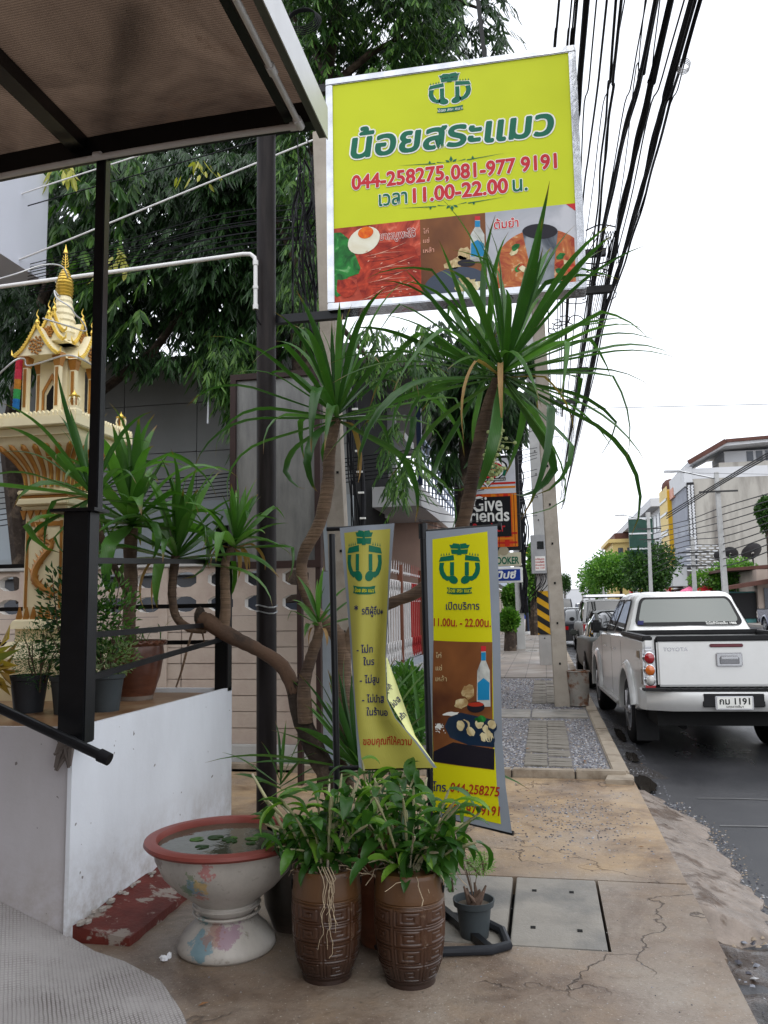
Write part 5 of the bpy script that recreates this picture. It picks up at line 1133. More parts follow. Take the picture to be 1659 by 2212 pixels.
    if detail:
        WP = Print(lambda u, v: (Vector(cab_pt('rear', u/.7, v, .022)), Vector((0, -1, .3)).normalized())); mb = MB(); text_on(WP, mb, 'โตโยต้าไทยเย็น 1988', .2, .25, .36, .07, 2, 0, .03); mb.build('window_sticker', ink_white, t, fix=False)
        MB().add([cab_pt('rear', a, k, .022) for a, k in ((-.88, .26), (-.78, .26), (-.78, .35), (-.88, .35))], [(0, 1, 2, 3)]).build('window_sticker', ink_navy, t, fix=False)
        MB().add([(-HW-.004, .34+a, 1.0+b_) for a, b_ in ((0, 0), (.2, 0), (.2, .07), (0, .07))], [(0, 1, 2, 3)]).build('tape_patch', M('tape', (.3, .22, .15), .6), t, fix=False)
    return t
tr = pickup('parked white pickup truck with an open bed, seen from behind beside the kerb', w_paint); tr.location = (1.775, 8.66, -.15); tr.rotation_euler[2] = rad(2.6); tr.scale = (.93, 1, 1)
# ---------------------------------------------------------------- cars by stations
def car(name, label, pnt, L, Wd, prof, roof, wr, lamps=(.62, .82), rack=False, group='cars parked along the kerb', wheels=None, suv=False, cat='car', tail=red_l):
    """prof: (y, shoulder z, half width); roof: (y, z, half width) from tail glass base to windscreen base"""
    t = T(name, label, cat, (0, 0, 0), group); z0 = .24 if not suv else .34
    secs = []
    for y, z, w in prof: secs.append([(-w*.86, y, z0), (-w*.97, y, z0+.1), (-w, y, lerp(z0, z, .5)), (-w*.985, y, z-.07), (-w*.9, y, z), (0, y, z+.025), (w*.9, y, z), (w*.985, y, z-.07), (w, y, lerp(z0, z, .5)), (w*.97, y, z0+.1), (w*.86, y, z0)])
    MB().loft(secs).build('body', pnt, t, smooth=True, ang=50)
    def belt(y):
        for a, b in zip(prof, prof[1:]):
            if a[0] <= y <= b[0]: q = (y-a[0])/(b[0]-a[0]); return lerp(a[1], b[1], q), lerp(a[2], b[2], q)
        return prof[0][1], prof[0][2]
    secs = []
    for y, z, w in roof: zb, wb = belt(y); secs.append([(-wb*.88, y, zb-.03), (-lerp(wb*.88, w, .5)-.02, y, lerp(zb, z, .5)), (-w, y, z-.04), (-w+.1, y, z), (0, y, z+.02), (w-.1, y, z), (w, y, z-.04), (lerp(wb*.88, w, .5)+.02, y, lerp(zb, z, .5)), (wb*.88, y, zb-.03)])
    MB().loft(secs).build('glasshouse', glass_t, t, smooth=True, ang=40)
    rf = [s_ for s_, r_ in zip(secs, roof) if r_[1] > max(q[1] for q in roof)-.12]; up = MB(); up.loft([[(p[0]*1.02, p[1], p[2]+.008) for p in s_[2:7]] for s_ in rf], caps=False, ring=False)
    vs = list(up.v); up.build('roof', pnt, t, smooth=True, fix=False)
    for s in (0, -1):     # pillars along the four glasshouse corners
        sg_ = 1 if s == -1 else -1
        for i0, i1 in ((0, 2), (len(secs)-3, len(secs)-1)):
            pts = [Vector(secs[i][{0: 2, -1: 6}[s]])+Vector((sg_*.01, 0, 0)) for i in range(i0, i1+1)]; MB().tube(pts, .035 if not suv else .05, 6).build('pillar', pnt, t, smooth=True)
        k = len(secs)//2; MB().tube([Vector(secs[k][1 if s == 0 else 7]) + Vector((sg_*-.0, 0, -.2)), Vector(secs[k][2 if s == 0 else 6])+Vector((sg_*.005, 0, 0))], .03, 6).build('pillar', trim_b, t)
    for y in (wheels or (.85, L-.85)):
        for s in (-1, 1):
            b = MB().lathe([(.0001, 0), (wr+.07, 0), (wr+.07, -.02)], n=28); w = belt(y)[1]; MB().add([(s*(w+.004), y+v[0], wr+v[1]) for v in b.v if True], b.f).build('wheel_arch', under_m, t); wheel(t, s*(w-.09), y, wr, .2, s)
    w = prof[0][2]; zz = prof[0][1]
    for s in (-1, 1): MB().box(min(s*w*.62, s*w*.98), max(s*w*.62, s*w*.98), prof[0][0]-.02, prof[0][0]+.12, lamps[0], lamps[1]).build('tail_lamp', tail, t, bevel=.03)
    for s in (-1, 1): MB().box(min(s*w*.55, s*w*.9), max(s*w*.55, s*w*.9), L-.12, L+.0, .58, .72).build('headlight', clr_l, t, bevel=.03)
    MB().box(-w*.95, w*.95, -.05, .15, z0, z0+.24).build('rear_bumper', pnt, t, bevel=.04); MB().box(-.2, .2, -.06, -.045, z0+.12, z0+.24).build('number_plate', ink_white, t)
    my = roof[-2][0]
    for s in (-1, 1): zb, wb = belt(my); MB().box(min(s*wb, s*(wb+.17)), max(s*wb, s*(wb+.17)), my-.05, my+.05, zb-.0, zb+.13).build('wing_mirror', trim_b if suv else pnt, t, bevel=.03)
    if rack:
        zr = max(q[1] for q in roof); rk_ = MB()
        for s in (-1, 1): MB().bar((s*.55, 1.0, zr+.09), (s*.55, 2.9, zr+.09), .04).build('roof_rack_bar', trim_b, t)
        for y in (1.0, 1.5, 2.0, 2.5, 2.9): MB().bar((-.55, y, zr+.1), (.55, y, zr+.1), .04).build('roof_rack_bar', trim_b, t)
        MB().box(-.62, .62, .92, 1.02, zr+.1, zr+.17).build('rack_deflector', chr_m, t, bevel=.02)
    return t
sed_p = [(0, .86, .72), (.12, .93, .8), (.5, .96, .84), (1.0, .95, .86), (2.4, .92, .87), (3.4, .9, .86), (4.0, .82, .83), (4.35, .72, .74), (4.45, .5, .6)]
sed_r = [(.55, .97, .6), (1.0, 1.3, .56), (1.35, 1.42, .56), (2.1, 1.44, .58), (2.6, 1.38, .57), (3.35, .92, .64)]
suv_p = [(0, 1.0, .82), (.1, 1.04, .86), (.8, 1.05, .89), (2.4, 1.04, .9), (3.5, 1.02, .88), (4.3, .95, .85), (4.65, .7, .8)]
suv_r = [(.04, 1.06, .74), (.2, 1.4, .68), (.4, 1.66, .64), (1.6, 1.72, .66), (2.6, 1.68, .64), (3.5, 1.04, .7)]
p_grey = paint('grey_green_paint', (.05, .055, .05), 0, coat=.06, ro=.5); p_sil = paint('silver_paint', (.27, .27, .26), 0, coat=.1, ro=.45); p_dark = paint('dark_paint', (.018, .019, .024), 0, coat=.08, ro=.45); p_blue = paint('grey_blue_paint', (.11, .12, .17), .5); p_wht = paint('pale_paint', (.5, .52, .52), .2)
def put(o, x, y, a=0): o.location = (x, y, -.15); o.rotation_euler[2] = rad(a)
put(car('sedan', 'old grey-green sedan parked just in front of the white pickup', p_grey, 4.5, 1.74, sed_p, sed_r, .31), 1.6, 15.6, 1)
put(car('suv', 'silver estate vehicle with a black and silver roof rack parked ahead of the grey sedan', p_sil, 4.7, 1.8, suv_p, suv_r, .37, (.7, 1.0), True, suv=True), 1.95, 26.4, 1)
put(car('sedan', 'dark sedan with red tail lamps parked ahead of the vehicle with the roof rack', p_dark, 4.5, 1.74, sed_p, sed_r, .31), 1.35, 32)
put(car('sedan', 'pale silver sedan farther up the street left of the row of parked cars', p_wht, 4.5, 1.74, sed_p, sed_r, .31), 1.5, 44)
put(car('suv', 'dark van-like vehicle standing farthest up the kerb', p_dark, 4.7, 1.8, suv_p, [(a, b+.35 if 0 < i < 5 else b, c) for i, (a, b, c) in enumerate(suv_r)], .37, (.7, 1.0), suv=True), 1.3, 62)
put(car('sedan', 'grey-blue car with a light roof driving far ahead in the middle of the road', p_blue, 4.5, 1.74, suv_p, suv_r, .34, group=None), 2.9, 58)
put(car('sedan', 'small pale car in the distance beyond the grey-blue one', p_wht, 4.5, 1.74, sed_p, sed_r, .31, group=None), 4.0, 75)
op = pickup('grey-blue double cab pickup driving toward the camera on the far side of the road', p_blue, False, glassr=glass_t); put(op, 12.2, 48.2, 184)
# ================================================================ poles, kerbside things
def sqpole(name, lab, base, top, w0, w1, mt, arms=(), group=None):
    t = T(name, lab, 'utility pole', base, group); b = Vector(base); e = Vector(top); mb = MB()
    d = (e-b); vs = [b+Vector((i*w0/2, j*w0/2, 0)) for i, j in ((-1, -1), (1, -1), (1, 1), (-1, 1))]+[e+Vector((i*w1/2, j*w1/2, 0)) for i, j in ((-1, -1), (1, -1), (1, 1), (-1, 1))]
    mb.add(vs, [(0, 1, 5, 4), (1, 2, 6, 5), (2, 3, 7, 6), (3, 0, 4, 7), (4, 5, 6, 7)]); mb.build('shaft', mt, t, bevel=.012)
    for z in [b.z+.6+.55*k for k in range(int((e.z-b.z-1)/.55))]:
        q = b.lerp(e, (z-b.z)/(e.z-b.z)); MB().box(q.x-.012, q.x+.012, q.y-w0/2-.003, q.y-w0/2+.01, z, z+.03).build('bolt_hole', dark_hole, t) if b.y < 25 else None
    for z, x0, x1 in arms: q = b.lerp(e, (z-b.z)/(e.z-b.z)); MB().box(q.x+x0, q.x+x1, q.y-w0/2-.09, q.y-w0/2, z-.05, z+.05).build('crossarm', M('arm_wood', (.05, .05, .05), .8) if 'arm_wood' not in bpy.data.materials else bpy.data.materials['arm_wood'], t)
    return t
sqpole('utility_pole', 'brown concrete utility pole standing in the gravel by the dented bin', (.2, 11.8, 0), (.02, 11.8, 8.2), .21, .16, conc_pole, [(5.85, -.15, 1.05), (6.4, -.15, 1.0)])
wp = sqpole('utility_pole', 'pale grey concrete pole with meter box and yellow black hazard stripes', (-.0, 19.75, .05), (-.14, 19.75, 10), .28, .2, conc_grey, [(6.95, -.3, 1.35), (6.2, -.3, 1.1)])
mbx_ = MB().box(-.25, .13, 19.46, 19.6, 2.15, 3.05).build('meter_box', M('box_grey', (.33, .34, .35), .5, 0, .1, 5), wp, bevel=.01)
MB().box(-.1, .05, 19.452, 19.462, 2.72, 2.9).build('meter_window', glass_t, wp); mb = MB()
MP = Print(lambda u, v: (Vector((u, 19.452, v)), Vector((0, -1, 0)))); MB().box(-.16, .07, 19.453, 19.461, 2.22, 2.55).build('notice', ink_white, wp)
for k, s_ in enumerate(('ระวังอันตราย', 'มิเตอร์ไฟฟ้า', 'ห้ามเปิดตู้', 'โทร 1129')): text_on(MP, mb, s_, -.15, 2.47-.07*k, .2, .055, 3, 0, .02)
mb.build('lettering', ink_red, wp, fix=False)
haz = MB(); MB().box(-.155, .145, 19.6, 19.9, .75, 1.75).build('hazard_band', M('hazard_yellow', (.6, .33, .015), .5, 0, .15, 6), wp)
for k in range(5): 
    z = .62+.28*k; q = clip_poly([(-.2, z+.34), (-.2, z+.2), (.195, z-.06), (.195, z+.08)], (-.155, .145, .75, 1.75))
    if len(q) > 2: haz.add([(a, 19.597, b) for a, b in q], [tuple(range(len(q)))])
haz.build('hazard_stripe', trim_b, wp, fix=False)
R.seed(6); tg_ = MB()
for k in range(9): x = -.2+.04*k; tg_.tube(spline([(x, 19.5, 2.15), (x+R.gauss(0, .02), 19.45, 1.95), (-.3+R.gauss(0, .08), 19.5, 1.5+R.gauss(0, .1))], 4), .009, 5)
tg_.build('cable_bundle', cable_mat, wp, kind='stuff')
sqpole('utility_pole', 'thin pale pole wrapped in black cables left of the striped pole', (-.75, 27, .05), (-.85, 27, 9.5), .26, .2, conc_grey, [(7.4, -.9, .9)])
mb = MB()
for k in range(14): pts = [Vector((-.6+R.gauss(0, .05), 26.8, 1.2+.55*i)) + Vector((.06*math.sin(i*.9+k), 0, 0)) for i in range(13)]; mb.tube(spline(pts, 2), .022, 5)
tag(mb.build('cable_bundle', cable_mat, kind='stuff'), 'thick tangle of black cables running down the thin pale pole', 'cables')
t = T('litter_bin', 'dented rusty grey metal bin standing beside the brown pole', 'bin', (.42, 11.75, .05))
mb = MB(); mb.grid(lambda u, v: ((lambda r, a: (.42+r*math.cos(a), 11.75+r*math.sin(a), .05+.47*v))(.125+.03*v+.01*math.sin(u*19+v*5)*math.sin(v*3), u*6.2832)), 26, 8)
rust = M('rusty_steel', (.3, .28, .25), .6, .2, .25, 7, .003, 30, col2=(.16, .07, .035), t2=(.48, .62), s2=7); mb.build('drum', rust, t, smooth=True)
for z, r in ((.06, .128), (.51, .158)): MB().tube([(.42+r*math.cos(a), 11.75+r*math.sin(a), z) for a in [i*.2618 for i in range(24)]], .008, 6, closed=True).build('hoop', rust, t, smooth=True)
# ---- street signs on the left
gf = T('sign_board', 'black framed double sign, red heart logo above a black panel reading Give Friends', 'sign', P(1060, 1190, Y=16))
a = P(996, 990, Y=16); b = P(1128, 1187, Y=16); a.x, b.x = -1.55, -.385; gy = 15.99
gx0, gx1, gz0, gz1 = a.x, b.x, b.z, a.z+.02
MB().box(gx0, gx1, 16, 16.22, gz0, gz1).build('frame', trim_b, gf, bevel=.01)
wz = P(1100, 1065, Y=16).z
MB().box(gx0+.05, gx1-.06, gy, 16.0, wz, gz1-.06).build('top_panel', M('lightbox_white', (.55, .56, .6), .4), gf); MB().box(gx0+.05, gx1-.06, gy, 16.0, gz0+.06, wz-.004).build('lower_panel', M('tartan_orange', (.6, .1, .01), .4), gf)
GP = Print(lambda u, v: (Vector((u, gy-.001, v)), Vector((0, -1, 0)))); mb = MB(); tm = [M('tartan_gold', (.65, .2, .01), .4), M('tartan_red', (.5, .02, .01), .4), M('sign_black', (.008, .008, .01), .4), ink_white, ink_red, ink_green, M('tartan_dark', (.2, .02, .01), .4)]
for k, x in enumerate((.1, .35, .62, .86, 1.02)): poly_on(GP, mb, rect(gx0+x, gx0+x+.09, gz0+.07, wz-.01), 1, k % 2)
for k, z in enumerate((.12, .2, .3, 1.2, 1.28)): poly_on(GP, mb, rect(gx0+.06, gx1-.065, gz0+z, gz0+z+.04), 1.4, (k+1) % 2)
for k, x in enumerate((.4, .75, 1.05)): poly_on(GP, mb, rect(gx0+x, gx0+x+.014, gz0+.07, wz-.01), 1.8, 6)
poly_on(GP, mb, rect(gx0+.1, gx1-.17, gz0+.26, wz-.06), 3, 2)
GQ = lambda x, y: (lambda p: (p.x, p.z))(P(677.7+393*0+x, y, Y=gy)) 
c0 = P(1022, 1105, Y=gy); c1 = P(1085, 1105, Y=gy); text_on(GP, mb, 'Give', c0.x, c0.z, c1.x-c0.x, .42, 5, 3, .02)
c0 = P(1005, 1128, Y=gy); c1 = P(1100, 1126, Y=gy); text_on(GP, mb, 'friends', c0.x, c0.z, c1.x-c0.x, .36, 5, 3, .02)
c0 = P(1022, 1150, Y=gy); text_on(GP, mb, '2gether', c0.x, c0.z, .62, .24, 5, 4, .02)
hc = P(1052, 1022, Y=gy)
def heart(s): return [(hc.x+s*.055*(16*math.sin(a)**3), hc.z+.02+s*.055*(13*math.cos(a)-5*math.cos(2*a)-2*math.cos(3*a)-math.cos(4*a))*.8) for a in [i*math.pi/16 for i in range(32)]]
poly_on(GP, mb, heart(.46), 1, 2); poly_on(GP, mb, heart(.42), 2, 3); poly_on(GP, mb, heart(.35), 3, 4)
text_on(GP, mb, 'วันรัก', hc.x-.36, hc.z-.06, .72, .3, 5, 5, .04, shear=.1); poly_on(GP, mb, rect(hc.x-.34, hc.x+.36, hc.z-.16, hc.z-.1), 4, 2); text_on(GP, mb, 'IN PARK Bar & Restaurant', hc.x-.33, hc.z-.15, .68, .06, 5, 3, .01)
mb.build('sign_print', tm, gf, fix=False)
MB().box(gx0-.1, gx0-.0, 16.05, 16.15, 0, 6.2).build('support_post', trim_b, gf)
sn = T('snooker_sign', 'cream sign with green SNOOKER lettering hanging below the black framed sign', 'sign', (gx1, 16, 2.2)); a = P(1068, 1192, Y=16); b = P(1126, 1222, Y=16)
MB().box(-1.5, b.x, 16, 16.12, b.z, a.z-.02).build('panel', M('cream_plastic', (.55, .52, .38), .4), sn, bevel=.006); GP.fn = lambda u, v: (Vector((u, 15.998, v)), Vector((0, -1, 0)))
mb = MB(); c0 = P(1055, 1219, Y=16); c1 = P(1121, 1218, Y=16); text_on(GP, mb, 'SNOOKER', c0.x, c0.z, c1.x-c0.x, .19, 2, 0, .035); poly_on(GP, mb, rect(c0.x, c0.x+.22, c0.z+.16, c0.z+.26), 2, 1); poly_on(GP, mb, ell(c0.x+.3, c0.z+.25, .1, .09, 0, 14), 2.3, 1); mb.build('lettering', [ink_green, M('snooker_tan', (.35, .3, .2), .5)], sn, fix=False)
pp_ = T('drinks_sign', 'small blue sign with white Thai lettering in a white frame under the snooker sign', 'sign', (gx1, 16, 2.0)); a = P(1068, 1226, Y=16); b = P(1127, 1258, Y=16)
MB().box(-1.5, b.x+.02, 16, 16.12, b.z, a.z).build('frame', ink_white, pp_, bevel=.006); MB().box(-1.46, b.x-.02, 15.985, 16, b.z+.04, a.z-.04).build('panel', M('sign_blue', (.01, .04, .26), .4), pp_)
GP.fn = lambda u, v: (Vector((u, 15.984, v)), Vector((0, -1, 0))); mb = MB(); c0 = P(1066, 1250, Y=16); c1 = P(1115, 1248, Y=16); text_on(GP, mb, 'เป๊ปซี่', c0.x, c0.z, c1.x-c0.x, .17, 2, 0, .04, shear=.15); mb.build('lettering', ink_white, pp_, fix=False)
lp = T('lamp_post', 'slim dark blue post with a short arm and small flag beyond the blue sign', 'post', P(1142, 1369, Z=.05)); b0 = P(1142, 1369, Z=.05); tp = P(1128, 1152, Y=b0.y)
MB().tube([b0, tp], .06, 10).build('shaft', M('dark_blue_steel', (.02, .03, .06), .4), lp, smooth=True); MB().bar(tp+Vector((0, 0, -.6)), tp+Vector((.7, 0, -.6)), .05).build('arm', trim_b, lp); MB().lathe([(.3, 0), (.25, .07), (.1, .12)], b0.x, b0.y, .05, 16).build('footing', conc_grey, lp, smooth=True)
for k, cc in enumerate(((.5, .4, .02), (.4, .02, .02), (.5, .5, .5), (.03, .04, .25))):
    MB().grid(lambda u, v: (tp.x+.12+.08*k+.1*u+.05*v, b0.y-.05, tp.z-.68-.4*v-.03*math.sin(u*5)), 3, 3).build('flag', M('flag_cloth', cc, .7), lp, fix=False)
# ---- street trees
crown_g = leafmat('crown_green', (.04, .12, .016), (.085, .2, .03), (.16, .3, .05), .6, .3); crown_d = leafmat('crown_dark', (.012, .04, .01), (.03, .08, .015), (.06, .13, .02), .5, .2)
def crown(mb, c, rx, ry, rz, n, s, q, lumps=9):
    lc = []
    for i in range(lumps): d = Vector((q.gauss(0, 1), q.gauss(0, 1), q.gauss(0, .8))).normalized(); lc.append((Vector((c[0]+d.x*rx*.55, c[1]+d.y*ry*.55, c[2]+d.z*rz*.55)), q.uniform(.4, .62)))
    for i in range(n):
        lc0, k = q.choice(lc); d = Vector((q.gauss(0, 1), q.gauss(0, 1), q.gauss(0, 1)+.15)).normalized(); r = k*q.uniform(.55, 1.3); p = lc0+Vector((d.x*rx*r, d.y*ry*r, d.z*rz*r)); g = (d+Vector((q.gauss(0, .6), q.gauss(0, .6), q.gauss(0, .6)-.2))).normalized(); w = g.cross(Vector((q.gauss(0, 1), q.gauss(0, 1), q.gauss(0, 1)))).normalized(); l = s*q.uniform(.6, 1.3)
        mb.add([p, p+g*l*.5+w*l*.3, p+g*l, p+g*l*.5-w*l*.3], [(0, 1, 2, 3)])
def street_tree(lab, c, rx, rz, n, s, seed, mt, z0=0, group='street trees across the road', ry=None):
    t = T('street_tree', lab, 'tree', (c[0], c[1], z0), group); q = random.Random(seed); mb = MB(); crown(mb, c, rx, ry or rx, rz, n, s, q); mb.build('crown', mt, t, fix=False, kind='stuff')
    MB().tube([(c[0], c[1], z0), (c[0]+.1*rx, c[1], c[2]-rz*.5), (c[0]-.1*rx, c[1], c[2])], [.2, .15, .05], 8).build('trunk', bark_old, t, smooth=True)
    for k in range(4): a = k*1.6+.4; MB().tube([(c[0]+.1*rx, c[1], c[2]-rz*.7), (c[0]+math.cos(a)*rx*.5, c[1]+math.sin(a)*rx*.5, c[2]+rz*.1)], [.1, .03], 6).build('limb', bark_old, t)
    return t
for k, (x, y, w, h, Y, lab) in enumerate(((1285, 1262, 24, 24, 120, 'round clipped green tree nearest the vanishing point across the road'), (1335, 1235, 50, 34, 100, 'broad clipped green tree below the green billboard'), (1402, 1228, 42, 44, 92, 'darker tall tree in front of the white and yellow building'), (1562, 1250, 52, 32, 70, 'bushy light green tree below the satellite dishes'), (1655, 1110, 14, 30, 60, 'dark tree cut off by the right edge of the picture'), (1218, 1262, 14, 16, 200, 'distant small tree near the end of the street'))):
    c = P(x, y, Y=Y); pp2 = F_/Y*.8; street_tree(lab, c, w/pp2, h/pp2, 8000 if w > 30 else 3600, .34 if Y > 80 else .26, 40+k, crown_g if k in (0, 1, 3) else crown_d)
for k, (x, y, w, h, Y) in enumerate(((1150, 1245, 14, 55, 40), (1110, 1290, 14, 20, 30), (1140, 1300, 16, 26, 46), (1100, 1340, 10, 14, 26))):
    c = P(x, y, Y=Y); pp2 = F_/Y; street_tree(('tall light green tree behind the slim dark blue post', 'low green shrub under the blue sign', 'dark round tree behind the blue bin', 'small weedy bush against the old boards')[k], c, w/pp2, h/pp2, 3500, .22, 60+k, crown_g if k != 2 else crown_d, group='trees on the near pavement')
# ================================================================ buildings across the road (street front at X = 17)
FX = 17.0
def yat(x, y=1200): return P(x, y, X=FX).y
stain = M('stained_render', (.42, .4, .36), .85, 0, .2, .25, .0, 1, col2=(.17, .155, .14), t2=(.48, .68), s2=.35, st=(1, 1, .22)); render_w = M('render_white', (.6, .61, .63), .7, 0, .06, .3, col2=(.45, .45, .44), t2=(.55, .8), s2=.3)
yel_b = M('render_yellow', (.68, .4, .025), .6, 0, .1, .3); yel_l = M('tile_pale_yellow', (.66, .5, .2), .6, 0, .08, .4); fin_m = M('fin_grey', (.42, .44, .5), .6, 0, .08, .5); win_d = M('dark_window', (.05, .06, .08), .2, 0, .2, 1); rooft = M('red_roof_tile', (.1, .045, .035), .7, 0, .25, 2); pinkr = M('salmon', (.6, .3, .22), .6)
def pz_(x, y, Y): return P(x, y, Y=Y).z
ya, yb_, yc, yd = yat(1506), yat(1471), yat(1440), yat(1385)
bA = T('apartment_block', 'four storey building with a stained bare side wall and tall grey vertical fins', 'building', (FX+10, ya, 0)); zA = pz_(1497, 1012, ya)
MB().box(FX, FX+34, ya, yb_, 0, zA-1.2).build('side_wall', stain, bA); MB().box(FX+.0, FX+8, ya-.02, yb_, zA-1.2, zA).build('parapet', render_w, bA)
MB().box(FX+3, FX+30, ya+.5, yb_, zA-1.2, zA+.6).build('roof_slab', stain, bA)
MB().box(FX-.9, FX-.02, ya-.1, yb_, zA-2.0, zA+.2).build('fascia', render_w, bA)
zf0 = pz_(1508, 1222, ya)
MB().box(FX-.1, FX-.01, ya+.2, yb_, zf0, zA-2).build('window_wall', win_d, bA)
N_ = 17
for k in range(N_):
    y = lerp(ya+.6, yb_-.3, k/(N_-1)); MB().box(FX-.75, FX-.1, y, y+.22, zf0, zA-2).build('fin', fin_m, bA)
for k in (1, 2, 3): z = lerp(zf0, zA-2, k/4); MB().box(FX-.6, FX-.08, ya+.3, yb_, z, z+.25).build('floor_band', fin_m, bA)
z = lerp(zf0, zA-2, .42)
for k in range(14): MB().box(FX-.7, FX-.3, lerp(ya+.5, yb_-.5, k/14), lerp(ya+.5, yb_-.5, (k+.7)/14), z, z+1.1).build('railing_block', render_w, bA)
# perforated strip on the side wall corner
mb = MB(); zt_ = zA-2.4
MB().box(FX-.7, FX+.05, ya-.3, ya-.1, zf0+1.5, zt_+.8).build('screen_strip', trim_b, bA)
for k in range(44):
    z = lerp(zf0+1.6, zt_+.5, k/44)
    for j in range(2): mb.box(FX-.66+j*.36+(.06 if k % 2 else 0), FX-.42+j*.36+(.06 if k % 2 else 0), ya-.36, ya-.29, z, z+.16)
mb.build('screen_block', render_w, bA, kind='stuff')
mb = MB(); zb_ = P(1560, 1232, Y=ya-.3).z
for k in range(10):
    for j in range(5): mb.box(FX-1.2+j*.8+(.4 if k % 2 else 0), FX-.68+j*.8+(.4 if k % 2 else 0), ya-.4, ya-.25, zb_+k*.3, zb_+k*.3+.14)
mb.build('lattice_block', render_w, bA, kind='stuff')
ht = MB(); MB().box(FX-2.6, FX-1.0, ya+1, yb_-3, 3.4, 5.6).build('shop_canopy_sign', render_w, bA); HP = Print(lambda u, v: (Vector((FX-2.62, u, v)), Vector((-1, 0, 0)))); mb = MB()
text_on(HP, mb, 'โรงแรมศรีชัย', yb_-4, 4.0, -(yb_-ya-6.5), 1.5, 3, 0, .04); mb.build('lettering', conc_grey, bA, fix=False)
MB().box(FX-.5, FX+2, ya, yb_, 0, 3.3).build('shop_front', M('shop_dark', (.03, .028, .03), .5, 0, .5, .5), bA)
ph = T('rooftop_house', 'small rooftop house with overhanging red tiled roof above the stained wall', 'building', (FX+9, ya+3, zA)); q = P(1590, 1006, Y=ya+2); q2 = P(1640, 968, Y=ya+2)
MB().box(q.x-1.2, q2.x+6, ya+2, ya+9, q.z-2, q2.z-.2).build('wall', render_w, ph); MB().prism([(q.x-5.5, q.z+.4), (q.x-1.5, q2.z+.5), (q2.x+6, q2.z+.9), (q2.x+6, q2.z+.5), (q.x-1.6, q2.z+.0), (q.x-5.3, q.z-.0)], 'y', ya-.5, ya+10).build('eave_soffit', render_w, ph); MB().bar((q.x-5.6, ya-.6, q.z+.2), (q.x-1.5, ya-.6, q2.z+.55), .3, .5).build('roof_edge', rooft, ph); MB().bar((q.x-1.5, ya-.6, q2.z+.55), (q2.x+6, ya-.6, q2.z+.95), .3, .35).build('roof_edge', rooft, ph)
for k in range(3): MB().box(q.x+1.2+k*1.0, q.x+1.9+k*1.0, ya+1.93, ya+2.0, q.z-.2, q.z+1.6).build('window', win_d, ph)
bB = T('yellow_tower', 'narrow yellow tower with pale yellow tiled front between white and grey buildings', 'building', (FX, yb_, 0)); zB = pz_(1444, 1060, yb_)
tx0, tx1 = P(1449, 1200, Y=yb_-.1).x, P(1471, 1200, Y=yb_-.1).x; yc = P(1432, 1200, X=tx0).y
MB().box(tx0, tx1+1, yb_-.1, yb_+1, 4, zB).build('side_wall', yel_b, bB); MB().box(tx0-.06, tx0, yb_, yc, 4, zB+.6).build('front_wall', yel_l, bB); MB().box(tx0, FX+4, yb_+1, yc, 3.5, zB+.3).build('core', yel_l, bB)
for z in (.3, .52, .56, .75, .9): MB().box(tx0-.14, tx0-.06, yb_+.3, yc-.3, lerp(4, zB, z), lerp(4, zB, z)+.3).build('window_slit', win_d, bB)
MB().sphere((tx0+1, (yb_+yc)/2, zB+.8), 1.2, 12).build('roof_tank', rooft, bB, smooth=True); MB().box(FX-1.0, FX+1, yb_-3, yb_-.15, zA-2.2, zA-1.0).build('salmon_eave', pinkr, bB)
bC = T('white_building', 'long white building with three rows of tall narrow windows beside the yellow tower', 'building', (FX, yc, 0)); yc = max(yc, yat(1432)); yend = yat(1345); zC = pz_(1431, 1078, yc)
MB().box(FX, FX+20, yc+.05, yend, 0, zC-1).build('wall', render_w, bC); MB().box(FX-1.3, FX+20, yc+.05, yend, zC-1, zC+.2).build('roof_slab', render_w, bC)
for fl_ in range(3):
    z = lerp(3.5, zC-1.4, fl_/3)
    for k in range(16): y = lerp(yc+1, yend-2, k/16); MB().box(FX-.08, FX-.01, y, y+(yend-yc)/26, z+.9, z+(zC-5)/3-.4).build('window', win_d, bC)
for k in range(5): MB().box(FX+5+k*5, FX+6.3+k*5, ya-.9, ya-.05, 4.5+2.6*(k % 3), 5.4+2.6*(k % 3)).build('air_conditioner', render_w, bA)
MB().box(FX+12.3, FX+12.55, ya-.2, ya-.05, 0, zA-1.4).build('downpipe', conc_grey, bA)
bb = T('billboard', 'large dark green billboard with pale horizontal bars on a post', 'billboard', (13.5, 92, 0)); a = P(1357, 1118, Y=92); b = P(1405, 1195, Y=92)
MB().box(a.x, b.x+.4, 92, 92.4, b.z-2.0, a.z).build('panel', M('billboard_green', (.02, .06, .045), .5, 0, .4, .8), bb)
for k in range(4): z = lerp(a.z, b.z-1.5, k/3.3)-.05; MB().box(a.x, b.x+.3, 91.93, 92, z-.16, z).build('bar', render_w, bb)
MB().tube([(b.x, 92.2, 0), (b.x, 92.2, a.z+.5)], .25, 10).build('post', conc_grey, bb)
bD = T('old_yellow_building', 'small old yellow building with brick parapet far down the street', 'building', (FX-2, 170, 0)); a = P(1322, 1155, Y=165); b = P(1358, 1240, Y=165)
MB().box(a.x, b.x+6, 165, 185, 0, a.z-1.6).build('wall', yel_l, bD); MB().box(a.x-.8, b.x+6, 164.5, 185, a.z-1.6, a.z-.9).build('cornice', yel_l, bD); MB().box(a.x+.5, b.x+6, 165.4, 185, a.z-.9, a.z+.3).build('brick_parapet', rooft, bD)
for k in range(3): MB().box(a.x+1+k*1.7, a.x+1.9+k*1.7, 164.9, 165, a.z-5.5, a.z-2.6).build('window', win_d, bD)
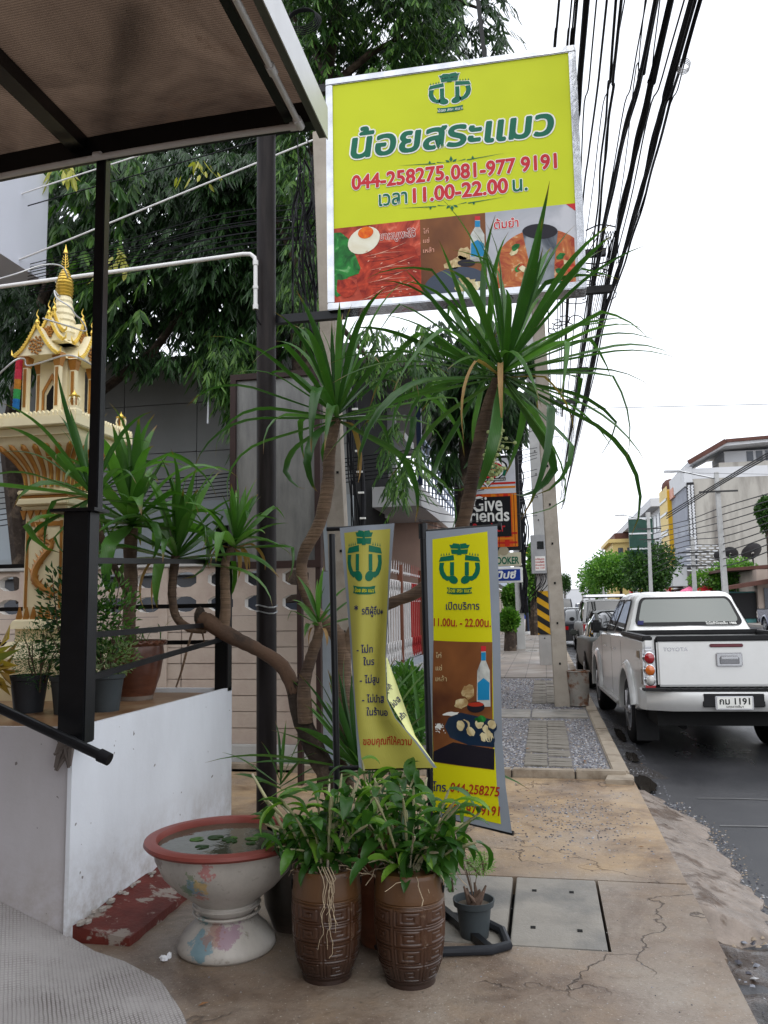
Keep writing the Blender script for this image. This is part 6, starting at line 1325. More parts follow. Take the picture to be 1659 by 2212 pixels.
# low shops on the right, nearer
sh = T('corner_shop', 'low shop with orange-brown tiled eaves and a dark open front at the right edge', 'building', (15, 62, 0)); a = P(1577, 1262, Y=62); b = P(1659, 1238, Y=62)
MB().box(a.x+1.8, b.x+8, 62, 74, 0, a.z+1.0).build('wall', M('dirty_pink', (.4, .33, .28), .8, 0, .25, .5), sh); MB().box(a.x+2.2, a.x+3.6, 61.9, 62, 0, 2.4).build('shutter', win_d, sh); MB().box(a.x-.2, a.x+1.7, 62.5, 70, 0, 2.2).build('stall', M('teal_board', (.08, .22, .22), .7, 0, .3, 1), sh)
MB().box(a.x-.1, a.x+1.75, 62.4, 62.5, .3, 2.1).build('dark_opening', trim_b, sh)
MB().prism([(a.x-.4, a.z-.4), (a.x-.4, a.z-.15), (b.x+6, b.z+.6), (b.x+6, b.z+.1)], 'y', 60.5, 63).build('eaves', rooft, sh); MB().prism([(b.x-2.6, b.z+.25), (b.x-2.6, b.z+.45), (b.x+6, b.z+1.0), (b.x+6, b.z+.6)], 'y', 63, 74).build('upper_roof', rooft, sh)
R.seed(14)
for k, (x, y, r) in enumerate(((1578, 1196, 17), (1626, 1195, 25), (1554, 1203, 14))):
    c = P(x, y, Y=75); rr2 = r/F_*75*.85; t = T('satellite_dish', ('middle-sized mesh satellite dish turned up beside the pole', 'largest dark mesh satellite dish on the right', 'leftmost mesh satellite dish in front of the lattice wall')[k], 'satellite dish', c, 'mesh satellite dishes on the shop roof')
    b = MB().lathe([(rr2*i/8, rr2*.28*(i/8)**2) for i in range(1, 9)], n=28); b.f = [f for f in b.f if len(f) == 4]; mt_ = Matrix.Rotation(rad(-48), 3, 'X') @ Matrix.Rotation(rad(20 if k != 1 else -14), 3, 'Y')
    mb = MB().add([mt_ @ Vector(v)+c for v in b.v], b.f); mb.build('dish', M('dish_mesh', (.06, .06, .065), .6, .3, .2, 6) if k == 0 else bpy.data.materials['dish_mesh'], t, smooth=True, fix=False)
    for a in (0, 2.1, 4.2): MB().bar(mt_ @ Vector((rr2*math.cos(a), rr2*math.sin(a), rr2*.28))+c, mt_ @ Vector((0, 0, rr2*.75))+c, .05).build('strut', trim_b, t)
    MB().bar(c, (c.x, c.y+.3, 3.0), .12).build('mast', trim_b, t)
for k, (x, y, cc, nm) in enumerate(((1490, 1275, (.75, .16, .3), 'pink'), (1522, 1272, (.6, .02, .03), 'red'))):
    c = P(x, y, Y=70); t = T('market_umbrella', nm+' market umbrella in front of the light green tree across the road', 'umbrella', (c.x, c.y, 0)); MB().lathe([(1.1, -.3), (.6, .05), (.05, .3)], c.x, c.y, c.z, 10).build('canopy', M('umbrella_'+nm, cc, .6), t); MB().tube([(c.x, c.y, 0), (c.x, c.y, c.z)], .03, 6).build('pole', galv, t)
# shop fronts under the clipped trees
for k in range(6):
    y0 = 105+k*14; zac = 2.9
    t = T('shophouse', ('row shop with a dark open front', 'row shop with white shutters', 'row shop with a blue sign band', 'row shop with cream walls', 'row shop with a grey upper floor', 'last pale shop of the row')[k]+' behind the clipped street trees', 'building', (17, y0, 0), None)
    MB().box(17.4, 27, y0+ (45 if k < 0 else 0), y0+13.6, 0, 3.6+.5*(k % 3)).build('wall', (render_w, yel_l, conc_grey)[k % 3], t); MB().box(17.3, 17.4, y0+1, y0+12, 0, 2.7).build('shop_front', win_d, t); MB().box(16.6, 17.35, y0+4, y0+5.2, 3.4, 4.1).build('air_conditioner', render_w, t); MB().box(15.2, 15.5, y0+2+k, y0+5+k, 2.6, 3.9).build('shop_sign', (ink_red, ink_navy, yel_b)[k % 3], t); MB().box(15.8, 17.4, y0+.5, y0+13, 2.8, 3.2).build('awning', (rooft, conc_grey, M('awning_blue', (.05, .12, .25), .6) if k == 2 else rooft)[k % 3], t)
for k, (x, h, Y) in enumerate(((1230, 14, 330), (1275, 10, 300), (1205, 12, 360))):
    c = P(x, 1309-h, Y=Y); MB().box(c.x-8, c.x+9, Y, Y+20, 0, c.z+4).build('distant_building', (conc_grey, render_w, yel_l)[k], label=('grey block low on the horizon in the middle of the street end', 'white block low on the horizon right of the street end', 'pale yellow block low on the horizon left of the street end')[k], category='building')
# poles across the road
for k, (x, yt, yb2, Y, lab) in enumerate(((1565, 1100, 1285, 52, 'nearest pole across the road, with a lamp arm and many insulators'), (1500, 1160, 1285, 66, 'second pole across the road, before the grey fins'), (1405, 1115, 1290, 80, 'third pole across the road, beside the green billboard'), (1303, 1185, 1300, 115, 'fourth pole across the road, among the clipped trees'), (1272, 1215, 1302, 150, 'fifth pole, small, with a short crossarm'), (1258, 1228, 1304, 190, 'sixth pole, tiny, near the end of the street'))):
    b = P(x+ (3 if k == 0 else 1), yb2, Y=Y); e = P(x-(18 if k == 0 else 5)*(1 if k < 3 else .3), yt - (80 if k == 0 else 0)+ (0), Y=Y)
    t = sqpole('utility_pole', lab, (b.x, Y, 0), (e.x, Y, e.z), .34, .24, conc_grey, [(e.z-1.2, -1.1, 1.1), (e.z-2.2, -.9, .9)][:2 if k else 1], 'utility poles across the road')
    if k in (0, 2): MB().tube([(e.x, Y, e.z-.4), (e.x-2.2, Y, e.z+.2)], .05, 6).build('lamp_arm', galv, t); MB().box(e.x-3.0, e.x-2.1, Y-.15, Y+.15, e.z+.12, e.z+.26).build('lamp_head', render_w, t, bevel=.03)
# ================================================================ left side: fence wall, warehouse, board, neighbours
fence_m = M('fence_concrete', (.47, .4, .345), .85, 0, .12, 1.5, .003, 40, col2=(.33, .255, .22), t2=(.45, .75), s2=1.4); fw = T('concrete_fence', 'pinkish precast concrete fence with rounded openings near its top, behind the terrace', 'fence', (-3.5, 7.3, 0))
x1f = -2.04; pit = .365; fy = 7.3
def hexo(cx, cz, w, h): return [(cx-w, cz-h*.45), (cx-w*.55, cz-h*.9), (cx, cz-h), (cx+w*.55, cz-h*.9), (cx+w, cz-h*.45), (cx+w, cz+h*.45), (cx+w*.55, cz+h*.9), (cx, cz+h), (cx-w*.55, cz+h*.9), (cx-w, cz+h*.45)]
for row, (z0, z1) in enumerate(((1.36, 1.6), (1.6, 1.82))):
    for k in range(14):
        cx = x1f-.19-k*pit; cz = (z0+z1)/2-.005; inn = hexo(cx, cz, .125, .075); out = [(cx-pit/2, z0+.03), (cx-.1, z0), (cx, z0), (cx+.1, z0), (cx+pit/2, z0+.03), (cx+pit/2, z1-.03), (cx+.1, z1), (cx, z1), (cx-.1, z1), (cx-pit/2, z1-.03)]
        out = [(cx-pit/2, z0), (cx-.07, z0), (cx, z0), (cx+.07, z0), (cx+pit/2, z0), (cx+pit/2, z1), (cx+.07, z1), (cx, z1), (cx-.07, z1), (cx-pit/2, z1)]
        mb = MB(); vs = [(a, fy, b) for a, b in out]+[(a, fy, b) for a, b in inn]+[(a, fy+.09, b) for a, b in inn]; mb.add(vs, [(i, (i+1) % 10, 10+(i+1) % 10, 10+i) for i in range(10)]); mb.add(vs, [(10+i, 10+(i+1) % 10, 20+(i+1) % 10, 20+i) for i in range(10)], 1)
        mb.build('vent_block', [fence_m, M('opening_rim', (.6, .58, .55), .7) if row == 0 and k == 0 else bpy.data.materials['opening_rim']], fw, fix=False)
for r_ in range(8):
    for k in range(4):
        xa_ = x1f-.005-k*1.3; MB().box(max(xa_-1.294, -7), xa_, fy-.004*(r_ % 2), fy+.1, .2+r_*.145, .2+r_*.145+.141).build('plank', fence_m, fw, bevel=.004)
MB().box(-7, x1f+.03, fy-.035, fy+.14, 1.822, 1.88).build('cap_rail', conc_grey, fw, bevel=.008); MB().box(-7, x1f+.05, fy-.05, fy+.14, -.05, .2).build('base_beam', conc_grey, fw, bevel=.01)
for k in range(4): MB().box(x1f-.06-k*1.47, x1f+.03-k*1.47, fy-.02, fy+.13, .2, 1.82).build('fence_post', fence_m, fw)
MB().tube([P(1025*.4085*0+419, 1048+0, Y=fy)+Vector((0, -.0, 0)), P(419, 1048, Y=fy)+Vector((0, .05, 0))], .02, 10)
tag(MB().box(-2.02, -1.86, 7.35, 7.4, 0, 1.75).build('blue_white_panel', M('pale_blue', (.42, .5, .58), .5, 0, .06, 2)), 'narrow pale blue painted panel right of the concrete fence', 'panel')
bd = T('metal_board', 'tall weathered grey metal board in a dark brown frame behind the steel column', 'board', (-2.2, 6.6, 1.7)); fb_ = M('dark_brown_frame', (.035, .02, .018), .5, 0, .3, 6)
a = P(500, 812, Y=6.6); b = P(695, 1225, Y=6.6); shm = M('weathered_sheet', (.18, .18, .172), .42, .3, .3, 2.5, .001, 30, col2=(.06, .06, .062), t2=(.45, .75), s2=1.5, st=(3, 3, .6))
MB().box(a.x+.04, b.x-.04, 6.6, 6.63, b.z+.04, a.z-.04).build('sheet', shm, bd)
for q in ((a.x, a.x+.05, b.z, a.z), (b.x-.05, b.x, b.z, a.z), (a.x+.05, b.x-.05, b.z, b.z+.06), (a.x+.05, b.x-.05, a.z-.05, a.z)): MB().box(q[0], q[1], 6.57, 6.65, q[2], q[3]).build('frame', fb_, bd)
MB().box(-2.0, -1.96, 6.58, 6.64, 0, b.z).build('leg', fb_, bd); MB().box(-1.84, -1.8, 6.58, 6.64, 0, b.z).build('leg', fb_, bd)
# warehouse
wh = T('warehouse', 'large plain grey warehouse wall with faint panel joints behind the fence', 'building', (-7, 12, 0)); WY = 12.0; zt_ = pz_(350, 770, WY); wm_ = M('warehouse_grey', (.26, .27, .27), .75, 0, .05, .4, .0, 1, col2=(.21, .22, .215), t2=(.45, .7), s2=.5); wl_ = M('warehouse_pale', (.3, .33, .35), .7, 0, .05, .5)
zm = pz_(350, 1085, WY); xe_ = P(760, 1000, Y=WY).x
for k in range(10):
    for r_ in range(3): za, zb2 = lerp(zm, zt_, r_/3), lerp(zm, zt_, (r_+1)/3); MB().box(xe_-(k+1)*1.25, xe_-k*1.25-.012, WY, WY+.12, za, zb2-.012).build('wall_panel', wm_, wh)
MB().box(xe_-12.5, xe_, WY+.1, WY+3, 0, zt_-.05).build('core', dark_hole, wh); MB().box(xe_-12.5, xe_, WY-.05, WY+.1, 0, zm-.01).build('lower_wall', wl_, wh)
MB().box(xe_-12.5, xe_+.05, WY-.6, WY-.06, 1.95, 2.25).build('ledge', wl_, wh); MB().box(xe_-12.4, xe_-.1, WY-.12, WY-.06, .2, 1.94).build('shade_strip', win_d, wh);  # dark strip paints the shade seen through the fence openings
c = P(518, 880, Y=WY-.15); MB().tube([P(527, 935, Y=WY-.15), c, c+Vector((.0, 0, 0))], .05, 8); px_ = P(510, 935, Y=WY-.12)
MB().tube([(px_.x, WY-.12, zm-1), (px_.x, WY-.12, px_.z-.1), (px_.x+.08, WY-.12, px_.z), (px_.x+.35, WY-.12, px_.z)], .055, 10).build('drainpipe', M('pipe_grey', (.2, .21, .21), .5), wh, smooth=True)
lt = P(450, 1140*.0+880, Y=9); tag(MB().tube([P(451, 845, Y=9), P(449, 915, Y=9)], .012, 6).build('hanging_rod', galv), 'short pale metal rod hanging in front of the warehouse wall', 'rod')
# white building corner at the upper left, signboard box
sbx = T('white_box_building', 'plain pale bluish-white overhanging building corner at the upper left', 'building', (-4.5, 8, 4)); a = P(108, 388, Y=8.4); b = P(96, 608, Y=8.4)
wb_ = M('bluish_render', (.72, .74, .83), .6, 0, .03, 1)
bx_ = P(102, 500, Y=8.4).x; za, zb4 = P(107, 388, Y=8.4).z, P(97, 611, Y=8.4).z
MB().prism([(5.2, zb4), (8.4, zb4), (8.4, za), (7.3, za+.16), (5.2, za+.16)], 'x', -8.5, bx_).build('overhang', wb_, sbx)
MB().box(-8.5, bx_-1.2, 5.6, 8.3, zb4-.5, zb4-.01).build('soffit_beam', conc_grey, sbx)
# neighbour house with balcony and stair
nh = T('neighbour_house', 'neighbouring house with white balcony slab, pinkish wall and outdoor stair', 'house', (-3, 15, 0)); nw = M('house_cream', (.5, .45, .4), .7, 0, .08, 1); nwh = M('balcony_white', (.62, .62, .62), .6, 0, .05, 1); npk = M('house_terracotta', (.52, .35, .28), .75, 0, .12, 1.5)
a = P(785, 1052, Y=13.5); b = P(905, 1098, Y=13.5); zc0, zc1 = P(905, 1092, Y=13.5).z, P(905, 1048, Y=13.5).z; bxr = P(910, 1092, Y=13.5).x
MB().box(-6.2, bxr, 13.5, 24, zc0, zc1).build('balcony_slab', nwh, nh); MB().box(-6.2, bxr-.15, 16.2, 16.3, .0, zc0).build('ground_wall', npk, nh); MB().box(-6.2, bxr-.9, 16.3, 16.4, zc1, zc1+3).build('upper_wall', nwh, nh)
MB().box(bxr-.2, bxr-.1, 16.3, 23, 0, zc0).build('side_wall', npk, nh); MB().box(-6.2, bxr-.5, 14.9, 16.1, zc1+1.1, zc1+1.25).build('upper_beam', conc_grey, nh); MB().box(-6.2, bxr, 13.6, 22, zc1+2.1, zc1+2.3).build('upper_canopy', M('canopy_grey', (.12, .11, .1), .8), nh)  # upper canopy in a plain dark grey
MB().box(-4.2, -3.0, 16.25, 16.29, zc1+.05, zc1+1.0).build('window', win_d, nh)
MB().box(-3.1, -2.75, 14.6, 14.9, zc0-.06, zc0-.005).build('ceiling_lamp', nwh, nh)
for k in range(20): y = 13.6+k*.5; MB().box(bxr-.03, bxr, y, y+.03, zc1, zc1+.85).build('baluster', M('rail_blue', (.35, .42, .55), .5) if k == 0 else bpy.data.materials['rail_blue'], nh)
for z in (.2, .4, .6, .85): MB().box(bxr-.04, bxr+.01, 13.5, 23.6, zc1+z, zc1+z+.04).build('rail', bpy.data.materials['rail_blue'], nh)
MB().box(bxr-.05, bxr+.03, 13.45, 13.55, zc1, zc1+1.35).build('corner_post', M('post_blue', (.03, .05, .12), .4), nh)
MB().box(-1.9, -1.5, 24.5, 40, 2.2, 5.2).build('far_wing', M('far_wing_blue', (.45, .5, .6), .6, 0, .2, 2), nh)
for k in range(5): MB().box(-1.48, -1.45, 25+k*2.6, 26.2+k*2.6, 3.2, 4.6).build('window', (win_d, ink_navy, M('curtain_violet', (.25, .2, .45), .6) if k == 2 else win_d)[k % 3], nh)
# gate along the street side
gt = T('folding_gate', 'white folding lattice gate with spear tops and brown posts in front of the neighbouring house', 'gate', (-2.05, 11, .6)); gw = M('gate_white', (.6, .58, .57), .6, 0, .1, 9, col2=(.3, .2, .17), t2=(.6, .75), s2=12); gr_ = M('gate_red', (.4, .03, .03), .5); gb_ = M('gate_brown', (.16, .06, .035), .6)
GX = -2.0; gz = .68; gh = 2.02
for k in range(22):
    y = 9.4+.19*k; mm = gw if k < 17 else gr_
    MB().bar((GX, y, gz+.02), (GX, y, gh-.3), .035, .02).build('slat', mm, gt); MB().add([(GX, y-.022, gh-.14), (GX, y+.022, gh-.14), (GX+.01, y+.018, gh+.02), (GX+.01, y, gh+.06), (GX+.01, y-.018, gh+.02)], [(0, 1, 2, 3, 4)]).build('spear_top', mm, gt, fix=False)
    for (za, zb3) in ((gz, gz+.28), (gh-.5, gh-.24)):
        MB().bar((GX+.012, y-.08, za), (GX+.012, y+.08, zb3), .014).build('lattice_strip', mm, gt); MB().bar((GX+.018, y+.08, za), (GX+.018, y-.08, zb3), .014).build('lattice_strip', mm, gt)
for z in (gz, gh-.5, gh-.24, gh-.1): MB().bar((GX-.01, 9.2, z), (GX-.01, 13.6, z), .02, .03).build('rail', gw, gt)
for y in (9.2, 11.6, 13.6): MB().box(GX-.03, GX+.04, y-.04, y+.04, gz-.05, gh).build('post', gb_, gt)
tag(MB().box(GX-.08, GX+.06, 9.0, 14.6, 0, gz-.04).build('low_wall', M('pale_blue_grey', (.36, .4, .44), .7, 0, .1, 2)), 'low pale blue-grey wall under the white folding gate', 'wall')
pg = MB(); 
for k in range(12): tag(MB().box(GX+.06, GX+.085, 9.1+.46*k, 9.47+.46*k, .1, .55).build('wall_relief_panel', conc_grey), 'square relief panel on the low wall', 'wall panel', 'relief panels on the low wall')
# broken tiles / old boards / blue bin beyond the signs
R.seed(44)
ob = T('old_board_stack', 'old grey boards and a white chair frame leaning by the pavement under the blue sign', 'boards', P(1105, 1350, Z=.05)); c = P(1105, 1352, Z=.05)
for k in range(4): MB().obox(c+Vector((-.7+.3*k, .4*k, .55)), (.45, .05, 1.2-.15*k), Matrix.Rotation(rad(R.uniform(-12, 12)), 3, 'Y'), 0).build('board', (nwh, conc_grey, nwh, conc_pole)[k], ob)
c = P(1137, 1338, Z=.05); bn = T('wheeled_bin', 'blue wheeled rubbish bin on the pavement behind the slim post', 'bin', c); MB().loft([[(c.x-w, c.y-w, z), (c.x+w, c.y-w, z), (c.x+w, c.y+w, z), (c.x-w, c.y+w, z)] for w, z in ((.3, .1), (.38, 1.2))]).build('body', M('bin_blue', (.02, .04, .2), .5), bn); MB().obox(c+Vector((0, 0, 1.2)), (.82, .85, .08), None).build('lid', M('bin_lid', (.02, .035, .17), .5), bn)
ww = T('weathered_wall', 'weathered concrete yard wall with hanging plants beyond the signs', 'wall', (-2.2, 30, 0)); MB().box(-2.6, -2.2, 26, 60, 0, 2.3).build('wall', M('weathered', (.2, .18, .15), .9, 0, .4, 1), ww)
for k in range(10): MB().box(-2.19, -2.1, 27+k*2.2, 28.6+k*2.2, 0, 2.0+.2*math.sin(k*2)).build('board', conc_pole if k % 2 else fence_m, ww)
# weeds along the low wall
wdp = T('weed_clump', 'leafy weeds and broad leaves growing at the foot of the low wall', 'plant', (-1.5, 9.5, 0))
bushy(green_a, wdp, (-1.75, 10.5, .35), .3, .32, 900, .12, twigs=5, seed=21); bushy(green_a, wdp, (-1.45, 8.6, .35), .25, .4, 500, .16, w=.3, twigs=4, seed=22)
R.seed(3); head(wdp, Vector((-1.2, 8.0, .15)), (0, 0, 1), 14, .8, .05, 'cl', ls=1.0)
# ================================================================ spirit house on its pillar
cream = M('cream_paint', (.84, .75, .5), .5, 0, .06, 6, col2=(.7, .57, .33), t2=(.6, .85), s2=6); gold = M('gold_paint', (.8, .55, .1), .3, .55, .15, 20, .0008, 80); bronze = M('brown_gold', (.42, .19, .04), .4, .3, .25, 18)
HX, HY = -3.17, 4.97; shq = T('spirit_house', 'cream and gold spirit house with a spire, on a carved pillar beside the black post', 'spirit house', (HX, HY, .872))
def hz(y, Y=4.97): return P(140, y, Y=Y).z
zt0, zt1 = hz(915, 4.6), hz(893, 4.6)
SH = lambda mb, nm, mt, par=shq, **k: mb.build(nm, mt, par, **k)
hw, hd_ = .345, .37
SH(MB().box(HX-hw, HX+hw-.01, HY-hd_, HY+hd_, zt0, zt1), 'tray', cream, bevel=.006)
tray = bpy.data.objects['tray']
SH(MB().box(HX-hw+.05, HX+hw-.06, HY-hd_+.05, HY+hd_-.05, zt0-.05, zt0-.002), 'tray_base', cream)
for k in range(22):
    x = HX-hw+.02+k*.0305
    SH(MB().prism([(x-.012, zt1), (x+.012, zt1), (x+.012, zt1+.014), (x, zt1+.032), (x-.012, zt1+.014)], 'y', HY-hd_+.005, HY-hd_+.03), 'merlon', cream, tray)
for k in range(23):
    y = HY-hd_+.05+k*.031; SH(MB().prism([(y-.012, zt1), (y+.012, zt1), (y+.012, zt1+.014), (y, zt1+.034), (y-.012, zt1+.014)], 'x', HX+hw-.04, HX+hw-.015), 'merlon', cream, tray)
# cove capital with petals
cap = MB(); q = [(.30, zt0-.05), (.285, zt0-.1), (.22, zt0-.17), (.165, zt0-.26), (.15, zt0-.36), (.15, zt0-.38)]
cap.loft([[(HX-r, HY-r, z), (HX+r, HY-r, z), (HX+r, HY+r, z), (HX-r, HY+r, z)] for r, z in q]); capo = SH(cap, 'capital', cream, smooth=True, ang=30)
cz0 = Vector((HX, HY, 0))
for side in range(2):
    for k in range(7):
        f = (k-3)/3.3; pts = []
        for r, z in q[1:5]:
            pts.append(Vector((HX+f*r, HY-r-.004, z)) if side == 0 else Vector((HX+r+.004, HY+f*r, z)))
        pts = spline(pts, 4); SH(MB().tube(pts, [.008]+[.021*(1-.45*i/len(pts)) for i in range(len(pts)-1)], 8), 'petal', bronze, capo, smooth=True)
        SH(MB().tube([p+Vector((0, -.012, 0)) if side == 0 else p+Vector((.012, 0, 0)) for p in pts], .004, 4), 'petal_rib', gold, capo)
zc = q[-1][1]
for r, z0, z1, mt in ((.185, zc-.03, zc, cream), (.17, zc-.055, zc-.03, bronze), (.19, zc-.1, zc-.055, cream), (.165, zc-.13, zc-.1, cream)): SH(MB().box(HX-r, HX+r, HY-r, HY+r, z0, z1), 'moulding', mt, bevel=.008)
for k in range(7):
    x = HX-.15+.05*k; SH(MB().prism([(x-.022, zc-.13), (x+.022, zc-.13), (x, zc-.19)], 'y', HY-.16, HY-.145), 'drop_leaf', bronze); SH(MB().prism([(HY-.15+.05*k-.022, zc-.13), (HY-.15+.05*k+.022, zc-.13), (HY-.15+.05*k, zc-.19)], 'x', HX+.145, HX+.16), 'drop_leaf', bronze)
zb5 = hz(1330, 4.85); sw = .142
SH(MB().box(HX-sw, HX+sw, HY-sw, HY+sw, zb5, zc-.12), 'shaft', cream, bevel=.004)
for a, b in (((HX-sw+.012, HX-sw+.03), 1), ((HX+sw-.03, HX+sw-.012), 1)): SH(MB().box(a[0], a[1], HY-sw-.006, HY-sw, zb5+.05, zc-.2), 'edge_moulding', bronze)
SH(MB().box(HX-sw+.03, HX+sw-.03, HY-sw-.006, HY-sw, zc-.235, zc-.205), 'edge_moulding', bronze)
R.seed(17)
for side in range(2):     # dragon relief: coiling body with scales and flames
    mb = MB(); zz0, zz1 = zb5+.08, zc-.27; pts = []
    for i in range(26):
        t = i/25; x = .07*math.sin(t*9.5+.6)*(1-.25*t); z = lerp(zz0, zz1, t)+.03*math.cos(t*9.5)
        pts.append(Vector((HX+x, HY-sw-.006, z)) if side == 0 else Vector((HX+sw+.006, HY+x, z)))
    mb.tube(pts, [.012+.012*math.sin(math.pi*min(1, i/25*1.15)) for i in range(26)], 8)
    for p in pts[2:25]:
        for s in (-1, 1):
            d = Vector((s*R.uniform(.02, .05), -.004, R.uniform(.0, .05))) if side == 0 else Vector((.004, s*R.uniform(.02, .05), R.uniform(0, .05)))
            mb.tube([p, p+d*.6, p+d], [.009, .006, .001], 5)
    for a in (0, .6, -.6, 1.2): 
        d = Vector((math.sin(a)*.06, -.004, .09*math.cos(a)+.02)); p = pts[-1]; mb.tube([p, p+(d if side == 0 else Vector((.004, d.x, d.z)))], [.02, .001], 6)
    SH(mb, 'dragon_relief', bronze if side == 0 else gold, smooth=True)
for r0, r1, z0, z1 in ((.142, .185, zb5, zb5-.03), (.185, .2, zb5-.03, zb5-.08), (.17, .17, zb5-.08, zb5-.16), (.2, .27, zb5-.16, zb5-.26), (.27, .27, zb5-.26, .99), (.31, .31, .99, .873)):
    SH(MB().loft([[(HX-r, HY-r, z), (HX+r, HY-r, z), (HX+r, HY+r, z), (HX-r, HY+r, z)] for r, z in ((r0, z0), (r1, z1))]), 'plinth_step', cream)
for k in range(7): x = HX-.15+.05*k; SH(MB().prism([(x-.024, zb5-.03), (x+.024, zb5-.03), (x, zb5+.06)], 'y', HY-.17, HY-.15), 'base_leaf', bronze); SH(MB().prism([(HY-.15+.05*k-.024, zb5-.03), (HY-.15+.05*k+.024, zb5-.03), (HY-.15+.05*k, zb5+.06)], 'x', HX+.15, HX+.17), 'base_leaf', gold)
# the little house
z0 = zt1; hc_ = T('x', '', '', (0, 0, 0)); bpy.data.objects.remove(hc_)
SH(MB().box(HX-.17, HX+.17, HY-.24, HY+.2, z0, z0+.045), 'floor', cream, bevel=.004)
ze = hz(765, 4.75); bt = ze+.02
SH(MB().box(HX-.1, HX+.1, HY-.1, HY+.12, z0+.045, bt), 'inner_wall', cream); SH(MB().prism([(HX-.04, z0+.05), (HX+.04, z0+.05), (HX+.04, z0+.2), (HX, z0+.27), (HX-.04, z0+.2)], 'y', HY-.108, HY-.1), 'doorway', dark_hole)
SH(MB().prism([(HX-.07, z0+.05), (HX-.055, z0+.05), (HX-.055, z0+.22), (HX, z0+.31), (HX+.055, z0+.22), (HX+.055, z0+.05), (HX+.07, z0+.05), (HX+.07, z0+.23), (HX, z0+.35), (HX-.07, z0+.23)], 'y', HY-.118, HY-.109), 'door_frame', bronze)
for x, y in ((-.13, -.2), (.1, -.2), (-.13, .14), (.14, .14), (.14, -.08), (-.13, -.05), (.02, -.2)):
    if (x, y) == (.02, -.2): continue
    c = SH(MB().box(HX+x-.018, HX+x+.018, HY+y-.018, HY+y+.018, z0+.045, bt), 'column', cream); SH(MB().box(HX+x-.024, HX+x+.024, HY+y-.024, HY+y+.024, z0+.045, z0+.075), 'column_base', cream, c)
    SH(MB().loft([[(HX+x-r, HY+y-r, z), (HX+x+r, HY+y-r, z), (HX+x+r, HY+y+r, z), (HX+x-r, HY+y+r, z)] for r, z in ((.019, bt-.09), (.03, bt-.03), (.032, bt))]), 'column_capital', bronze, c); SH(MB().box(HX+x-.01, HX+x+.01, HY+y-.022, HY+y-.018, z0+.1, bt-.1), 'column_inlay', bronze, c)
def gable(cx, cy, w, h, d0, d1, z, ax, nm='gable_roof', tip=.07):
    """steep concave gable; ax 'y' faces the street camera side (-y), 'x' faces +x"""
    prof = [(-w, 0), (-w*.72, h*.17), (-w*.4, h*.5), (-w*.12, h*.88), (0, h), (w*.12, h*.88), (w*.4, h*.5), (w*.72, h*.17), (w, 0)]; inn = [(w*.85, .0), (0, h*.8), (-w*.85, 0)]
    if ax == 'y': mb = MB().prism([(cx+a, z+b) for a, b in prof], 'y', d0, d1)
    else: mb = MB().prism([(cy+a, z+b) for a, b in prof], 'x', d0, d1)
    g = SH(mb, nm, cream)
    f = d0 if ax == 'y' else d1; sp2 = spline([Vector((a, b, 0)) for a, b in prof], 4); bb_ = MB()
    for i, p in enumerate(sp2):
        c = (cx+p.x, f-.012, z+p.y+.006) if ax == 'y' else (f+.012, cy+p.x, z+p.y+.006); bb_.sphere(c, .0095, 6)
    for i in range(len(sp2)-1):
        a, b = sp2[i], sp2[i+1]
        bb_.bar((cx+a.x, f-.01, z+a.y-.006) if ax == 'y' else (f+.01, cy+a.x, z+a.y-.006), (cx+b.x, f-.01, z+b.y-.006) if ax == 'y' else (f+.01, cy+b.x, z+b.y-.006), .014)
    SH(bb_, 'bargeboard', gold, g, kind='stuff')
    cen = MB()
    for i in range(26):
        a = i*2.4; r = .012*math.sqrt(i)*w/.1*.55; c = (cx+r*math.cos(a), f-.008, z+h*.32+r*math.sin(a)*1.2) if ax == 'y' else (f+.008, cy+r*math.cos(a), z+h*.32+r*math.sin(a)*1.2)
        if abs(r*math.cos(a)) < w*(1-(c[2]-z)/h)*.8 and c[2] > z: cen.sphere(c, .009, 6)
    SH(cen, 'pediment_relief', bronze, g, kind='stuff')
    tp = Vector((cx, f-.0, z+h)) if ax == 'y' else Vector((f, cy, z+h))
    SH(MB().lathe([(.008, 0), (.016, .02), (.008, .04), (.0001, .05)], tp.x, tp.y, tp.z, 8), 'finial_bulb', gold, g, smooth=True)
    SH(MB().tube(spline([tp+Vector((0, 0, .03)), tp+Vector((.008, -.004, .05)), tp+Vector((-.008, 0, .075)), tp+Vector((.004, .0, .08+tip*.4))], 3), [.006, .006, .006, .005, .005, .004, .003, .003, .002, .001], 6), 'finial_horn', gold, g, smooth=True)
    for s in (-1, 1):
        e = Vector((cx+s*w, f-.005, z)) if ax == 'y' else Vector((f+.005, cy+s*w, z)); o_ = Vector((s*.02, 0, .012)) if ax == 'y' else Vector((0, s*.02, .012)); SH(MB().tube([e, e+o_, e+o_*1.2+Vector((0, 0, .03))], [.009, .006, .001], 6), 'corner_horn', gold, g, smooth=True)
    return g
gable(HX-.03, HY, .155, .2, HY-.25, HY+.05, ze, 'y'); gable(HX, HY+.03, .15, .2, HX-.1, HX+.2, ze, 'x')
gable(HX-.0, HY, .11, .17, HY-.17, HY+.0, ze+.12, 'y', 'upper_gable'); gable(HX, HY+.02, .11, .17, HX-.05, HX+.13, ze+.12, 'x', 'upper_gable')
gable(HX+.0, HY, .075, .14, HY-.11, HY+.0, ze+.2, 'y', 'top_gable')
zr = ze+.2; ztop = hz(642); zp = hz(582); zs = hz(537)
tw_ = MB(); n_ = 6
pr_ = [(.115, zr-.05), (.115, zr)]
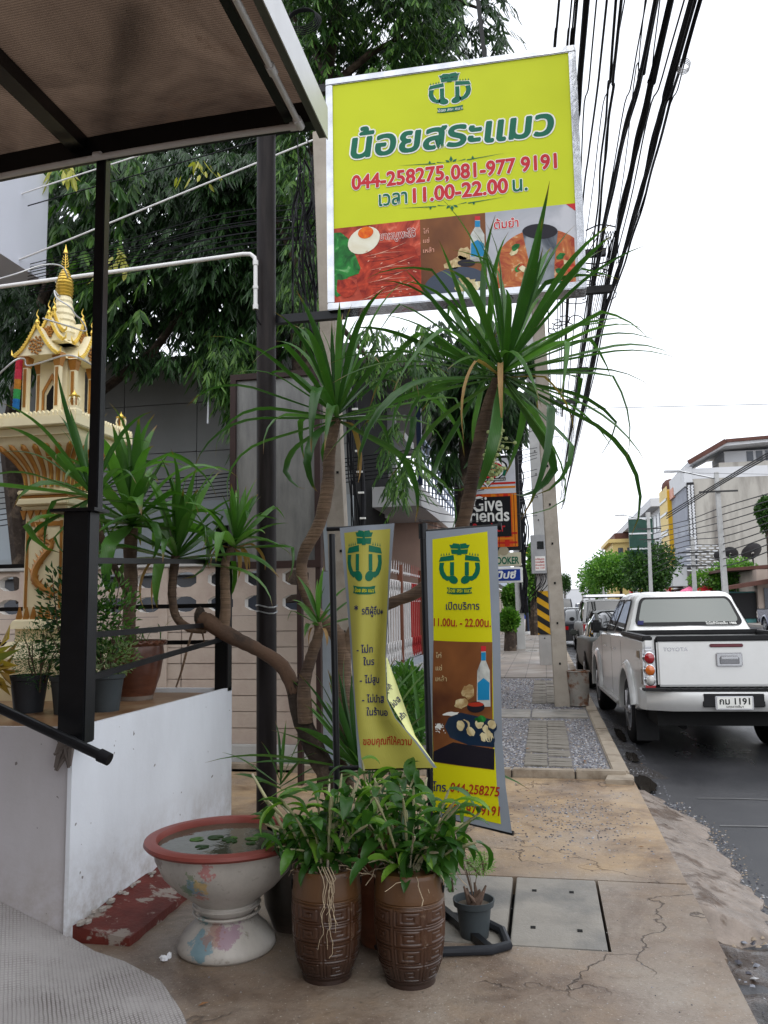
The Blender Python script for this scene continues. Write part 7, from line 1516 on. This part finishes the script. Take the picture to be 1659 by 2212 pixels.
for i in range(n_): r = lerp(.1, .052, (i/(n_-1))**.7); za = lerp(zr, ztop, i/n_); zb6 = lerp(zr, ztop, (i+1)/n_); pr_ += [(r, za), (r*1.08, za+(zb6-za)*.3), (r*.9, zb6-.002)]
SH(tw_.lathe([(r, z) for r, z in pr_], HX, HY, 0, 12), 'tower_tiers', cream, smooth=True, ang=20)
pg_ = []
for i in range(9): t = i/9; r = .052*(1+.12*math.sin(t*3.1))*(1-t**3*.75); za = lerp(ztop, zp, t); pg_ += [(r, za), (r*1.1, za+.006), (r*.92, za+.014)]
SH(MB().lathe(pg_+[(.006, zp+.004)], HX, HY, 0, 12), 'golden_prang', gold, smooth=True, ang=20)
sp3 = SH(MB().tube([(HX, HY, zp), (HX, HY, zs-.03)], .0035, 6), 'spire_rod', gold); SH(MB().lathe([(.016, zs-.035), (.013, zs-.02), (.006, zs), (.001, zs+.03)], HX, HY, 0, 10), 'spire_cap', gold, sp3, smooth=True)
for k in range(5):
    for s in (-1, 1): z = zp+.012+.018*k; SH(MB().tube([(HX, HY, z), (HX+s*(.026-.003*k), HY-.003, z+.006), (HX+s*(.028-.003*k), HY-.004, z+.018)], [.003, .003, .001], 5), 'spire_leaf', gold, sp3)
for x, y in ((HX+hw-.05, HY-hd_+.05), (HX+hw-.06, HY+hd_-.08), (HX-hw+.05, HY-hd_+.05)):
    l_ = T('stone_lantern', ('cream corner lantern nearest the black post', 'cream corner lantern at the far right corner behind the leaves', 'cream corner lantern at the left front corner')[[HX+hw-.05, HX+hw-.06, HX-hw+.05].index(x)]+' of the spirit house tray', 'lantern', (x, y, zt1), 'lanterns on the spirit house tray')
    MB().loft([[(x-r, y-r, zt1+z), (x+r, y-r, zt1+z), (x+r, y+r, zt1+z), (x-r, y+r, zt1+z)] for r, z in ((.036, .0), (.036, .03), (.03, .04), (.03, .055))]).build('base', cream, l_)
    MB().box(x-.012, x+.012, y-.012, y+.012, zt1+.055, zt1+.11).build('core', bronze, l_)
    for a in range(6): MB().tube(spline([(x+.024*math.cos(a*1.047), y+.024*math.sin(a*1.047), zt1+.055), (x+.036*math.cos(a*1.047), y+.036*math.sin(a*1.047), zt1+.09), (x+.022*math.cos(a*1.047), y+.022*math.sin(a*1.047), zt1+.118)], 3), .006, 5).build('rib', cream, l_, smooth=True)
    MB().lathe([(.032, 0), (.036, .008), (.018, .016), (.014, .026), (.004, .036), (.0001, .05)], x, y, zt1+.115, 8).build('cap', gold, l_, smooth=True)
gl_ = T('flower_garland', 'rainbow coloured garland hanging at the left of the spirit house', 'garland', P(36, 830, Y=4.7)); gtp, gbt = P(42, 778, Y=4.7), P(34, 884, Y=4.7)
for k, cc in enumerate(((.45, .02, .04), (.5, .03, .06), (.4, .16, .02), (.03, .25, .06), (.01, .12, .35))):
    mt = M('garland_colour', cc, .7, 0, .3, 60, .004, 90); a = gtp.lerp(gbt, k/5); b = gtp.lerp(gbt, (k+1)/5); MB().tube([a.lerp(b, i/6) for i in range(7)], [.021+.003*(i % 2) for i in range(7)], 10).build('flower_section', mt, gl_, smooth=True)
clear = M('clear_hose', (.5, .5, .5), .15, .2, .1, 40)
hp = spline([P(0, 602, Y=4.6), P(40, 590, Y=4.65), P(90, 573, Y=4.75), P(128, 573, Y=4.85), P(143, 590, Y=4.9), P(150, 625, Y=5.05), P(130, 640, Y=4.92), P(118, 628, Y=4.88), P(124, 645, Y=4.86), P(150, 662, Y=4.85), P(163, 680, Y=4.9), P(176, 692, Y=4.95), P(185, 715, Y=5.0), P(150, 705, Y=4.84), P(100, 690, Y=4.7), P(92, 688, Y=4.68)], 5)
tag(MB().tube(hp, .0055, 7).build('clear_hose', clear, smooth=True), 'clear plastic hose looped around the spirit house spire', 'hose')
tag(MB().tube(spline([P(-10, 815, Y=4.6), P(30, 780, Y=4.62), P(52, 775, Y=4.68), P(58, 790, Y=4.7), P(90, 783, Y=4.7), P(140, 768, Y=4.7), P(175, 775, Y=4.75), P(215, 800, Y=5.1)], 4), .006, 7).build('clear_hose', clear, smooth=True), 'lower clear plastic hose draped across the spirit house front', 'hose')
vp_ = T('white_water_pipe', 'long white water pipe crossing from the left edge and bending down by the steel column', 'pipe', P(552, 690, Y=5.28))
pp3 = [P(-40, 625, Y=5.15), P(85, 608, Y=5.18), P(300, 580, Y=5.22), P(525, 549, Y=5.28), P(541, 549, Y=5.28), P(550, 556, Y=5.28), P(552, 568, Y=5.28), P(552, 620, Y=5.28), P(552, 668, Y=5.28)]
MB().tube(pp3, .0145, 12).build('tube', pvc, vp_, smooth=True)
for q in ((563, 573), (618, 624), (658, 668)): MB().tube([P(552, q[0], Y=5.28), P(552, q[1], Y=5.28)], .019, 12).build('coupling', pvc, vp_, smooth=True)
MB().tube([P(552, 668, Y=5.28), P(556, 690, Y=5.3), P(565, 705, Y=5.35)], .005, 6).build('cable_tail', cable_mat, vp_)
# unseen restaurant behind the camera, added to block sky and dim the terrace (the canopy is fixed to it)
rs = T('unseen_restaurant', 'unseen restaurant building carrying the brown canopy, added to shade the terrace', 'building', (-4, -3, 0)); MB().box(-9, -.6, -7, -2.2, 0, 4.2).build('wall', M('restaurant_wall', (.34, .27, .22), .8), rs); MB().box(-9, -4.7, -2.2, 3.0, 0, 4.2).build('shading_wing', bpy.data.materials['restaurant_wall'], rs); MB().box(-3.2, -2.0, -2.2, -2.15, .0, 2.2).build('door', M('door_wood', (.12, .07, .04), .5), rs)
# ================================================================ big trees behind the sign
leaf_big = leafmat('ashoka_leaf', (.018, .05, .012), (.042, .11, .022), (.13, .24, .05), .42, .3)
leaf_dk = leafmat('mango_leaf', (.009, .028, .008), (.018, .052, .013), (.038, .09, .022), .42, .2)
def spray(mb, p, out, q, L=.17, n=9, w=.03):
    """a drooping twig with long hanging leaves"""
    ou = Vector((out.x+q.gauss(0, .5), out.y+q.gauss(0, .3), 0)).normalized(); d = (ou+Vector((0, 0, q.uniform(-.9, -.1)))).normalized(); side = d.cross(Vector((0, 0, 1))).normalized(); nr_ = (ou*.7+Vector((q.gauss(0, .25), q.gauss(0, .25), .6))).normalized()
    for i in range(n):
        t = i/(n-1); c = p+d*.22*t+Vector((0, 0, -.12*t*t)); sg_ = 1 if i % 2 else -1
        g = (d*.5+side*sg_*(.55-.35*t)+Vector((q.gauss(0, .1), q.gauss(0, .1), -.62+q.gauss(0, .12)))).normalized(); s = g.cross(nr_+Vector((q.gauss(0, .2), q.gauss(0, .2), q.gauss(0, .2)))).normalized(); l = L*q.uniform(.6, 1.15); nn = g.cross(s)*l*.05; dr = Vector((0, 0, -l*.12)); e = c+g*l+dr
        mb.add([c, c+g*l*.3+s*w*.5+nn, c+g*l*.7+s*w*.4+dr*.5+nn, e, c+g*l*.7-s*w*.4+dr*.5+nn, c+g*l*.3-s*w*.5+nn], [(0, 1, 2, 3), (0, 3, 4, 5)])
def inside(x, y, poly):
    c = False
    for i in range(len(poly)):
        (x1, y1), (x2, y2) = poly[i-1], poly[i]
        if (y1 > y) != (y2 > y) and x < (x2-x1)*(y-y1)/(y2-y1)+x1: c = not c
    return c
def foliage(t, polys, Y0, Y1, n, mt, seed, L=.17, w=.03, gap=.0, name='crown', clump=5.0):
    q = random.Random(seed); mb = MB(); xs = [p[0] for po in polys for p in po]; ys = [p[1] for po in polys for p in po]; k = 0
    ph = [q.uniform(0, 6.28) for _ in range(6)]
    while k < n:
        x, y = q.uniform(min(xs), max(xs)), q.uniform(min(ys), max(ys))
        if not any(inside(x, y, po) for po in polys): continue
        Y = lerp(Y0, Y1, q.random()); p = P(x, y, Y=Y)
        v = math.sin(p.x*clump+ph[0]+1.3*math.sin(p.z*2+ph[3]))+math.sin(p.z*clump*.9+ph[1]+p.x*2)+math.sin(p.y*clump+ph[2]+p.z*1.7)
        if v < gap and (Y < lerp(Y0, Y1, .75) or gap > .5): continue
        spray(mb, p, Vector((q.gauss(0, .5), -.6, 0)), q, L, 9, w); k += 1
    return mb.build(name, mt, t, fix=False, kind='stuff')
tA = T('weeping_tree', 'tall tree with dense drooping narrow leaves behind the big yellow sign', 'tree', (-2.1, 9.3, 0))
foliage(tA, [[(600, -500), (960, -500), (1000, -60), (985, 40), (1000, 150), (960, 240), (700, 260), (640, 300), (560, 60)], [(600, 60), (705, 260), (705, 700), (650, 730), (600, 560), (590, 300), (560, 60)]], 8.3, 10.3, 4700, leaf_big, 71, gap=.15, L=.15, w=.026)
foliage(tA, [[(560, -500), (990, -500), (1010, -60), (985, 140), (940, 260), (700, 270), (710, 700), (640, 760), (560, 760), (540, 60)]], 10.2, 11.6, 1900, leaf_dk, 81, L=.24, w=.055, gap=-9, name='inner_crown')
foliage(tA, [[(780, 690), (930, 690), (945, 860), (905, 940), (900, 1010), (855, 1130), (830, 1000), (800, 930), (770, 760)]], 8.6, 10, 130, leaf_big, 72, gap=.5, name='hanging_branch')
foliage(tA, [[(1000, -300), (1070, -100), (1085, 30), (1100, 70), (1070, 120), (990, 150), (985, 0)]], 8.8, 10, 120, leaf_dk, 73, gap=.6, name='upper_branch')
MB().tube([P(690, 1500, Y=9.4), P(668, 1100, Y=9.4), P(650, 700, Y=9.3), P(660, 450, Y=9.3), P(700, 200, Y=9.2), P(760, -200, Y=9.2)], [.16, .15, .13, .1, .08, .05], 10).build('trunk', bark_old, tA, smooth=True)
for k, (x0, y0, x1, y1) in enumerate(((655, 600, 560, 420), (660, 450, 760, 250), (700, 200, 900, 60), (760, -50, 1040, 20), (655, 640, 800, 780), (700, 150, 620, 20))): MB().tube([P(x0, y0, Y=9.3), P((x0+x1)/2, (y0+y1)/2-15, Y=9.2), P(x1, y1, Y=9.0)], [.06, .04, .015], 7).build('limb', bark_old, tA, smooth=True)
tB = T('dark_tree', 'broad dark leafy tree behind the spirit house and white pipe', 'tree', (-4.8, 10.6, 0))
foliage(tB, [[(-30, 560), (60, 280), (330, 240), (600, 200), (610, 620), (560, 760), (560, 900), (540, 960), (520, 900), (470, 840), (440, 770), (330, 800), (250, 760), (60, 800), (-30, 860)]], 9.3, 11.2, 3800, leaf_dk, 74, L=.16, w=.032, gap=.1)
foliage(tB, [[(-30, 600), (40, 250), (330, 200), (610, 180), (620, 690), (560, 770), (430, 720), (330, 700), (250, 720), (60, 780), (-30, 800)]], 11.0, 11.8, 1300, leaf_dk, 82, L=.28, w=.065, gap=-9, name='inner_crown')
foliage(tB, [[(430, 330), (600, 320), (600, 600), (560, 760), (470, 760), (420, 560)]], 8.9, 9.6, 520, leaf_dk, 75, gap=.3, name='front_branch')
foliage(tB, [[(60, 330), (330, 300), (330, 700), (100, 640)]], 8.7, 9.2, 110, leaf_big, 76, L=.24, w=.05, gap=.5, name='front_branch'); foliage(tB, [[(400, 700), (570, 700), (575, 900), (540, 985), (505, 940), (430, 800)]], 8.9, 9.6, 240, leaf_big, 77, gap=.2, name='hanging_branch')
MB().tube([P(60, 1300, Y=10.4), P(20, 950, Y=10.4), P(60, 760, Y=10.4), P(120, 560, Y=10.3)], [.16, .14, .12, .06], 9).build('trunk', bark_old, tB, smooth=True); MB().tube([P(200, 860, Y=10.4), P(330, 760, Y=10.3), P(480, 560, Y=10.2)], [.07, .06, .03], 8).build('limb', bark_old, tB, smooth=True)
MB().tube([P(640, 1300, Y=10.6), P(600, 900, Y=10.6), P(560, 500, Y=10.6)], [.2, .16, .1], 9).build('trunk', bark_old, tB, smooth=True)
tC = T('mango_tree', 'dark mango tree between the sign and the neighbouring balcony', 'tree', (-1.6, 12.6, 0))
foliage(tC, [[(920, 690), (1100, 690), (1150, 760), (1180, 830), (1150, 890), (1110, 940), (1060, 965), (1000, 985), (965, 1030), (940, 960), (930, 880), (915, 800)]], 12, 13.6, 520, leaf_dk, 78, L=.24, w=.055, gap=.3)
MB().tube([P(1003, 1500, Y=13), P(1000, 1150, Y=13), P(1005, 900, Y=13), P(1040, 760, Y=13)], [.13, .11, .09, .03], 9).build('trunk', bark_old, tC, smooth=True)
yl = leafmat('yellowing_leaf', (.3, .3, .04), (.42, .4, .08))
for k, (x, y) in enumerate(((135, 350), (255, 545), (425, 350))):
    mb = MB(); q = random.Random(k)
    for i in range(9): spray(mb, P(x+q.gauss(0, 6), y+q.gauss(0, 6), Y=8.5), Vector((q.gauss(0, .3), -.3, 0)), q, .26 if k < 2 else .16, 2, .055 if k < 2 else .04)
    mb.build('yellowing_leaves', yl, tB, fix=False, kind='stuff')
# ================================================================ overhead cables
R.seed(77)
ORD = ['first', 'second', 'third', 'fourth', 'fifth', 'sixth', 'seventh', 'eighth', 'ninth', 'tenth', 'eleventh', 'twelfth']
def iY(y): return 1/max(.0135, .1724-.000145*y)
def ohc(pts, r, lab, grp='overhead cables along the kerb', strands=1, jit=0., cat='cable', wav=0.):
    base = [P(x, y, Y=iY(y)) for x, y in pts]; d = (base[0]-base[1]).normalized(); base.insert(0, base[0]+d*9)
    mb = MB()
    for k in range(strands):
        ox, oz = R.gauss(0, jit), R.gauss(0, jit); sp4 = spline(base, 7); q = [p+Vector((ox+wav*math.sin(i*.8+k*2), 0, oz+wav*math.sin(i*1.1+k))) for i, p in enumerate(sp4)]; mb.tube(q, r*R.uniform(.7, 1.15), 6)
    return tag(mb.build('overhead_cable', cable_mat, smooth=True, **({'kind': 'stuff'} if strands > 1 else {})), lab, cat, grp)
E1 = [(1300, 700), (1272, 840), (1240, 980), (1213, 1100)]
ohc([(1498, 0), (1431, 239), (1391, 398), (1351, 538), (1325, 620)]+E1[0:], .017, 'rightmost thick black cable bundle against the white sky', strands=5, jit=.02, wav=.006)
ohc([(1449, 0), (1407, 179), (1375, 319), (1343, 458), (1320, 580), (1292, 720), (1258, 880), (1218, 1090)], .016, 'second thick black cable bundle from the right', strands=5, jit=.018, wav=.006)
ohc([(1413, 0), (1383, 151), (1343, 299), (1311, 450), (1283, 600), (1262, 740), (1238, 890), (1210, 1080)], .015, 'third thick black cable bundle from the right', strands=4, jit=.016, wav=.006)
ohc([(1337, 0), (1319, 191), (1303, 338), (1291, 478), (1272, 640), (1245, 820), (1212, 1050)], .012, 'twisted medium cable left of the three thick bundles', strands=3, jit=.01, wav=.006)
ohc([(1311, 0), (1292, 180), (1272, 330), (1258, 450), (1240, 700), (1208, 1050)], .012, 'single dark cable just right of the sign edge')
ohc([(1271, 0), (1257, 159), (1252, 240), (1240, 420), (1215, 900)], .018, 'thick cable passing down behind the right edge of the sign', strands=3, jit=.012)
for k, (x0, x1) in enumerate(((1247, 1210), (1242, 1206), (1235, 1202), (1208, 1192))): ohc([(x0, 0), (x0-8, 90), (x0-28, 500), (x1, 900)], .009, ['first', 'second', 'third', 'leftmost'][k]+' thin vertical cable disappearing behind the top right corner of the sign')
for k, (x0, xm, xn) in enumerate(((1291, 1262, 1250), (1399, 1345, 1290), (1396, 1372, 1318), (1481, 1400, 1330), (1518, 1440, 1345), (1512, 1432, 1340), (1428, 1390, 1322), (1352, 1300, 1262))): ohc([(x0, 0), (xm, 260 if k != 2 else 180), (xn, 560), (1290-4*k, 720), (1211+k, 1080)], .0065, 'thin single wire '+('right of the thick cable at the sign corner', 'left of the second thick bundle', 'weaving between second and third thick bundles', 'left of the rightmost thick bundle', 'farthest right beside the rightmost bundle', 'touching the right side of the rightmost bundle', 'between the second and third thick bundles', 'right of the twisted medium cable')[k], wav=.01)
coil = T('cable_coil', 'small loose cable coil hanging from the rightmost bundle', 'cable coil', P(1475, 140, Y=iY(140))); c = P(1478, 138, Y=iY(140)); mb = MB()
for k in range(4): mb.tube([c+Vector((.05*math.cos(a), .02*k, .05*math.sin(a))) for a in [i*.5236 for i in range(12)]], .004, 5, closed=True)
mb.build('loops', clear, coil, kind='stuff')
for k, (y0, x0, x1) in enumerate(((490, 1265, 1330), (560, 1262, 1325), (583, 1262, 1310), (618, 1260, 1325))):
    a = P(x0, y0+8, Y=11.7); b = P(x1, y0, Y=11.7); tag(MB().tube(spline([a, (a+b)/2+Vector((0, 0, .06-.1*(k % 2))), b], 5), .011, 5).build('cross_wire', cable_mat), ('topmost', 'second highest', 'third', 'lowest')[k]+' short cross wire tying the bundles together near the pole top', 'wire', 'cross wires at the pole top')
for k in range(26):
    x = R.uniform(1225, 1330); y = R.uniform(560, 720) if k < 16 else R.uniform(800, 960); c = P(x-(y-560)*.28, y, Y=12.4 if k < 16 else 20); r = R.uniform(.05, .16); a0 = R.uniform(0, 6)
    if k == 0: tm_ = MB()
    tm_.tube([c+Vector((r*math.cos(a0+i*.6)*1.2, .05*math.sin(i), r*.6*math.sin(a0+i*.6))) for i in range(R.randint(4, 9))], .008, 5)
tag(tm_.build('wire_loops', cable_mat, kind='stuff'), 'tangled loops of thin wire around the pole crossarms', 'wires')
# wires across the left background and the left utility pole
up_ = T('utility_pole', 'beige concrete pole with black cables strapped to it, just left of the big sign', 'utility pole', (-1.72, 7.15, 0)); ub = P(752, 1660, Y=7.1); ut = P(693, 290, Y=7.1); ub.z = 0
mb = MB(); w0, w1 = .085, .065
mb.add([ub+Vector((i*w0, j*w0, 0)) for i, j in ((-1, -1), (1, -1), (1, 1), (-1, 1))]+[ut+Vector((i*w1, j*w1, 0)) for i, j in ((-1, -1), (1, -1), (1, 1), (-1, 1))], [(0, 1, 5, 4), (1, 2, 6, 5), (2, 3, 7, 6), (3, 0, 4, 7), (4, 5, 6, 7)]); mb.build('shaft', conc_pole, up_, bevel=.006)
for z in (1.2, 1.9, 2.6, 3.3): c = ub.lerp(ut, z/ut.z); MB().box(c.x+.03, c.x+.05, c.y-.088, c.y-.07, z, z+.02).build('bolt_hole', dark_hole, up_)
cb_ = MB(); pts = [P(765, 850, Y=6.95), P(776, 960, Y=6.95), P(784, 1060, Y=6.95), P(782, 1180, Y=6.95), P(772, 1400, Y=6.95)]; cb_.tube(spline(pts, 5), .022, 8); cb_.build('strapped_cable', cable_mat, up_, smooth=True)
for y in (885, 930, 975, 1020, 1065, 1120): c = P(lerp(768, 785, (y-885)/235), y, Y=6.94); MB().box(c.x-.025, c.x+.025, 6.91, 6.93, c.z-.008, c.z+.008).build('cable_tie', ink_white, up_)
mb = MB()
for k in range(7): x0 = R.uniform(742, 760); mb.tube(spline([P(x0, 860, Y=7.0), P(x0+6+R.gauss(0, 5), 1000, Y=7.0), P(x0+14+R.gauss(0, 6), 1130, Y=6.98), P(x0+18, 1260, Y=6.98)], 4), .006, 5)
mb.build('thin_cables', cable_mat, up_, kind='stuff')
mb = MB()
for k in range(26):
    x0 = R.uniform(640, 700); y0 = R.uniform(295, 420); pts = [P(x0, y0, Y=7.4)]
    for j in range(6): x0 += R.gauss(3, 13); y0 += R.uniform(35, 75); pts.append(P(min(706, max(632, x0)), y0, Y=7.4+R.gauss(0, .1)))
    mb.tube(spline(pts, 4), R.choice((.006, .008, .012)), 5)
tag(mb.build('cable_tangle', cable_mat, kind='stuff'), 'messy tangle of black cables hanging left of the big sign', 'cables')
mb = MB()
for k in range(5): r = .13+.008*k; c = P(652, 38, Y=7.6); mb.tube([c+Vector((r*1.15*math.cos(a), .02*k, r*.8*math.sin(a))) for a in [i*.2618 for i in range(24)]], .006, 5, closed=True)
tag(mb.build('wire_coil', cable_mat, kind='stuff'), 'coil of grey wire hanging in the foliage above the canopy edge', 'wire coil')
for k, (p, r, wht, lab) in enumerate((([(-10, 440), (111, 397), (360, 317), (600, 240)], .009, 1, 'upper pale wire crossing the dark foliage above the white pipe'), ([(-10, 580), (102, 537), (405, 413), (690, 297)], .011, 1, 'lower pale wire crossing the dark foliage up to the sign'), ([(60, 445), (111, 430), (500, 320), (640, 280)], .007, 0, 'black wire between the two pale wires'))):
    tag(MB().tube(spline([P(x, y, Y=7.9) for x, y in p], 6), r*.9, 6).build('wire', pvc if wht else cable_mat, smooth=True), lab, 'wire')
for k in range(11): y0 = 555+k*7+R.uniform(-3, 3); y1 = 452+k*8+R.uniform(-6, 6); tag(MB().tube(spline([P(60, y0+14, Y=8.1), P(300, lerp(y0, y1, .5)+8, Y=8.0), P(480, y1+14, Y=7.9), P(690, y1-12, Y=7.6)], 6), .0055, 5).build('wire', cable_mat), ORD[k]+' black wire from the top of the sagging bunch before the dark tree', 'wire', 'sagging wires before the dark tree')
for k in range(7): y0 = 1030+k*9; tag(MB().tube(spline([P(0, y0+34+k*3, Y=10.8), P(250, y0+12, Y=10.8), P(500, y0-8-k, Y=10.8), P(900, y0-60, Y=10.8)], 5), .008, 5).build('wire', cable_mat), ORD[k]+' black wire from the top across the grey warehouse wall', 'wire', 'wires across the warehouse wall')
for k in range(12): y0 = 965+k*15; tag(MB().tube(spline([P(905, y0+R.uniform(-8, 8), Y=13), P(1000, y0+12, Y=15), P(1160, y0+R.uniform(-20, 20)-20, Y=19)], 5), .008, 5).build('wire', cable_mat), ORD[k]+' thin wire from the top running past the neighbouring balcony', 'wire', 'wires past the neighbouring balcony')
for k in range(9): y0 = 1085+k*13; tag(MB().tube(spline([P(1390, y0+60, Y=85), P(1480, y0+40-k*2, Y=66), P(1562, y0+10+k*3, Y=52), P(1700, y0-30+k*2, Y=38)], 5), .03, 5).build('wire', cable_mat), ORD[k]+' thin wire from the top strung between poles across the road', 'wire', 'wires across the road')
for k, (a, b) in enumerate(((880, 872), (1013, 1025))): tag(MB().tube([P(1200, a+4, Y=30), P(1700, b, Y=30)], .012 if k == 0 else .006, 5).build('wire', cable_mat), ('single wire crossing the white sky above the buildings', 'faint lower wire crossing the white sky')[k], 'wire')
for k in range(3): tag(MB().tube(spline([P(1440, 1120-5*k, Y=60), P(1560, 1045-4*k, Y=46), P(1700, 965-6*k, Y=34)], 5), .035, 5).build('wire', cable_mat), ('lowest', 'middle', 'highest')[k]+' of the thick wires rising rightward before the stained wall', 'wire', 'wires before the stained wall')
